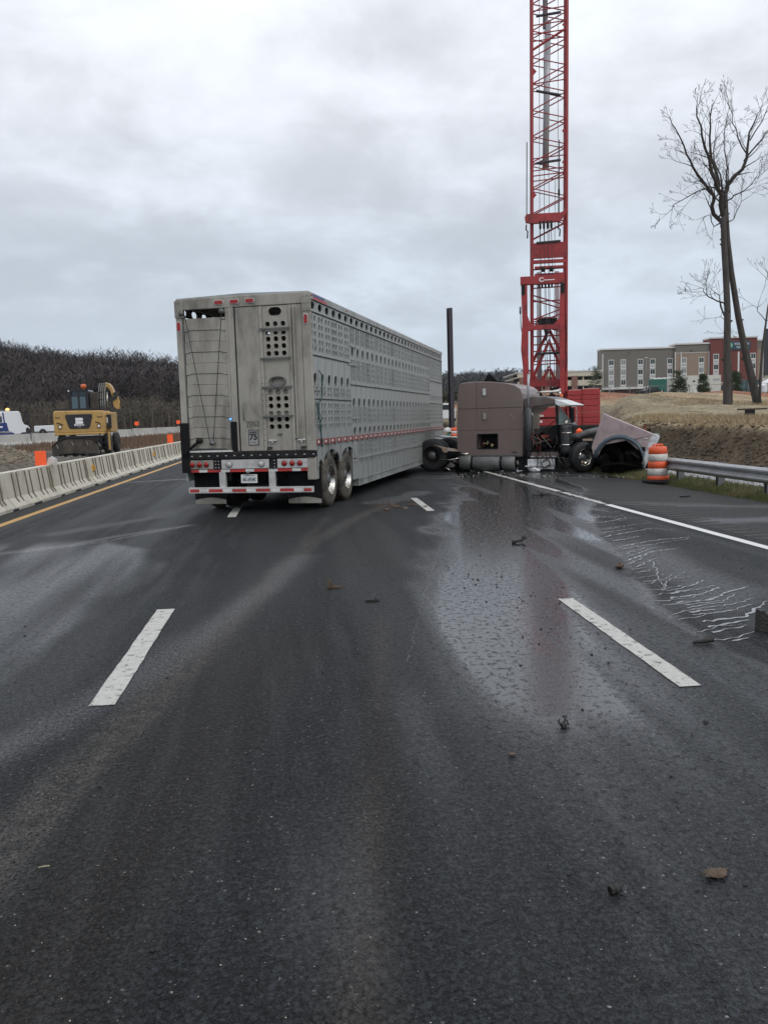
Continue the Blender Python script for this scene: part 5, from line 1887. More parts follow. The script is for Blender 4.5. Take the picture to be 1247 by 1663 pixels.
for sd_ in (0, 1):
    for fc_ in (0, 1):
        strut('chord', bp_(sd_, fc_, 2.4), bp_(sd_, fc_, ZT), 0.105 if fc_ == 0 else .085, M['crane'], boom, 8)
pit = 1.50
for fc_ in (0, 1):
    z = 12.2 + (0.30 if fc_ else 0)
    sd_ = 0
    while z < ZT - 1:
        strut('lacing_bar', bp_(sd_, fc_, z), bp_(1 - sd_, fc_, z + pit * (.62 if sd_ == 0 else .38)), 0.036, M['crane'], boom)
        z += pit * (.62 if sd_ == 0 else .38)
        sd_ = 1 - sd_
for sd_ in (0, 1):
    z = 10.6
    fc_ = 0
    while z < ZT - 1:
        strut('lacing_bar', bp_(sd_, fc_, z), bp_(sd_, 1 - fc_, z + pit * .5), 0.032, M['crane'], boom)
        z += pit * .5
        fc_ = 1 - fc_
# lower boom: zigzag then the A frames
for z0, s0 in ((8.9, 0), (8.1, 1), (7.5, 0)):
    for d in (0, .28):
        strut('lacing_bar', bp_(s0, 0, z0 - d), bp_(1 - s0, 0, z0 - .7 - d), 0.04, M['crane'], boom)
for z0 in (10.4, 9.3, 8.5, 6.4, 5.9, 5.5, 4.9, 4.7, 7.3):
    strut('cross_bar', bp_(0, 0, z0), bp_(1, 0, z0 + .03), 0.038, M['crane'], boom)
for z0, z1 in ((3.9, 6.2), (2.6, 4.6), (4.9, 6.9)):
    mid = (bp_(0, 0, z1) + bp_(1, 0, z1)) / 2
    for d in (0, .2):
        strut('lacing_bar', bp_(0, 0, z0 - d), mid - Vector((0, 0, d)), 0.05, M['crane'], boom)
        strut('lacing_bar', bp_(1, 0, z0 - d), mid - Vector((0, 0, d)), 0.05, M['crane'], boom)
# dark section joint pins
for z0, dz in ((24.95, .1), (20.75, -.35), (16.6, .1), (11.95, .05), (5.35, .02)):
    strut('joint_bar', bp_(0, 0, z0) + Vector((.25, -.12, 0)), bp_(1, 0, z0 + dz) + Vector((-.35, -.12, 0)), .075, M['pile'], boom)
for z0 in (25.3, 24.5, 21.2, 16.9, 16.2, 15.9, 15.6, 24.0, 23.6):
    strut('cross_bar', bp_(0, 0, z0), bp_(1, 0, z0 + .12), 0.034, M['crane'], boom)
strut('heavy_brace', bp_(0, 0, 23.1), bp_(1, 0, 24.2), .07, M['crane'], boom)
for z0, sd_ in ((21.9, 0), (18.4, 1), (24.4, 1), (16.6, 1), (14.8, 0), (13.2, 1)):
    p = bp_(sd_, 0, z0)
    s_ = 1 if sd_ == 0 else -1
    MB().prism([(p.x, p.z - .3), (p.x + s_ * .28, p.z), (p.x, p.z + .3)], p.y - .03, p.y + .03).build('gusset', M['crane'], boom)
# enclosed boom base box
z0, z1 = 11.05, 11.95
bb = MB()
bb.prism([(XB0 + .03, z0), (XB1 + .1, z0), (XB1 + .1, z1), (XB0 + .03, z1), (XB0 + .03, z0 + .25)], by_(z0) - .12, by_(z0) + .05)
bb.build('boom_plate', M['crane'], boom)
MB().box(XB0 + .0, XB1 + .1, by_(10) - .1, by_(10) + .1, 10.75, 10.95).build('boom_beam', M['crane'], boom)
MB().box(XB0 + .2, XB1 - .1, by_(10) - .3, by_(10), 9.95, 10.12).build('boom_beam', M['crane'], boom)
MB().box(XB0 + .2, XB1 - .1, by_(10) - .3, by_(10), 10.42, 10.55).build('boom_beam', M['crane'], boom)
for x_ in (1.05, 1.55):
    MB().tube([(x_ - .12, by_(10) - .4, 10.32), (x_ + .12, by_(10) - .4, 10.32)], .14, 12).build('rope_roller', M['black_steel'], boom)
# silver tube carried inside the boom, and the two pale backstop struts lower down
gp_ = bx_(20)
MB().tube([(1.30, by_(16) + .8, 16.55), (1.42 + .1, by_(25) + .8, 25.0)], .19, 12).build('telescopic_tube', M['silver'], boom)
MB().tube([(1.36, by_(24) + .8, 24.6), (1.42, by_(35) + .8, 34)], .15, 12).build('telescopic_tube', M['silver'], boom)
MB().tube([(.85, 2.6, 3.0), (.90, 2.8, 10.6)], .16, 12).build('backstop_strut', M['silver'], ck)
MB().tube([(2.02, 2.6, 3.4), (2.02, 2.8, 10.6)], .14, 12).build('backstop_strut', mat('pink_strut', (.42, .34, .36), .5), ck)
# ropes
for x0, x1, z0, z1 in ((.85, .95, 3.0, 34), (1.15, 1.2, 3.0, 34), (1.50, 1.36, 3.0, 34), (1.7, 1.75, 3.0, 16), (2.02, 2.05, 12.8, 34)):
    strut('rope', (x0, 1.2, z0), (x1 + .12, 1.2, z1), .016, M['cable'], ck)
# pendant spreader with sheaves
MB().prism([(0.05, 13.15), (0.0, 13.45), (.1, 13.62), (2.15, 13.60), (2.45, 13.78), (2.45, 13.6), (2.1, 13.1), (.5, 13.05)], .0, .3).build('spreader_beam', M['crane'], ck)
for i in range(4):
    MB().tube([(.85 + i * .22, .1, 12.95), (.97 + i * .22, .1, 12.95)], .24, 16).build('sheave', M['black_steel'], ck)
    strut('rope', (.9 + i * .22, .08, 12.9), (.95 + i * .22, .08, 10.0), .018, M['cable'], ck)
for x_ in (.12, 2.02):
    strut('pendant', (x_, .1, 13.5), (x_ + .06, .15, 17.8), .03, M['cable'], ck)
    MB().tube([(x_ - .03, .0, 13.0), (x_ - .05, .0, 12.7), (x_ + .05, .0, 12.6), (x_ + .02, .0, 12.2)], .04, 6).build('hook', M['black_steel'], ck)
strut('pendant_link', (2.03, .1, 14.6), (2.03, .1, 14.95), .06, M['black_steel'], ck)
# gantry frame in front of the boom
MB().prism([(-.31, 9.45), (-.31, 9.92), (2.27, 9.92), (2.27, 9.55), (2.0, 9.42)], -.3, .1).build('gantry_beam', M['crane'], ck, bevel=.02)
text('gantry_letter', 'C', .34, M['white_txt'], ck, (.93, -.32, 9.67), (R(90), 0, 0), 1.2, bold=.01)
MB().box(1.08, 1.72, -.312, -.305, 9.63, 9.68).build('gantry_lettering', M['white_txt'], ck)
lf = [(-.26, 8.9), (-.10, 9.45), (.10, 9.45), (.10, 7.6), (.28, 7.1), (.5, 7.03), (.5, 6.75), (.14, 6.7), (.12, 5.2), (.16, 2.9), (-.19, 2.9), (-.22, 4.6), (-.32, 5.6), (-.22, 7.4)]
MB().prism(lf, -.25, .05).build('gantry_leg', M['crane'], ck, bevel=.015)
lf2 = [(2.05, 9.45), (2.29, 9.45), (2.29, 2.9), (1.99, 2.9), (1.99, 6.7), (1.62, 6.75), (1.62, 7.03), (1.99, 7.4)]
MB().prism(lf2, -.25, .05).build('gantry_leg', M['crane'], ck, bevel=.015)
MB().box(.48, 1.64, -.22, .02, 6.75, 7.03).build('gantry_beam', M['crane'], ck)
MB().box(.75, 1.85, .2, .6, 7.05, 7.45).build('winch_block', M['black_steel'], ck)
MB().box(.75, 1.75, .1, .18, 7.45, 7.52).build('winch_cover', M['crane'], ck)
for x_ in (-.2, 2.13):
    MB().box(x_ - .06, x_ + .16, -.3, .0, 8.85, 9.45).build('gantry_pin_block', M['black_steel'], ck)
MB().prism([(1.05, 6.75), (1.35, 6.75), (1.26, 6.45), (1.14, 6.45)], -.2, 0).build('hook_block', M['black_steel'], ck)
MB().tube([(1.2, -.1, 6.45), (1.25, -.1, 6.3), (1.17, -.1, 6.1), (1.1, -.1, 6.2)], .05, 6).build('hook', M['black_steel'], ck)
for i in range(5):
    MB().tube([(.75 + i * .19, -.1, 9.35), (.85 + i * .19, -.1, 9.35)], .15, 12).build('sheave', M['black_steel'], ck)
for x_ in (.85, 1.2, 1.36):
    strut('rope', (x_, -.1, 9.3), (x_ + .05, -.1, 3.2), .02, M['cable'], ck)
MB().tube([(-.32, -.1, 8.2), (-.31, -.1, 7.0), (-.2, -.1, 6.4)], .025, 5).build('gantry_pipe', M['black_steel'], ck)
MB().tube([(-.33, -.1, 8.15), (-.33, -.1, 7.75)], .06, 8).build('gantry_lamp', M['steel_gray'], ck)
MB().tube([(2.36, -.1, 7.6), (2.4, -.15, 6.6), (2.36, -.1, 5.6), (2.42, -.1, 4.8), (2.34, -.1, 4.2)], .03, 5).build('gantry_pipe', M['black_steel'], ck)
ld = MB()
for i in range(16):
    ld.bar((2.28, -.2, 3.2 + i * .38), (2.40, -.2, 3.2 + i * .38), .03, .03)
ld.build('ladder_rung', M['crane'], ck)
# upper works
MB().box(.40, 2.05, .3, .6, 3.35, 3.75).build('house_beam', M['crane'], ck)
for x_ in (.55, .95, 1.6):
    MB().prism([(x_ - .1, 3.75), (x_ + .1, 3.75), (x_ + .05, 4.02), (x_ - .05, 4.02)], .3, .6).build('lug', M['crane'], ck)
MB().box(.2, .5, .2, 2.0, 2.0, 3.7).build('house_post', M['crane'], ck)
MB().box(.55, .95, .6, 1.2, 2.65, 3.2).build('winch', M['black'], ck, bevel=.05)
MB().box(1.45, 1.62, .6, 1.2, 2.8, 3.25).build('winch', M['black'], ck)
ej = MB()
for i in range(16):
    ej.blob((.3 + rr.random() * 1.7, .2 + rr.random() * .5, 2.35 + rr.random() * .45), .12 + rr.random() * .12, i, 1, (1.3, 1, .7), .3)
ej.build('winch_clutter', M['black'], ck)
MB().box(-.1, 2.35, .0, 3.2, 1.45, 2.08).build('house', M['crane_cw'], ck, bevel=.03)
MB().box(-.1, 2.35, .02, 3.0, 1.38, 1.44).build('house_seam', M['black'], ck)
MB().box(-.1, 2.35, .0, 3.2, .95, 1.37).build('house', M['crane_cw'], ck, bevel=.03)
MB().box(.75, 1.0, -.01, 0.0, 1.52, 1.62).build('maker_plate', M['white_txt'], ck)
MB().box(.78, .92, -.01, 0.0, 1.15, 1.28).build('maker_plate', M['white_txt'], ck)
text('plate_word', 'CAN', .09, M['ink'], ck, (.87, -.013, 1.57), (R(90), 0, 0))
# counterweight slabs, two stacks of five
for xs0, xs1, zt in ((2.40, 3.28, 3.05), (3.285, 4.34, 3.10)):
    zz = .90
    for k, hh in enumerate((.16, .33, .34, .36, .38, .27, .40)):
        z2 = min(zz + hh, zt)
        MB().box(xs0, xs1 - .012, -.6 + .02 * (k % 2), 1.9, zz + .006, z2 - .006).build('counterweight_slab', M['crane_cw'], ck, bevel=.025)
        zz = z2
    MB().box(xs0 + .1, xs1 - .1, -.5, 1.8, zz - .01, zz + .03).build('slab_cap', mat('pale_top', (.5, .3, .28), .6), ck)  # paler cap on top of each slab stack
cl = MB()
for i in range(14):
    cl.tube([(3.28 + .03 * math.sin(i), -.62, 1.0 + i * .15), (3.28 + .03 * math.sin(i + 1), -.62, 1.12 + i * .15)], .03, 5)
cl.build('slab_chain', M['crane'], ck)
MB().box(-1.0, 4.2, -.3, 3.2, .45, .9).build('car_body', M['black_steel'], ck)
for y_ in (-1.6, 2.9):
    t_ = MB()
    t_.prism([(-2.2, .75), (-1.9, .95), (4.9, .95), (5.2, .75), (4.9, .0), (-1.9, .0)], y_, y_ + 1.0)
    t_.build('crawler_track', M['black_steel'], ck, bevel=.08)

# dark steel pile left of the truck
MB().box(-.13, .13, -.13, -.11, 0, 8.05).box(-.13, .13, .11, .13, 0, 8.05).box(-.012, .012, -.11, .11, 0, 8.05).build('steel_pile', M['pile'], None, loc=(9.3, 52.0, .1), rot=(0, 0, R(20)))
tag(bpy.data.objects['steel_pile'], 'tall dark steel H pile standing between the trailer nose and the truck', 'steel pile')

# ------------------------------------------------------------------ concrete barriers
SEG = 3.66


def barrier_proto(name, mt_, grooves=True, H_=.81, seg=SEG):
    e_ = empty(name, (0, 0, 0))
    L0, L1 = 0.02, seg - 0.02
    prof = [(0, .0), (0, .075), (-.14, .26), (-.21, H_ - .012), (-.222, H_), (-.378, H_), (-.39, H_ - .012), (-.46, .26), (-.60, .075), (-.60, 0)]
    b = MB()
    # foot with two drainage slots
    n_ = 12
    b.prism(prof, L0, L1, 'y')
    body = b.build('body', mt_, e_)
    if grooves:
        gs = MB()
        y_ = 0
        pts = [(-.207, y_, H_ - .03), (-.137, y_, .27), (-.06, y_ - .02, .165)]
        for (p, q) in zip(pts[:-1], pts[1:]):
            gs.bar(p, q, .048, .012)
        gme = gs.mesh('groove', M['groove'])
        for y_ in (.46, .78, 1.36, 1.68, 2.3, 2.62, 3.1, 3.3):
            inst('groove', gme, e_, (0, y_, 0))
    for a_, b_ in ((1.3, 1.85), (0.0, .16), (seg - .16, seg)):
        MB().box(-.62, .012, a_, b_, 0, .052).build('drain_slot', M['ink'], e_)
    return e_


proto = barrier_proto('concrete_barrier', M['concrete'])
NB = ['leftmost in view, with an amber reflector at its near end', 'in front of the spoil mound', 'carrying an orange panel behind it', 'below the left half of the excavator',
      'below the right half of the excavator, amber reflector on its face', 'just right of the excavator', 'left of the far orange panel', 'beside the far orange panel',
      'with the far amber reflector', 'last one beside the trailer']
y0 = 7.67 + .0
XBF = -5.93
labs = {}
k = 0
first = True
for i in range(20):
    ys_ = 4.0 + i * SEG
    o = proto if first else copy_tree(proto)
    first = False
    o.location = (XBF + rr.uniform(-.015, .015), ys_, -.012)
    o.rotation_euler = (0, 0, rr.uniform(-.004, .004))
    # segments in view begin at about y = 15
    d = ['nearest the camera, outside the left edge', 'second nearest, outside the left edge', 'third nearest, outside the left edge'] + NB
    if i < len(d):
        tag(o, 'grooved concrete road barrier ' + d[i], 'concrete barrier', 'grooved concrete barriers along the yellow line')
    else:
        tag(o, 'grooved concrete road barrier hidden far along the yellow line behind the trailer', 'concrete barrier', 'grooved concrete barriers along the yellow line')
    if i in (3, 6, 9):
        MB().box(-.195, -.12, .22, .42, .42, .59).build('reflector', M['refl'], o)
# far row along the opposite carriageway
pf = barrier_proto('concrete_barrier', M['concrete_far'], grooves=False, seg=6.1)
first = True
cnt = 0
for (a, b) in zip(FB[:-1], FB[1:]):
    a, b = Vector((*a, 0)), Vector((*b, 0))
    L_ = (b - a).length
    n_ = int(L_ / 6.1)
    for i in range(n_):
        p = a + (b - a) * (i / n_)
        o = pf if first else copy_tree(pf)
        first = False
        hgt = th(p.x + .3, p.y)
        o.location = (p.x + .3, p.y, hgt - .02)
        o.rotation_euler = (0, 0, -math.atan2(b.x - a.x, b.y - a.y))
        cnt += 1
        if 3 <= cnt <= 14:
            wh = ['behind the spoil mound', 'under the tow truck bed', 'under the tow truck cab', 'just right of the tow truck', 'left of the excavator', 'hidden by the excavator body',
                  'hidden by the excavator blade', 'right of the excavator engine', 'second right of the excavator', 'third right of the excavator', 'near the small orange lights', 'close to the trailer edge'][cnt - 3]
            tag(o, 'smooth pale concrete barrier of the far row, ' + wh, 'concrete barrier', 'smooth barriers of the far carriageway')
        else:
            tag(o, 'smooth pale concrete barrier at the end of the far row', 'concrete barrier', 'smooth barriers of the far carriageway')

# orange panels on the median


def panel(loc, w, h, label, scale=1):
    e_ = empty('marker_board', loc, 0, label, 'marker board', 'orange marker boards by the barriers')
    MB().box(-w / 2, w / 2, -.012, .012, .0, h).build('panel_face', M['orange'], e_, bevel=.006)
    MB().box(-.02, .02, .012, .04, -.75, h * .8).build('stake', M['galv_post'], e_)
    return e_


panel((-6.33, 22.0, .79), .27, .36, 'large orange square panel standing on the near barrier left of the excavator')
bg = MB()
bg.prism([(-.12, 0), (.14, 0), (.10, .14), (.0, .2), (-.08, .16)], -.05, .05)
tag(bg.build('white_bag', M['white_tape'], None, loc=(-6.12, 22.2, .80)), 'small white bag tucked behind the large orange panel', 'bag')
panel((-6.30, 43.6, .80), .27, .42, 'orange square panel on the near barrier just left of the trailer')
panel((-16.6, 92, 1.72), .42, .40, 'tiny orange marker on the far barrier, left one')
panel((-13.3, 99, 1.75), .42, .40, 'tiny orange marker on the far barrier beside the trailer edge')


# ------------------------------------------------------------------ drums
def drum(loc, rz, label, tilt=0.0, s=1.0):
    e_ = empty('traffic_drum', loc, rz, label, 'traffic drum')
    bands = [(.05, .155, .250, .247, 0), (.16, .33, .243, .238, 1), (.335, .495, .235, .230, 0), (.50, .67, .226, .221, 1), (.675, .83, .217, .208, 0)]
    for z0, z1, r0_, r1_, mi in bands:
        MB().lathe([(z0, r0_ - .012), (z0 + .008, r0_), (z1 - .008, r1_), (z1, r1_ - .012)], axis='z', n=28).build('orange_band' if mi == 0 else 'white_band', M['drum_orange'] if mi == 0 else M['drum_white'], e_)
    MB().lathe([(.03, .10), (.05, .238), (.83, .196), (.845, .18), (.85, .001)], axis='z', n=28).build('core', M['drum_orange'], e_)
    MB().tube([(-.15, 0, .84), (-.14, 0, .885), (.14, 0, .885), (.15, 0, .84)], .022, 8).build('handle', M['drum_orange'], e_)
    MB().lathe([(-.0, .36), (.03, .375), (.06, .33), (.065, .25)], axis='z', n=24).build('rubber_base', M['black'], e_)
    e_.rotation_euler = (tilt, 0, rz)
    e_.scale = (s, s, s)
    return e_


drum((8.47, 19.75, .0), .3, 'orange and white striped traffic drum on a black rubber base beside the torn hood', R(-1))
MB().box(-.50, .42, -.26, .28, .0, .035).build('rubber_mat', M['black'], None, loc=(8.56, 19.5, .005), rot=(0, R(2), .5))
tag(bpy.data.objects['rubber_mat'], 'flat black rubber slab lying under the front of the traffic drum', 'rubber mat')
# crate with an orange piece behind the hood
bxm = empty('rusty_bin', (11.85, 29, .90), .25, 'rusty open steel bin on the bank behind the torn hood, orange rag inside', 'steel bin')
MB().prism([(-.35, -.02), (.36, .0), (.36, .33), (.28, .34), (.26, .05), (-.25, .03), (-.33, .24)], -.3, .3).build('body', M['rust'], bxm)
MB().box(-.13, .12, -.36, -.31, .0, .20).build('orange_tag', M['orange'], bxm)
drum((8.62, 47.5, .32), 0, 'half hidden orange and white drum seen between the trailer and the sleeper', 0, .85)
og = MB().blob((0, 0, 0), .16, 9, 1, (1, 1, .8), .3)
tag(og.build('orange_bag', M['orange'], None, loc=(9.65, 29.1, 1.02)), 'crumpled orange fabric glowing behind the air cleaner of the wreck', 'orange fabric')
MB().box(-.1, .1, -.1, .1, -1.1, -.1).build('orange_bag_post', M['galv_post'], bpy.data.objects['orange_bag'])
bpy.data.objects['orange_bag_post'].name = 'post'

# ------------------------------------------------------------------ guardrail
gr = empty('guardrail', (8.68, 0, 0), 0, 'long galvanised W beam guardrail on steel posts along the right shoulder', 'guardrail')
wp = [(0.0, .30), (-.03, .285), (-.075, .255), (-.08, .225), (-.03, .185), (-.005, .155), (-.03, .125), (-.08, .085), (-.075, .055), (-.03, .02), (0.0, .0)]
GY = [2.1, 5.91, 9.72, 13.53, 17.34, 19.7] + list(np.arange(32.6, 70, 3.81))
for i, y_ in enumerate(GY[:-1]):
    if 19.5 < y_ < 30:
        continue
    b = MB()
    vs = []
    zb = .275 + .006 * math.sin(i * 1.7)
    for yy_ in (y_ - .12, GY[i + 1] + .12):
        for a_, c_ in wp:
            vs.append((a_ - (.004 if i % 2 else 0), yy_, zb + c_ + (yy_ > y_ + 1) * .004))
    n_ = len(wp)
    b.add(vs, [(k, k + 1, n_ + k + 1, n_ + k) for k in range(n_ - 1)])
    o = b.build('rail_beam', M['galv'], gr)
    s_ = o.modifiers.new('thick', 'SOLIDIFY')
    s_.thickness = .006
pm = MB()
pm.box(-.02, .13, -.055, -.045, -.9, .50)
pm.box(-.02, .13, .045, .055, -.9, .50)
pm.box(.05, .06, -.045, .045, -.9, .50)
pmesh = pm.mesh('post', M['galv_post'])
bmz = MB().box(-.0, .05, -.07, .07, .30, .58).mesh('spacer_block', M['galv_post'])
for y_ in np.arange(2.1, 69, 1.905):
    if 20.0 < y_ < 32.5:
        continue
    inst('post', pmesh, gr, (.06, y_, .07))
    inst('spacer_block', bmz, gr, (.01, y_, 0))

# ------------------------------------------------------------------ excavator
xe = empty('wheeled_excavator', (-9.50, 39.8, .46), R(3), 'yellow wheeled excavator seen from behind, dozer blade lowered, boom folded', 'excavator')
# local: x across, y forward (away), z up. body rear face at y = 0
W0, W1 = -1.28, 1.22
rb_ = [(W0 + .05, .98), (W1 - .05, .98), (W1, 1.06), (W1 + .02, 1.75), (W1 - .06, 1.97), (W0 + .08, 2.0), (W0, 1.9), (W0 + .02, 1.06)]
MB().prism(rb_, .0, 1.9).build('counterweight', M['yellow'], xe, bevel=.06)
MB().prism([(W0 + .03, .90), (W1 - .05, .90), (W1 - .0, 1.0), (W0, 1.0)], -.04, 1.6).build('lower_lip', M['yellow'], xe, bevel=.03)
gp = [(-.66, 1.82), (.60, 1.82), (.64, 1.72), (.50, 1.26), (.40, 1.18), (-.46, 1.18), (-.54, 1.26), (-.68, 1.70)]
MB().prism(gp, -.03, .0).build('rear_grille', M['ink'], xe, bevel=.012)
# emblem: two stacked rounded bars, words below
for z_ in (1.60, 1.46):
    n_ = 8
    P = [(-.19, z_ - .062), (.12, z_ - .062)] + [(.12 + .062 * math.cos(a), z_ + .062 * math.sin(a)) for a in np.linspace(-math.pi / 2, math.pi / 2, n_)] + [(-.19, z_ + .062)]
    MB().prism(P, -.036, -.0305).build('emblem_bar', M['white_txt'], xe)
text('lettering', 'BRANCH', .115, M['white_txt'], xe, (-.02, -.034, 1.345), (R(90), 0, 0), 1.05, bold=.004)
text('lettering', 'CIVIL', .08, mat('grey_lettering', (.35, .35, .36), .5), xe, (-.02, -.034, 1.25), (R(90), 0, 0), 1.1)
for x_ in (-.96, .93):
    MB().lathe([(-.03, .001), (-.03, .05), (-.01, .06)], axis='y', c=(x_, 0, 1.27), n=14).build('work_lamp', M['white_txt'], xe)
    MB().lathe([(-.012, .075), (-.03, .095), (.0, .12)], axis='y', c=(x_, 0, 1.27), n=16).build('lamp_recess', mat('ochre_shadow', (.22, .14, .05), .6), xe)
    MB().tube([(x_ - .16, -.02, 1.46), (x_ + .0, -.03, 1.44), (x_ + .14 * (1 if x_ < 0 else .6), -.02, 1.36)], .02, 6).build('lamp_brow', M['mud_steel'], xe)
for x_, s_ in ((-1.05, 'M 318'), (1.0, 'M 318')):
    MB().box(x_ - .13, x_ + .12, -.012, -.002, 1.66, 1.71).build('model_badge', mat('badge_dark', (.12, .08, .03), .6), xe)
# right side bay
MB().box(W1 - .05, W1 + .22, .6, 2.4, .98, 1.9).build('side_bay', M['yellow'], xe, bevel=.05)
MB().box(W1 + .0, W1 + .235, .45, .62, 1.18, 1.78).build('bay_recess', M['ink'], xe)
MB().box(W1 + .03, W1 + .08, .43, .45, 1.4, 1.65).build('bay_sticker', M['white_txt'], xe)
MB().box(W0 + .1, W1 - .1, .1, 2.8, 2.0, 2.08).build('deck', M['ink'], xe)
MB().box(W0 + .1, W1 - .3, 1.6, 3.2, .98, 2.0).build('house', M['yellow'], xe)
# cab
MB().box(-.75, .10, 1.9, 3.5, 1.3, 2.98).build('cab', M['dark_blue'], xe, bevel=.06)
cp = MB()
for x_ in (-.77, -.37, .02, .1):
    cp.bar((x_, 1.88, 2.0), (x_, 1.88, 2.98), .07, .05)
cp.bar((-.8, 1.88, 2.95), (.13, 1.88, 2.95), .06, .08)
cp.bar((-.8, 1.88, 2.70), (.13, 1.88, 2.70), .04, .04)
cp.build('cab_frame', M['ink'], xe)
for x0, x1 in ((-.72, -.42), (-.32, -.02)):
    MB().box(x0, x1, 1.865, 1.88, 2.1, 2.66).build('cab_window', mat('cab_glass', (.07, .11, .13), .1), xe)
MB().box(.15, .62, 2.0, 2.8, 2.0, 2.85).build('engine_stack', M['mud_steel'], xe, bevel=.05)
MB().lathe([(2.98, .04), (3.04, .04), (3.05, .13), (3.14, .15), (3.22, .12), (3.25, .001)], axis='z', c=(-.1, 1.95, 0), n=14).build('beacon', M['amber'], xe)
MB().tube([(-.85, 1.9, 2.05), (-.85, 1.9, 2.95), (-.3, 1.9, 2.98)], .02, 5).build('cab_rail', M['ink'], xe)
MB().box(-.9, -.83, 1.88, 1.94, 2.9, 2.97).build('cab_lamp', M['white_txt'], xe)
# folded boom: arch of box section with hoses over it
ba = []
for k in range(11):
    a = math.pi * (1.0 - k / 10)
    ba.append((.98 - .0 + .40 * math.cos(a) * 1.0, 2.55 + .72 * math.sin(a) if k < 6 else 2.55 + .72 * math.sin(a)))
br = MB()
outer = [(1.02 + .42 * math.cos(a), 2.40 + .90 * math.sin(a)) for a in np.linspace(math.pi, .25, 12)]
inner = [(1.02 + .27 * math.cos(a), 2.40 + .68 * math.sin(a)) for a in np.linspace(.25, math.pi, 12)]
br.prism(outer + inner, 2.2, 2.8)
br.build('boom', M['yellow'], xe, bevel=.02)
MB().prism([(1.28, 2.62), (1.52, 2.66), (1.66, 2.40), (1.60, 2.05), (1.45, 2.05), (1.30, 2.2)], 2.3, 2.7).build('stick', M['yellow'], xe, bevel=.02)
MB().prism([(1.22, 2.75), (1.45, 2.85), (1.58, 2.6), (1.30, 2.45)], 2.2, 2.3).build('stick_cover', M['ink'], xe)
hs = MB()
for i in range(7):
    pts = [(.60 + i * .055 + .1 * math.cos(a) * 0 + (.40 - i * .0) * (1 + math.cos(a)) * .35, 2.1 - i * .02, 2.05 + 1.22 * math.sin(a) * (1 if a > math.pi / 2 else .98)) for a in np.linspace(math.pi, math.pi * .42, 9)]
    hs.tube(pts, .024, 5, mi=i % 2)
for z_ in (2.5, 2.85):
    hs.bar((.60, 2.05, z_), (1.0, 2.0, z_), .03, .04, 1)
hs.build('hydraulic_hoses', [M['hose'], M['ink']], xe)
MB().tube([(1.02, 2.1, 2.1), (1.05, 2.15, 2.85)], .05, 8).build('boom_cylinder', M['chrome'], xe)
bk_ = MB()
for i in range(8):
    bk_.blob((1.55 + rr.random() * .25, 2.5, 2.1 + rr.random() * .5), .08, i, 1, jit=.3)
bk_.build('linkage', M['mud_steel'], xe)
# undercarriage and dozer blade
MB().prism([(-1.30, .10), (-1.22, -.02), (-.9, .06), (.0, .12), (.75, .05), (.98, .10), (.92, .55), (.70, .72), (.25, .80), (-.55, .80), (-.95, .70), (-1.28, .45)], -.55, -.45).build('dozer_blade', M['mud_steel'], xe, bevel=.02)
br = MB()
br.tube([(-1.28, -.57, .42), (-.95, -.57, .68), (-.55, -.57, .78), (.25, -.57, .78), (.70, -.57, .70), (.92, -.57, .53)], .025, 6)
br.build('blade_lip', M['black_steel'], xe)
tb = MB()
for x_, z_ in ((-1.02, .42), (-.28, .52), (.42, .52), (1.02, .44)):
    tb.bar((x_ - .04, -.58, z_ + .1), (x_ + .03, -.58, z_ - .08), .035, .03)
tb.build('blade_lug', M['alu'], xe)
MB().box(-1.0, 1.0, -.4, .9, .2, .85).build('undercarriage', M['black_steel'], xe)
MB().box(-1.0, .1, -.5, .3, -.12, .06).build('blade_arm', M['black'], xe)
for x_ in (-1.0, 1.28):
    for y_ in (.9, 3.3):
        MB().lathe([(-.32, .2), (-.32, .42), (-.26, .5), (-.04, .5), (0, .42), (0, .2), (-.1, .001)], c=(x_ + .05, y_, .46), n=24).build('tyre', M['tyre_dark'], xe)
ldr = MB()
for x_ in (.98, 1.30):
    ldr.bar((x_, -.2, .0), (x_, -.2, .95), .05, .05)
for i in range(4):
    ldr.box(.98, 1.30, -.26, -.14, .05 + i * .24, .09 + i * .24)
ldr.build('step_ladder', M['black_steel'], xe)
MB().bar((1.42, -.1, .2), (1.42, -.1, 1.0), .10, .06).build('guard_post', M['yellow'], xe)
MB().bar((.80, -.3, .4), (.84, -.3, .88), .12, .06).build('outrigger_arm', mat('rusty_ram', (.15, .06, .035), .7), xe)
xe.scale = (.88, 1, 1)
xe.location.x = -9.66
# ------------------------------------------------------------------ flatbed tow truck carrying a grey car, beyond the far barrier
tw = empty('tow_truck', (-23.75, 71.4, .55), R(46), 'white and blue flatbed tow truck with lit amber beacons beyond the far barrier', 'tow truck')
# local x to the right (front), y into depth
MB().prism([(.5, .75), (.5, 2.45), (.62, 2.58), (1.95, 2.60), (2.1, 2.45), (2.22, 1.8), (2.35, 1.52), (2.68, 1.42), (2.82, 1.25), (2.84, .75)], .0, 2.2).build('cab', M['truck_white'], tw, bevel=.05)
MB().prism([(-.9, .9), (-.9, 2.5), (.5, 2.5), (.48, .9)], .1, 2.1).build('sleeper_box', M['truck_white'], tw)
MB().prism([(-.9, 1.75), (-.9, 2.2), (.62, 2.2), (.72, 1.75)], .02, .099).build('side_window', M['glass'], tw)
MB().prism([(.10, 1.05), (.15, 1.65), (.85, 1.70), (1.0, 1.0)], -.02, .0).build('blue_stripe', M['truck_blue'], tw)
MB().box(.2, .5, -.025, -.02, 1.3, 1.42).build('stripe_mark', M['white_txt'], tw)
MB().box(-4.5, 1.4, -.05, 2.2, .72, .88).build('flatbed', M['truck_blue'], tw)
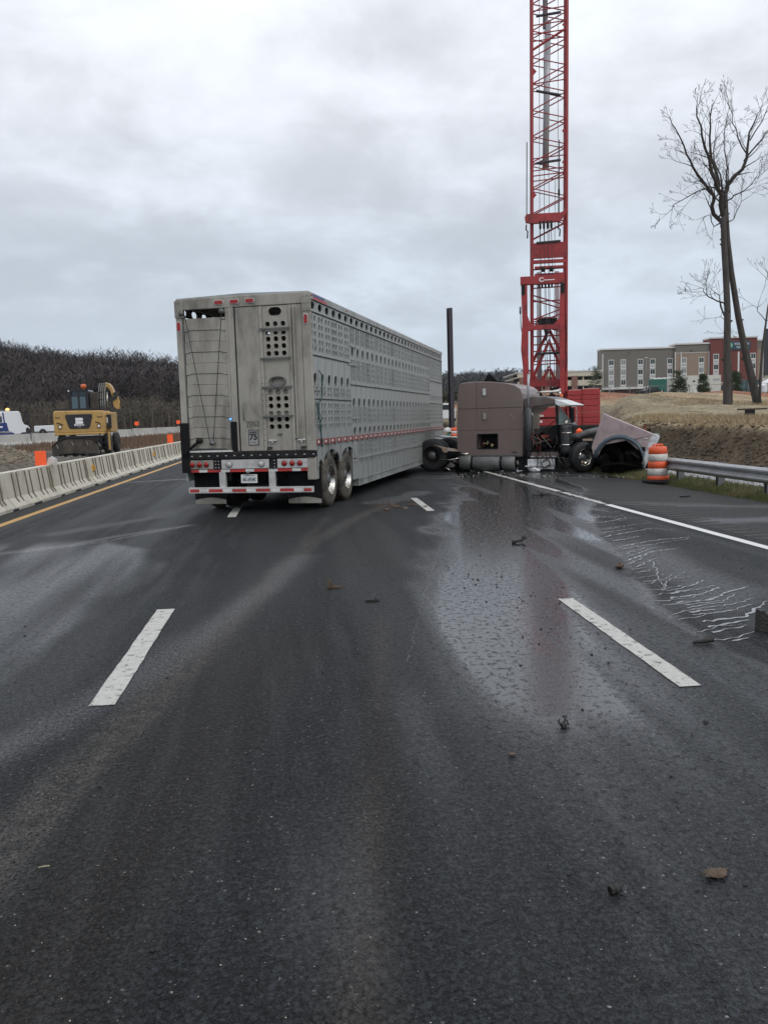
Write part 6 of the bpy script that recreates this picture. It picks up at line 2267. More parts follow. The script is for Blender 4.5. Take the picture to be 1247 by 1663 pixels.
MB().box(-4.5, 1.2, -.06, -.05, .90, .98).build('bed_rail', M['alu'], tw)
MB().box(-4.5, 2.5, .3, 1.9, .3, .72).build('chassis', M['black'], tw)
MB().prism([(.55, 2.52), (.68, 1.0), (.78, 1.0), (.65, 2.52)], -.03, .0).build('blue_band', M['truck_blue'], tw)
MB().box(2.45, 2.6, -.35, -.15, 1.75, 2.5).build('mirror', M['ink'], tw)
MB().bar((2.0, -.2, 2.45), (2.5, -.2, 2.45), .03, .03).build('mirror_arm', M['black'], tw)
MB().box(.2, 1.7, .8, 1.1, 2.6, 2.7).build('light_bar', M['galv_post'], tw)
for x_ in (.45, 1.5):
    MB().lathe([(2.70, .13), (2.8, .13), (2.86, .05)], axis='z', c=(x_, .9, 0), n=12).build('amber_beacon', M['amber_lit'], tw)
for x_ in (-3.8, -2.6, 2.25):
    MB().lathe([(-.3, .1), (-.3, .45), (0, .45), (.0, .1), (.02, .001)], axis='y', c=(x_, .1, .45), n=20).build('wheel', M['tyre_dark'], tw)
MB().prism([(2.45, .75), (2.45, 1.15), (2.6, 1.3), (2.84, 1.1), (2.84, .75)], -.01, .0).build('fender_gap', M['ink'], tw)

cr_ = empty('grey_car', (-25.35, 69.8, 1.43), R(46), 'dark grey car loaded on the flatbed of the tow truck', 'car')
MB().prism([(-2.2, .25), (-2.2, .85), (-1.6, .95), (-1.0, 1.38), (.6, 1.42), (1.35, .98), (2.15, .80), (2.3, .55), (2.25, .25)], 0, 1.7).build('body', M['car_grey'], cr_, bevel=.06)
MB().prism([(-.9, .98), (-.7, 1.28), (.5, 1.32), (1.1, .98)], -.01, 0).build('window', M['glass'], cr_)
for x_ in (-1.4, 1.45):
    MB().lathe([(-.02, .1), (-.02, .32), (.2, .32)], axis='y', c=(x_, .0, .32), n=18).build('wheel', M['tyre_dark'], cr_)
wc = empty('white_pickup', (-22.2, 84, 1.0), R(-2), 'small white vehicle with ladder rack seen left of the excavator', 'pickup')
MB().prism([(-2.4, .4), (-2.4, .95), (-.5, .98), (-.3, 1.5), (1.3, 1.52), (1.4, .4)], 0, 1.8).build('body', M['truck_white'], wc, bevel=.05)
MB().box(-.2, 1.2, -.02, 0, 1.05, 1.4).build('window', M['glass'], wc)
rk = MB()
rk.bar((-.6, .2, 1.85), (1.6, .2, 1.85), .06, .08)
for x_ in (-.5, 1.3):
    rk.bar((x_, .2, 1.3), (x_, .2, 1.85), .05, .05)
rk.build('ladder_rack', M['white_txt'], wc)
for x_ in (-1.6, .9):
    MB().lathe([(-.02, .1), (-.02, .34), (.2, .34)], axis='y', c=(x_, .0, .34), n=16).build('wheel', M['tyre_dark'], wc)

# vehicles in the gap between trailer and truck
for (x_, y_, z_, w_, h_, nm, lb) in ((11.9, 70, 1.2, 2.0, 1.5, 'white_van', 'white van in the gap beside the dark steel pile'), ):
    v = empty(nm, (x_, y_, z_), 0, lb, 'van')
    MB().prism([(-.9, .3), (-.9, 1.3), (-.7, 1.55), (.7, 1.55), (.95, 1.0), (.95, .3)], 0, 3).build('body', M['truck_white'], v, bevel=.08)
    MB().box(-.7, .7, -.02, 0, 1.05, 1.45).build('window', M['glass'], v)
    for xx in (-.7, .7):
        MB().lathe([(-.02, .05), (-.02, .3), (.2, .3)], axis='y', c=(xx, .1, .3), n=14).build('wheel', M['tyre_dark'], v)
gb = MB()
gb.blob((0, 0, .35), .3, 1, 1, (1, 1, 1), .3, 0)
gb.blob((-.05, -.1, .75), .25, 2, 1, (1, 1, .8), .3, 1)
tag(gb.build('green_bag', [M['green_box'], M['white_tape']], None, loc=(8.9, 51, .15)), 'green and white sacks behind the guardrail beside the trailer nose', 'sack')
# @@P5
# ------------------------------------------------------------------ hotel and other buildings
HY = 265.0
hb = empty('hotel', (89.4, HY, 0), R(-5.5), 'four storey hotel in grey, tan and dark red siding above the embankment', 'hotel')
X0 = -0.0
secs = [(5.5, 28.4, 20.8, 'h_gray', 0.0), (28.4, 38.95, 21.7, 'h_tan', -.8), (38.95, 53.4, 23.2, 'h_red', -1.6), (53.4, 58.8, 22.2, 'h_tan', -1.0)]
for a, b, zt, mm, yo in secs:
    MB().box(a, b, yo, 5, 9.0 if mm != 'h_red' else 7.0, zt).build('wall', M[mm], hb)
    MB().box(a, b, yo + .02, 5, 3.0, 8.99 if mm != 'h_red' else 6.99).build('wall', M['h_brick'], hb)
    MB().box(a - .15, b + .15, yo - .35, 5.2, zt, zt + .45).build('parapet', M['h_trim'], hb)
    MB().box(a, b, yo - .08, yo, 8.95, 9.15).build('trim_band', M['h_trim'], hb)
    for k in range(11):     # lap lines of the siding
        pass
# grey frieze above the tan section
MB().box(28.42, 38.93, -.84, -.8, 19.2, 21.69).build('frieze', M['h_gray'], hb)
MB().box(53.42, 58.78, -1.04, -1.0, 19.6, 22.15).build('frieze', M['h_gray'], hb)
MB().box(28.3, 39.0, -.9, -.845, 19.1, 19.25).build('trim_band', M['h_trim'], hb)
pn = MB().box(-.85, .85, -.04, 0, -1.05, 1.95).mesh('window_surround', M['h_trim'])
gm = MB().box(-.68, -.04, -.06, -.041, .35, 1.75).box(.04, .68, -.06, -.041, .35, 1.75).mesh('pane', M['h_glass'])
gm2 = MB().box(-.68, -.04, -.06, -.041, .35, 1.75).box(.04, .68, -.06, -.041, .35, 1.75).mesh('pane', mat('curtained_pane', (.22, .24, .23), .3))
am = MB().box(-.62, .62, -.07, -.041, -.62, -.08).mesh('grille', M['h_ac'])
cols = [(8.6, 0), (12.35, 0), (17.7, 0), (21.5, 0), (26.9, 0), (31.0, -.84), (36.4, -.84), (40.7, -1.6), (52.2, -1.6), (56.3, -1.04)]
rr = random.Random(21)
for ci, (x_, yo) in enumerate(cols):
    for r_i in range(4):
        z_ = 6.1 + r_i * 3.12
        if r_i == 0 and ci not in (0, 3):
            continue
        if ci == 7 and r_i == 0:
            continue
        w_ = inst('window', pn, hb, (x_, yo - .0, z_ + (1.1 if ci >= 7 else .35)))
        inst('pane', gm if rr.random() < .6 else gm2, w_)
        if r_i:
            inst('grille', am, w_)
for x_ in (5.7, 28.2, 30.0, 38.7):
    MB().box(x_ - .12, x_ + .12, -1.1, -.9, 3, 19.5).build('downpipe', M['h_trim'], hb)
MB().box(47.4, 47.9, -1.7, -1.6, 10, 19).build('trim_strip', M['h_trim'], hb)
for x_ in (14.0, 33.3):
    MB().tube([(x_, -.9, 19.8), (x_, -.86, 19.8)], .35, 12).build('vent', mat('vent_brown', (.10, .07, .05), .7), hb)
MB().box(5.4, 26, -1.6, 0, 8.5, 8.8).build('canopy', M['h_trim'], hb)
MB().box(34, 38.5, 3, 8, 21.7, 22.6).build('roof_unit', M['h_trim'], hb)
MB().box(8, 14, 3, 8, 20.9, 21.4).build('roof_unit', M['h_trim'], hb)
# sign board
sg = MB().box(43.2, 51.2, -1.9, -1.62, 19.6, 22.2).build('sign_board', M['sign_blue'], hb)
MB().tube([(44.7, -2.0, 20.9), (44.7, -1.91, 20.9)], .95, 20).build('sign_emblem', M['sign_green'], sg)
MB().prism([(44.35, 20.3), (44.9, 20.2), (45.2, 20.9), (44.7, 21.5), (44.3, 21.0)], -2.04, -2.005).build('sign_leaf', M['h_trim'], sg)
text('sign_lettering', 'WOODSPRING', .95, M['white_txt'], sg, (48.4, -1.93, 21.35), (R(90), 0, 0), .72)
text('sign_lettering', 'SUITES', .95, M['white_txt'], sg, (48.0, -1.93, 20.35), (R(90), 0, 0), .85)
MB().box(39.5, 56, -2.2, -1.65, 9.4, 9.7).build('canopy', M['h_trim'], hb)
for i in range(7):
    MB().box(40 + i * 2.4, 41.7 + i * 2.4, -1.66, -1.62, 4.5, 8.3).build('shopfront', M['h_glass'], hb)

# parking garage left of the hotel
pg = empty('parking_garage', (90, 262, 0), R(-5.5), 'cream precast parking garage with dark open decks left of the hotel', 'parking garage')
zs = 4.5
for i, (z0, z1) in enumerate(((6.6, 8.5), (10.0, 11.7), (12.9, 14.3))):
    MB().box(-22, 4, 0, .5, z0, z1).build('parapet_panel', M['h_cream'], pg)
    MB().box(-22, 4, .5, 30, z0 - .1, z0 + .3).build('deck', M['h_cream'], pg)
MB().box(-22, 4, 8, 8.3, 3, 14).build('back_wall', M['ink'], pg)
for x_ in (-20.5, -12.8, -4.4):
    MB().box(x_ - .9, x_ + .9, -.3, .6, 3, 13.0).build('brick_pillar', M['h_pillar'], pg)
for x_ in np.arange(-21, 4, 3.2):
    MB().box(x_, x_ + .3, .2, .7, 3, 13).build('pillar', M['h_cream'], pg)
MB().box(-22.2, 4.2, -.2, 30, 14.3, 14.6).build('roof_edge', M['h_trim'], pg)
MB().box(-7, -3, 6, 8, 14.6, 15.2).build('roof_unit', M['h_trim'], pg)

# dark building cut off by the right edge of the frame
db = empty('dark_building', (106.3, 190, 0), R(-30), 'dark clad building at the right edge of the frame beyond the leaning tree', 'building')
MB().box(0, 40, 0, 30, 9.0, 19.4).build('wall', M['h_black'], db)
MB().box(.3, 40, .3, 30, 3, 9).build('wall', M['h_cream'], db)
for i in range(5):
    for z_ in (10.5, 13.5, 16.3):
        f_ = MB().box(1.2 + i * 3.2, 2.8 + i * 3.2, -.05, 0, z_, z_ + 1.8).build('window', M['h_glass'], db)

# containers and sheds in the yard before the hotel


def yard_box(name, x, y, w, h, d, mt_, label, cat, rz=0, ribs=True):
    e_ = empty(name, (x, y, th(x, y) - .1), rz, label, cat)
    MB().box(0, w, 0, d, 0, h).build('body', mt_, e_, bevel=.03)
    if ribs:
        r = MB()
        k_ = 0.2
        while k_ < w - .1:
            r.box(k_, k_ + .08, -.05, 0, .15, h - .15)
            k_ += .38
        r.build('rib', mt_, e_)
    return e_


g1 = yard_box('green_container', 81.6, 193, 6.2, 4.0, 3, M['green_box'], 'green ribbed storage container in the yard before the hotel', 'container')
t_ = MB()
for i in range(12):
    t_.blob((.3 + i * .5, 1.5, 4.1), .42, i, 1, (1.2, 1, .6), .4)
t_.build('load', M['h_trim'], g1)
yard_box('blue_shed', 84.6, 184, 2.2, 3.0, 2.5, M['blue_box'], 'narrow blue grey shed between the green and the cream containers', 'shed', ribs=False)
cc_ = yard_box('cream_container', 78.9, 170, 7.2, 4.1, 3, M['white_box'], 'large cream container behind the small round pine', 'container', ribs=False)
MB().box(5.5, 6.9, -.02, 0, 2.9, 3.4).build('vent_grille', M['h_ac'], cc_)
MB().box(1.2, 1.7, -.02, 0, 2.75, 3.1).build('vent_grille', M['ink'], cc_)
sg_ = MB().box(1.4, 3.1, -.03, 0, .5, 1.9).build('poster', M['h_trim'], cc_)
MB().prism([(2.0, .9), (2.3, 1.35), (2.8, 1.2), (2.7, .95)], -.05, -.031).build('poster_mark', M['blue_box'], cc_)
yard_box('cream_container', 78.6, 176, 2.6, 3.9, 3, M['white_box'], 'smaller cream container peeping out left of the large one', 'container', ribs=False)
yard_box('teal_canopy', 115.4, 215, 4, 3.6, 3, mat('teal_glass', (.10, .19, .21), .3), 'pale teal glazed kiosk between the two tree trunks', 'kiosk', ribs=False)
wv = empty('white_box_truck', (84.6, 151, th(84, 151)), 0, 'white box truck at the right edge beside the leaning trunk', 'truck')
MB().prism([(0, .5), (0, 1.7), (1.2, 2.5), (2.0, 2.9), (7, 2.9), (7, .5)], 0, 2.4).build('body', M['truck_white'], wv, bevel=.05)
for x_ in (1.2, 5.2):
    MB().lathe([(-.02, .1), (-.02, .45), (.2, .45)], axis='y', c=(x_, .0, .45), n=16).build('wheel', M['tyre_dark'], wv)
cd = empty('dark_pickup', (72.3, 178, th(72, 178) + .1), .1, 'dark parked vehicle left of the green container', 'pickup')
MB().prism([(0, .4), (0, 1.2), (1.6, 1.3), (2.1, 1.95), (3.9, 2.0), (4.5, 1.3), (5.6, 1.15), (5.8, .4)], 0, 2).build('body', M['car_dark'], cd, bevel=.06)
MB().prism([(2.2, 1.35), (2.4, 1.8), (3.8, 1.85), (4.2, 1.35)], -.02, 0).build('window', M['glass'], cd)
MB().box(4.9, 5.2, -.02, 0, .9, 1.1).build('headlight', M['white_txt'], cd)
for x_ in (1.1, 4.6):
    MB().lathe([(-.02, .1), (-.02, .42), (.2, .42)], axis='y', c=(x_, .0, .42), n=16).build('wheel', M['tyre_dark'], cd)
# wire fence across the top of the clay bank
fe = empty('wire_fence', (0, 122, 0), 0, 'thin wire fence with steel posts above the red clay bank', 'fence')
pm_ = MB().tube([(0, 0, 0), (0, 0, 2.1)], .05, 6).mesh('post', M['fence'])
for i in range(28):
    x_ = 42 + i * 3.0
    inst('post', pm_, fe, (x_, 0, th(x_, 122) - .1))
    if i < 27:
        a, b = th(x_, 122), th(x_ + 3, 122)
        strut('rail', (x_, 0, a + 1.95), (x_ + 3, 0, b + 1.95), .03, M['fence'], fe)
wm = MB()
for i in range(26 * 3):
    x_ = 42 + i * 1.0
    z_ = th(x_, 122)
    wm.bar((x_, 0, z_), (x_ + 1, 0, z_ + 1.9), .012, .012)
    wm.bar((x_ + 1, 0, z_), (x_, 0, z_ + 1.9), .012, .012)
o_ = wm.build('mesh_wire', M['fence'], fe)
o_['kind'] = 'stuff'

# ------------------------------------------------------------------ pines


def pine(x, y, h, label, r=1.0, seed=0, bottom=.25):
    z = th(x, y)
    e_ = empty('pine_tree', (x, y, z - .1), 0, label, 'pine tree', 'small pines in the yard')
    MB().tube([(0, 0, 0), (.03, 0, h * .5), (0, .02, h * .97)], [.05 * h / 4, .035 * h / 4, .01], 7).build('trunk', M['bark'], e_)
    g = np.random.default_rng(seed)
    nb = 42
    V = []
    for i in range(nb):
        t = g.uniform(bottom, .98)
        rad = r * (1.05 - t) * 1.15 + .12
        a = g.uniform(0, 6.283)
        c = np.array([math.cos(a) * rad * g.uniform(.3, 1), math.sin(a) * rad * g.uniform(.3, 1), h * t + .1 * g.normal()])
        m_n = 42
        P = c + g.normal(0, 1, (m_n, 3)) * np.array([.16, .16, .09]) * (r + .3)
        D = g.normal(0, 1, (m_n, 3)) + np.array([math.cos(a), math.sin(a), .6])
        D /= np.linalg.norm(D, axis=1)[:, None]
        W_ = np.cross(D, g.normal(0, 1, (m_n, 3)))
        W_ /= np.linalg.norm(W_, axis=1)[:, None]
        V.append(np.stack([P - W_ * .045, P + W_ * .045, P + D * .30], 1))
    V = np.concatenate(V).reshape(-1, 3)
    o = bpy.data.objects.new('crown', tris_mesh('crown', V, np.arange(len(V)).reshape(-1, 3), M['needles']))
    COL.objects.link(o)
    o.parent = e_
    return e_


pine(48.5, 107, 3.9, 'dense dark pine in front of the green container', 1.0, 1)
pine(51.3, 106, 3.1, 'small round loose pine before the cream container', .85, 2, .3)
pine(55.2, 105, 3.2, 'small bushy green pine seen just right of the straight trunk', .95, 3, .2)
pine(59.8, 170, 6.8, 'darkest pine standing against the parking garage left of the hotel', 1.7, 4, .1)
rr = random.Random(33)

# ------------------------------------------------------------------ bare trees


def grow(mb, p, d, L_, r0_, depth, rnd, up=.12, spread=.55, minr=.012):
    """recursive crooked branch"""
    n = max(3, int(L_ / .26))
    pts, rs = [Vector(p)], [r0_]
    dd = Vector(d).normalized()
    side = []
    for i in range(n):
        dd = (dd + Vector((rnd.gauss(0, .16), rnd.gauss(0, .16), rnd.gauss(0, .12) + up * .35))).normalized()
        pts.append(pts[-1] + dd * (L_ / n))
        rs.append(max(minr * .7, r0_ * (1 - .72 * (i + 1) / n)))
        if depth > 0 and i >= 1 and rnd.random() < (.75 if depth > 1 else .9):
            side.append((pts[-1].copy(), dd.copy(), rs[-1], i / n))
    mb.tube(pts, rs, 5 if r0_ > .03 else 3, cap=False)
    for q, dq, rq, t in side:
        ax = dq.orthogonal().normalized()
        ax.rotate(Matrix.Rotation(rnd.uniform(0, 6.28), 3, dq))
        nd = (dq + ax * rnd.uniform(.6, 1.3) * spread * 1.5 + Vector((0, 0, up))).normalized()
        grow(mb, q, nd, L_ * rnd.uniform(.38, .62) * (1.1 - .4 * t), max(minr, rq * .62), depth - 1, rnd, up, spread, minr)
    if depth > 0:
        grow(mb, pts[-1], dd, L_ * .45, rs[-1], depth - 1, rnd, up, spread, minr)


def tree(name, base, trunk, limbs, label, seed, group=None, depth=3, cat='tree'):
    e_ = empty(name, base, 0, label, cat, group)
    rnd = random.Random(seed)
    t = MB()
    t.tube([p for p, r in trunk], [r for p, r in trunk], 12, cap=True)
    for kx, kz, kr in ((0, 0, 0),):
        pass
    for i in range(10):          # burls and branch stubs
        k = rnd.randrange(1, len(trunk) - 1)
        p = Vector(trunk[k][0])
        q = Vector(trunk[k + 1][0])
        c = p.lerp(q, rnd.random())
        a = rnd.uniform(0, 6.28)
        rad = trunk[k][1]
        t.tube([c + Vector((math.cos(a), math.sin(a), 0)) * rad * .6, c + Vector((math.cos(a), math.sin(a), .3)) * rad * 1.35], [rad * .4, rad * .22], 6)
    t.build('trunk', M['bark'], e_)
    c = MB()
    for pts, r0_, r1_, dp in limbs:
        n = len(pts)
        P = [Vector(p) for p in pts]
        # refine polyline with slight crookedness
        Q, Rr = [P[0]], [r0_]
        for a, b in zip(P[:-1], P[1:]):
            m = max(2, int((b - a).length / .45))
            for i in range(1, m + 1):
                Q.append(a.lerp(b, i / m) + Vector((rnd.gauss(0, .05), rnd.gauss(0, .07), rnd.gauss(0, .03))))
        for i in range(1, len(Q)):
            Rr.append(r0_ + (r1_ - r0_) * (i / (len(Q) - 1)))
        c.tube(Q, Rr, 6, cap=False)
        for i in range(2, len(Q)):
            if rnd.random() < .97:
                dq = (Q[i] - Q[i - 1]).normalized()
                ax = dq.orthogonal().normalized()
                ax.rotate(Matrix.Rotation(rnd.uniform(0, 6.28), 3, dq))
                nd = (dq * .7 + ax * rnd.uniform(.5, 1.1) + Vector((0, 0, .15))).normalized()
                grow(c, Q[i], nd, rnd.uniform(.8, 1.7) * (1.2 - .5 * i / len(Q)), max(.018, Rr[i] * .42), 3 if r0_ > .045 else 2, rnd, minr=.010)
        grow(c, Q[-1], (Q[-1] - Q[-2]).normalized(), rnd.uniform(.6, .9), Rr[-1], 3, rnd, minr=.011)
    c.build('crown', M['twig'], e_)
    return e_


# tall straight tree and leaning tree (same root area on the bank), metres
tA = [((0, 0, -.3), .30), ((0, 0, .3), .25), ((-.05, 0, 3.6), .21), ((-.06, 0, 5.7), .19), ((-.2, 0, 7.9), .185), ((-.32, 0, 9.4), .175), ((-.38, 0, 10.7), .16), ((-.32, 0, 11.6), .13)]
bz = th(25.73, 50)


def L3(px, pz, y):           # metres from the straight tree's foot, z above sea level
    return ((px - .30) * .90 - .43, y, (pz - 12) * .93 + 12 - bz)


limA = [([L3(.32, 12.3, 0), L3(.1, 12.9, .1), L3(-.25, 13.6, .3), L3(-.2, 14.3, .2), L3(-.9, 15.2, .3), L3(-1.6, 16.0, .2), L3(-2.3, 17.4, .3), L3(-2.9, 18.4, .1)], .15, .035, 2),
        ([L3(.35, 13.0, 0), L3(.1, 14.2, -.2), L3(-.6, 15.0, -.5), L3(-1.0, 16.4, -.6), L3(-1.6, 17.6, -.8), L3(-2.0, 19.2, -.9)], .15, .03, 2),
        ([L3(.1, 14.8, .1), L3(-.1, 16.0, .3), L3(-.35, 17.4, .5), L3(-.4, 18.6, .6), L3(-.2, 19.8, .6)], .10, .03, 2),
        ([L3(.3, 12.6, 0), L3(-.1, 12.4, .2), L3(-.5, 13.1, .3), L3(-.9, 13.0, .2)], .04, .015, 1),
        ([L3(.35, 13.6, 0), L3(-.6, 14.9, .5), L3(-1.7, 14.4, .7), L3(-2.6, 13.9, .8), L3(-3.1, 13.3, .7)], .05, .012, 1),
        ([L3(.68, 7.5, 0), L3(.1, 7.75, .0), L3(-.5, 8.0, .1), L3(-.8, 8.4, .2), L3(-1.1, 8.6, .1)], .05, .015, 1),
        ([L3(.35, 14.2, 0), L3(.45, 15.2, .4), L3(.1, 16.6, .8), L3(.3, 18.0, 1.0)], .07, .02, 2)]
tree('bare_tree', (25.73, 50, bz), tA, limA, 'tall straight bare tree on the embankment, left of the leaning one', 5, 'tall bare trees')
tB = [((2.3, .6, -.3), .34), ((2.2, .6, .3), .27), ((1.3, .5, 3.5), .20), ((.83, .4, 5.3), .185), ((.3, .3, 7.9), .17), ((-.02, .2, 9.9), .15), ((-.18, .1, 11.4), .14), ((-.25, .1, 12.6), .12)]
limB = [([L3(.50, 14.4, .1), L3(.75, 15.0, .0), L3(1.5, 15.8, -.2), L3(1.75, 17.0, -.2), L3(1.9, 18.0, -.3), L3(2.4, 19.0, -.2)], .14, .03, 2),
        ([L3(1.6, 16.3, -.2), L3(2.3, 17.0, .2), L3(3.0, 17.8, .3), L3(3.6, 18.4, .2)], .06, .02, 2),
        ([L3(1.7, 16.8, -.2), L3(1.4, 17.8, .1), L3(1.0, 18.8, .2), L3(.8, 19.8, .1)], .05, .015, 2),
        ([L3(.5, 14.0, .1), L3(.7, 16.0, .3), L3(.6, 17.3, .5), L3(.8, 18.6, .5)], .06, .015, 2),
        ([L3(.5, 13.9, 0), L3(1.2, 14.3, .2), L3(2.0, 14.6, .2), L3(2.6, 15.3, .2), L3(3.2, 15.8, .2)], .05, .012, 1),
        ([L3(.55, 12.6, 0), L3(1.2, 12.9, .1), L3(1.4, 13.6, .1), L3(1.7, 14.2, .0)], .035, .012, 1),
        ([L3(1.9, 17.5, -.3), L3(2.6, 18.6, -.4), L3(3.1, 19.6, -.3)], .04, .015, 2)]
tree('bare_tree', (25.73, 50, bz), tB, limB, 'tall bare tree leaning left over the straight one, thick crooked trunk', 9, 'tall bare trees')
z3 = th(26.6, 51.5)
tree('bare_sapling', (26.75, 51.5, z3), [((0, 0, -.2), .11), ((-.03, 0, 1.6), .09), ((-.2, 0, 3.6), .075), ((-.35, 0, 5.0), .06), ((-.75, 0, 5.9), .05)],
     [([(-.75, 0, 5.9), (-.95, 0, 6.5), (-1.2, 0, 6.8)], .045, .015, 1), ([(-.33, 0, 4.9), (-.55, 0, 5.0), (-.6, .1, 5.5)], .03, .012, 1), ([(-.2, 0, 3.8), (-.5, 0, 4.3)], .03, .01, 1)],
     'thin crooked bare tree between the two tall trunks', 15)
z4 = th(28.0, 50)
tree('bare_sapling', (27.75, 50, z4), [((0, 0, -.2), .10), ((.05, 0, 1.6), .08), ((.15, 0, 3.4), .07), ((.45, 0, 5.8), .05), ((.6, 0, 6.6), .04)],
     [([(.6, 0, 6.6), (.5, 0, 7.3), (.3, 0, 7.8)], .035, .012, 2), ([(.3, 0, 5.0), (-.1, 0, 5.6), (-.5, 0, 5.9)], .025, .01, 1), ([(.5, 0, 6.0), (.9, 0, 7.0)], .03, .01, 1)],
     'thin bare tree at the right edge of the photo', 16)

# rusty sheet lying across the grass
sh_ = empty('rusty_plate', (18.0, 33.6, th(18.0, 33.6) + .05), -.1, 'thin rusty steel sheet propped level on the dry grass below the tall trees', 'steel plate')
MB().box(0, .95, 0, .7, .17, .235).build('plate', M['dark_rust'], sh_)
MB().box(.2, .5, .1, .4, -.15, .2).build('prop', M['ink'], sh_)
# pale boards on the tan soil
pb = MB()
for (x_, y_, a, l_) in ((14.5, 36.5, .2, 1.5), (15.6, 37.5, -.4, 1.2), (17.2, 36.0, .5, .9), (18.2, 39, .1, .7)):
    z_ = th(x_, y_) + .06
    tag(MB().bar((0, 0, 0), (l_, .2, .02), .10, .05).build('timber_board', M['straw'], None, loc=(x_, y_, z_), rot=(0, 0, a)),
        {1.5: 'longest pale timber board on the tan soil left of the bank', 1.2: 'pale timber board crossing the soil behind the longest one', .9: 'short pale timber board near the edge of the dry grass',
         .7: 'shortest pale timber board, furthest back on the soil'}[l_], 'board')
# lamp post by the hotel
lp = empty('lamp_post', (66.2, 160, th(66, 160)), 0, 'slim light pole in front of the tan hotel section', 'lamp post')
MB().tube([(0, 0, 0), (0, 0, 7.5)], .07, 6).build('pole', M['fence'], lp)
MB().box(-.3, .3, -.1, .1, 7.5, 7.6).build('lamp_head', M['h_trim'], lp)

# ------------------------------------------------------------------ debris on the road


def deb(name, x, y, label, cat, fn, mt_='debris'):
    mb = MB()
    fn(mb)
    o = mb.build(name, M[mt_], None, loc=(x, y, .002), rot=(0, 0, random.uniform(-.4, .4)))
    return tag(o, label, cat)


deb('rubber_strip', 2.86, 11.1, 'curved black rubber strip ahead of the near right lane dash', 'rubber strip',
    lambda m: (m.tube([(-.10, 0, .02), (-.03, .01, .03), (.05, .02, .035), (.09, .05, .06), (.08, .02, .09)], [.03, .02, .025, .025, .012], 7), m.blob((.09, .03, .06), .035, 3, 1)))
deb('leaf_scrap', .28, 8.63, 'pointed brown scrap standing up beside the muddy tyre track', 'scrap',
    lambda m: (m.prism([(-.05, 0), (.06, .0), (.02, .035), (-.045, .11)], -.008, .012), m.bar((-.02, 0, .01), (.11, 0, .012), .02, .012)), 'debris_br')
deb('metal_scrap', .63, 7.9, 'flat dark scrap in the middle of the centre lane', 'scrap', lambda m: (m.bar((-.07, 0, .012), (.06, 0, .012), .03, .02), m.blob((.03, .02, .02), .02, 5)))
deb('rock', 3.42, 8.97, 'small brown rock near the fan of runoff lines', 'rock', lambda m: (m.blob((0, 0, .028), .036, 3, 2, (1.2, 1, .9), .3), m.blob((-.045, .0, .02), .022, 8, 1)), 'debris_br')
deb('rubber_chunk', 3.53, 6.12, 'large torn piece of black rubber standing at the right edge', 'rubber chunk',
    lambda m: m.prism([(-.11, 0), (.2, .0), (.2, .06), (.07, .075), (.0, .09), (-.03, .14), (-.06, .14), (-.07, .165), (-.105, .165)], -.03, .05))
deb('rubber_twist', 2.87, 5.87, 'black twisted rubber piece just right of the near lane dash', 'rubber strip',
    lambda m: (m.tube([(-.08, 0, .01), (-.03, 0, .018), (.02, .01, .025), (.06, .02, .03), (.065, .03, .05)], [.010, .016, .022, .024, .018], 7),))
deb('wire_tangle', 1.37, 4.42, 'small tangle of black wire on the wet asphalt', 'wire tangle',
    lambda m: (m.blob((0, 0, .012), .022, 2, 1), m.tube([(-.01, 0, .01), (-.03, 0, .03), (-.025, 0, .05)], .005, 5), m.tube([(.0, 0, .02), (.01, 0, .045), (-.005, 0, .065), (.02, 0, .06)], .005, 5),
               m.tube([(.0, 0, .01), (.035, .01, .008), (.03, .02, .03)], .006, 5)))
deb('rubber_bushing', 1.05, 2.80, 'small ribbed black rubber bushing nearest the camera', 'bushing',
    lambda m: (m.lathe([(-.022, .010), (-.022, .017), (-.012, .018), (-.010, .014), (-.004, .014), (-.002, .018), (.008, .018), (.010, .014), (.02, .015), (.02, .01)], c=(0, 0, .018), n=16), m.blob((.0, .012, .006), .012, 5)))
deb('dirt_clod', 1.45, 2.86, 'flat brown clod near the lower right corner', 'clod',
    lambda m: (m.blob((0, 0, .014), .034, 6, 2, (1.25, .9, .38), .28), m.blob((.03, 0, .010), .018, 4, 1, (1.4, 1, .5)), m.tube([(-.06, 0, .02), (.0, 0, .016), (.065, .01, .012)], .003, 4)), 'debris_br')
deb('pebble', 2.14, 4.35, 'dark pebble low on the right between debris and the frame edge', 'pebble', lambda m: m.blob((0, 0, .008), .017, 3, 1, (1.3, 1, .5), .3))
deb('mud_lump', 1.0, 4.08, 'small brown mud lump right of the centre track', 'clod', lambda m: m.blob((0, 0, .008), .018, 13, 1, (1.2, 1, .5), .3), 'debris_br')
deb('rubber_scrap', 5.0, 17.5, 'black scrap lying on the oily patch before the truck', 'rubber scrap', lambda m: (m.bar((-.2, 0, .02), (.2, .03, .03), .07, .03), m.blob((0, 0, .03), .05, 3)))
deb('rubber_scrap', 7.45, 16.1, 'small black scrap on the shoulder below the traffic drum', 'rubber scrap', lambda m: m.bar((-.1, 0, .015), (.1, .0, .02), .06, .025))
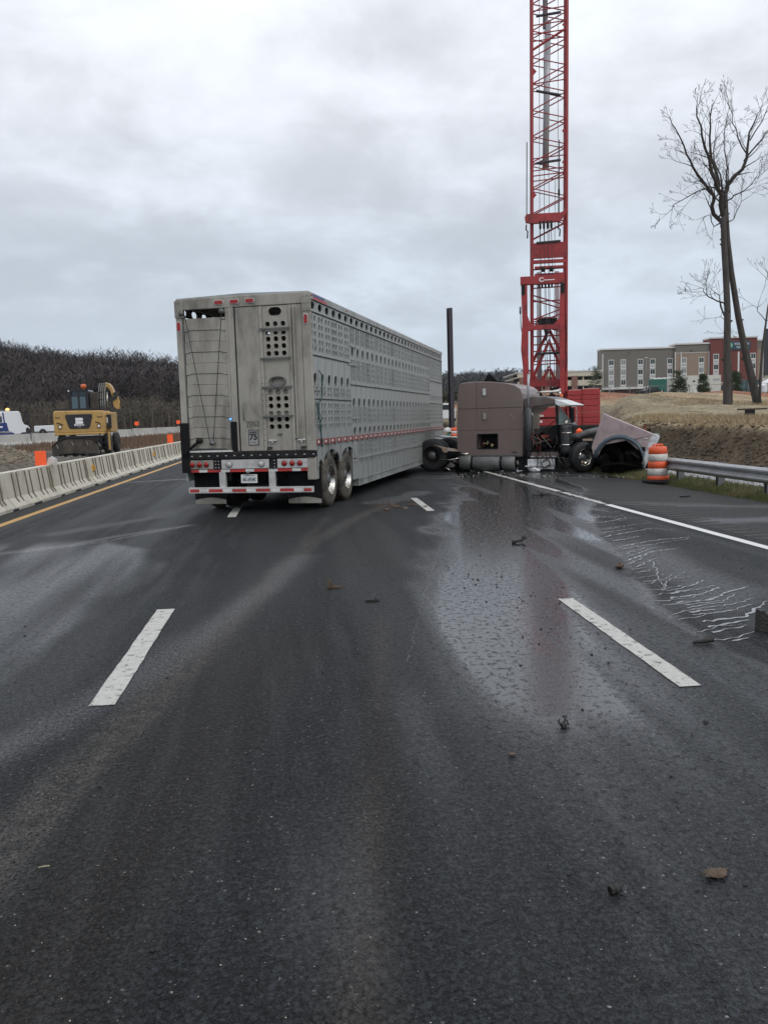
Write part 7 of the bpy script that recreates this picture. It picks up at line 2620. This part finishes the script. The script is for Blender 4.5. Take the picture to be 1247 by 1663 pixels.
deb('mud_heap', 1.9, 16.6, 'dark wet mud smear with clods right of the trailer wheels', 'mud',
    lambda m: [m.blob((random.uniform(-.5, .5), random.uniform(-.8, .8), .006), random.uniform(.02, .055), i, 1, (1.5, 1.2, .3), .3) for i in range(30)], 'debris_br')
bpy.data.objects['mud_heap']['kind'] = 'stuff'
deb('dry_stem', -1.05, 3.3, 'pale dry grass stem near the lower left corner', 'stem', lambda m: m.tube([(-.02, 0, .004), (.0, .006, .005), (.02, .01, .004)], .0022, 4), 'straw')
# uncountable crumbs
g = np.random.default_rng(44)
n = 200
cx = np.concatenate([g.normal(1.9, .35, n // 2), g.uniform(-4, 5.2, n // 2)])
cy = np.concatenate([g.normal(7.6, 1.6, n // 2), g.uniform(2.2, 18, n // 2)])
k = (cx > -4.9)
stones('rubber_crumbs', cx[k], cy[k], .003, .013, M['debris'], 'scattered black crumbs and clods over the wet lanes', 'crumbs', pz=np.full(k.sum(), .004))
n = 500
cx, cy = g.uniform(-1.5, 1.8, n), 1.9 + g.exponential(2.0, n)
stones('light_grit', cx, cy, .0012, .0035, mat('pale_grit', (.42, .39, .33), .8), 'pale grit and chips sprinkled over the near asphalt', 'grit', pz=np.full(n, .002))
n = 260
cx, cy = g.uniform(4.2, 9.0, n), g.uniform(20.5, 25.5, n)
k = (cy > 27.4 - .62 * cx - .9) & (cy < 27.4 - .62 * cx + 1.2)
stones('broken_glass', cx[k], cy[k], .01, .04, M['alu'], 'bright fragments of metal and glass under the wrecked truck', 'fragments', pz=np.full(k.sum(), .01))

# ------------------------------------------------------------------ air
hz_m = bpy.data.materials.new('pale_air')
hz_m.use_nodes = True
hz_m.node_tree.nodes.clear()
ho = hz_m.node_tree.nodes.new('ShaderNodeOutputMaterial')
hv = hz_m.node_tree.nodes.new('ShaderNodeVolumePrincipled')
hv.inputs['Color'].default_value = (0.88, 0.93, 1.0, 1)
hv.inputs['Density'].default_value = 0.00008
hv.inputs['Anisotropy'].default_value = 0.3
hz_m.node_tree.links.new(hv.outputs[0], ho.inputs['Volume'])
hb_ = MB().box(-2300, 2400, -140, 4300, -3.0, 75.0).build('haze', hz_m)
tag(hb_, 'thin pale air that greys the far ridge', 'haze', kind='stuff')
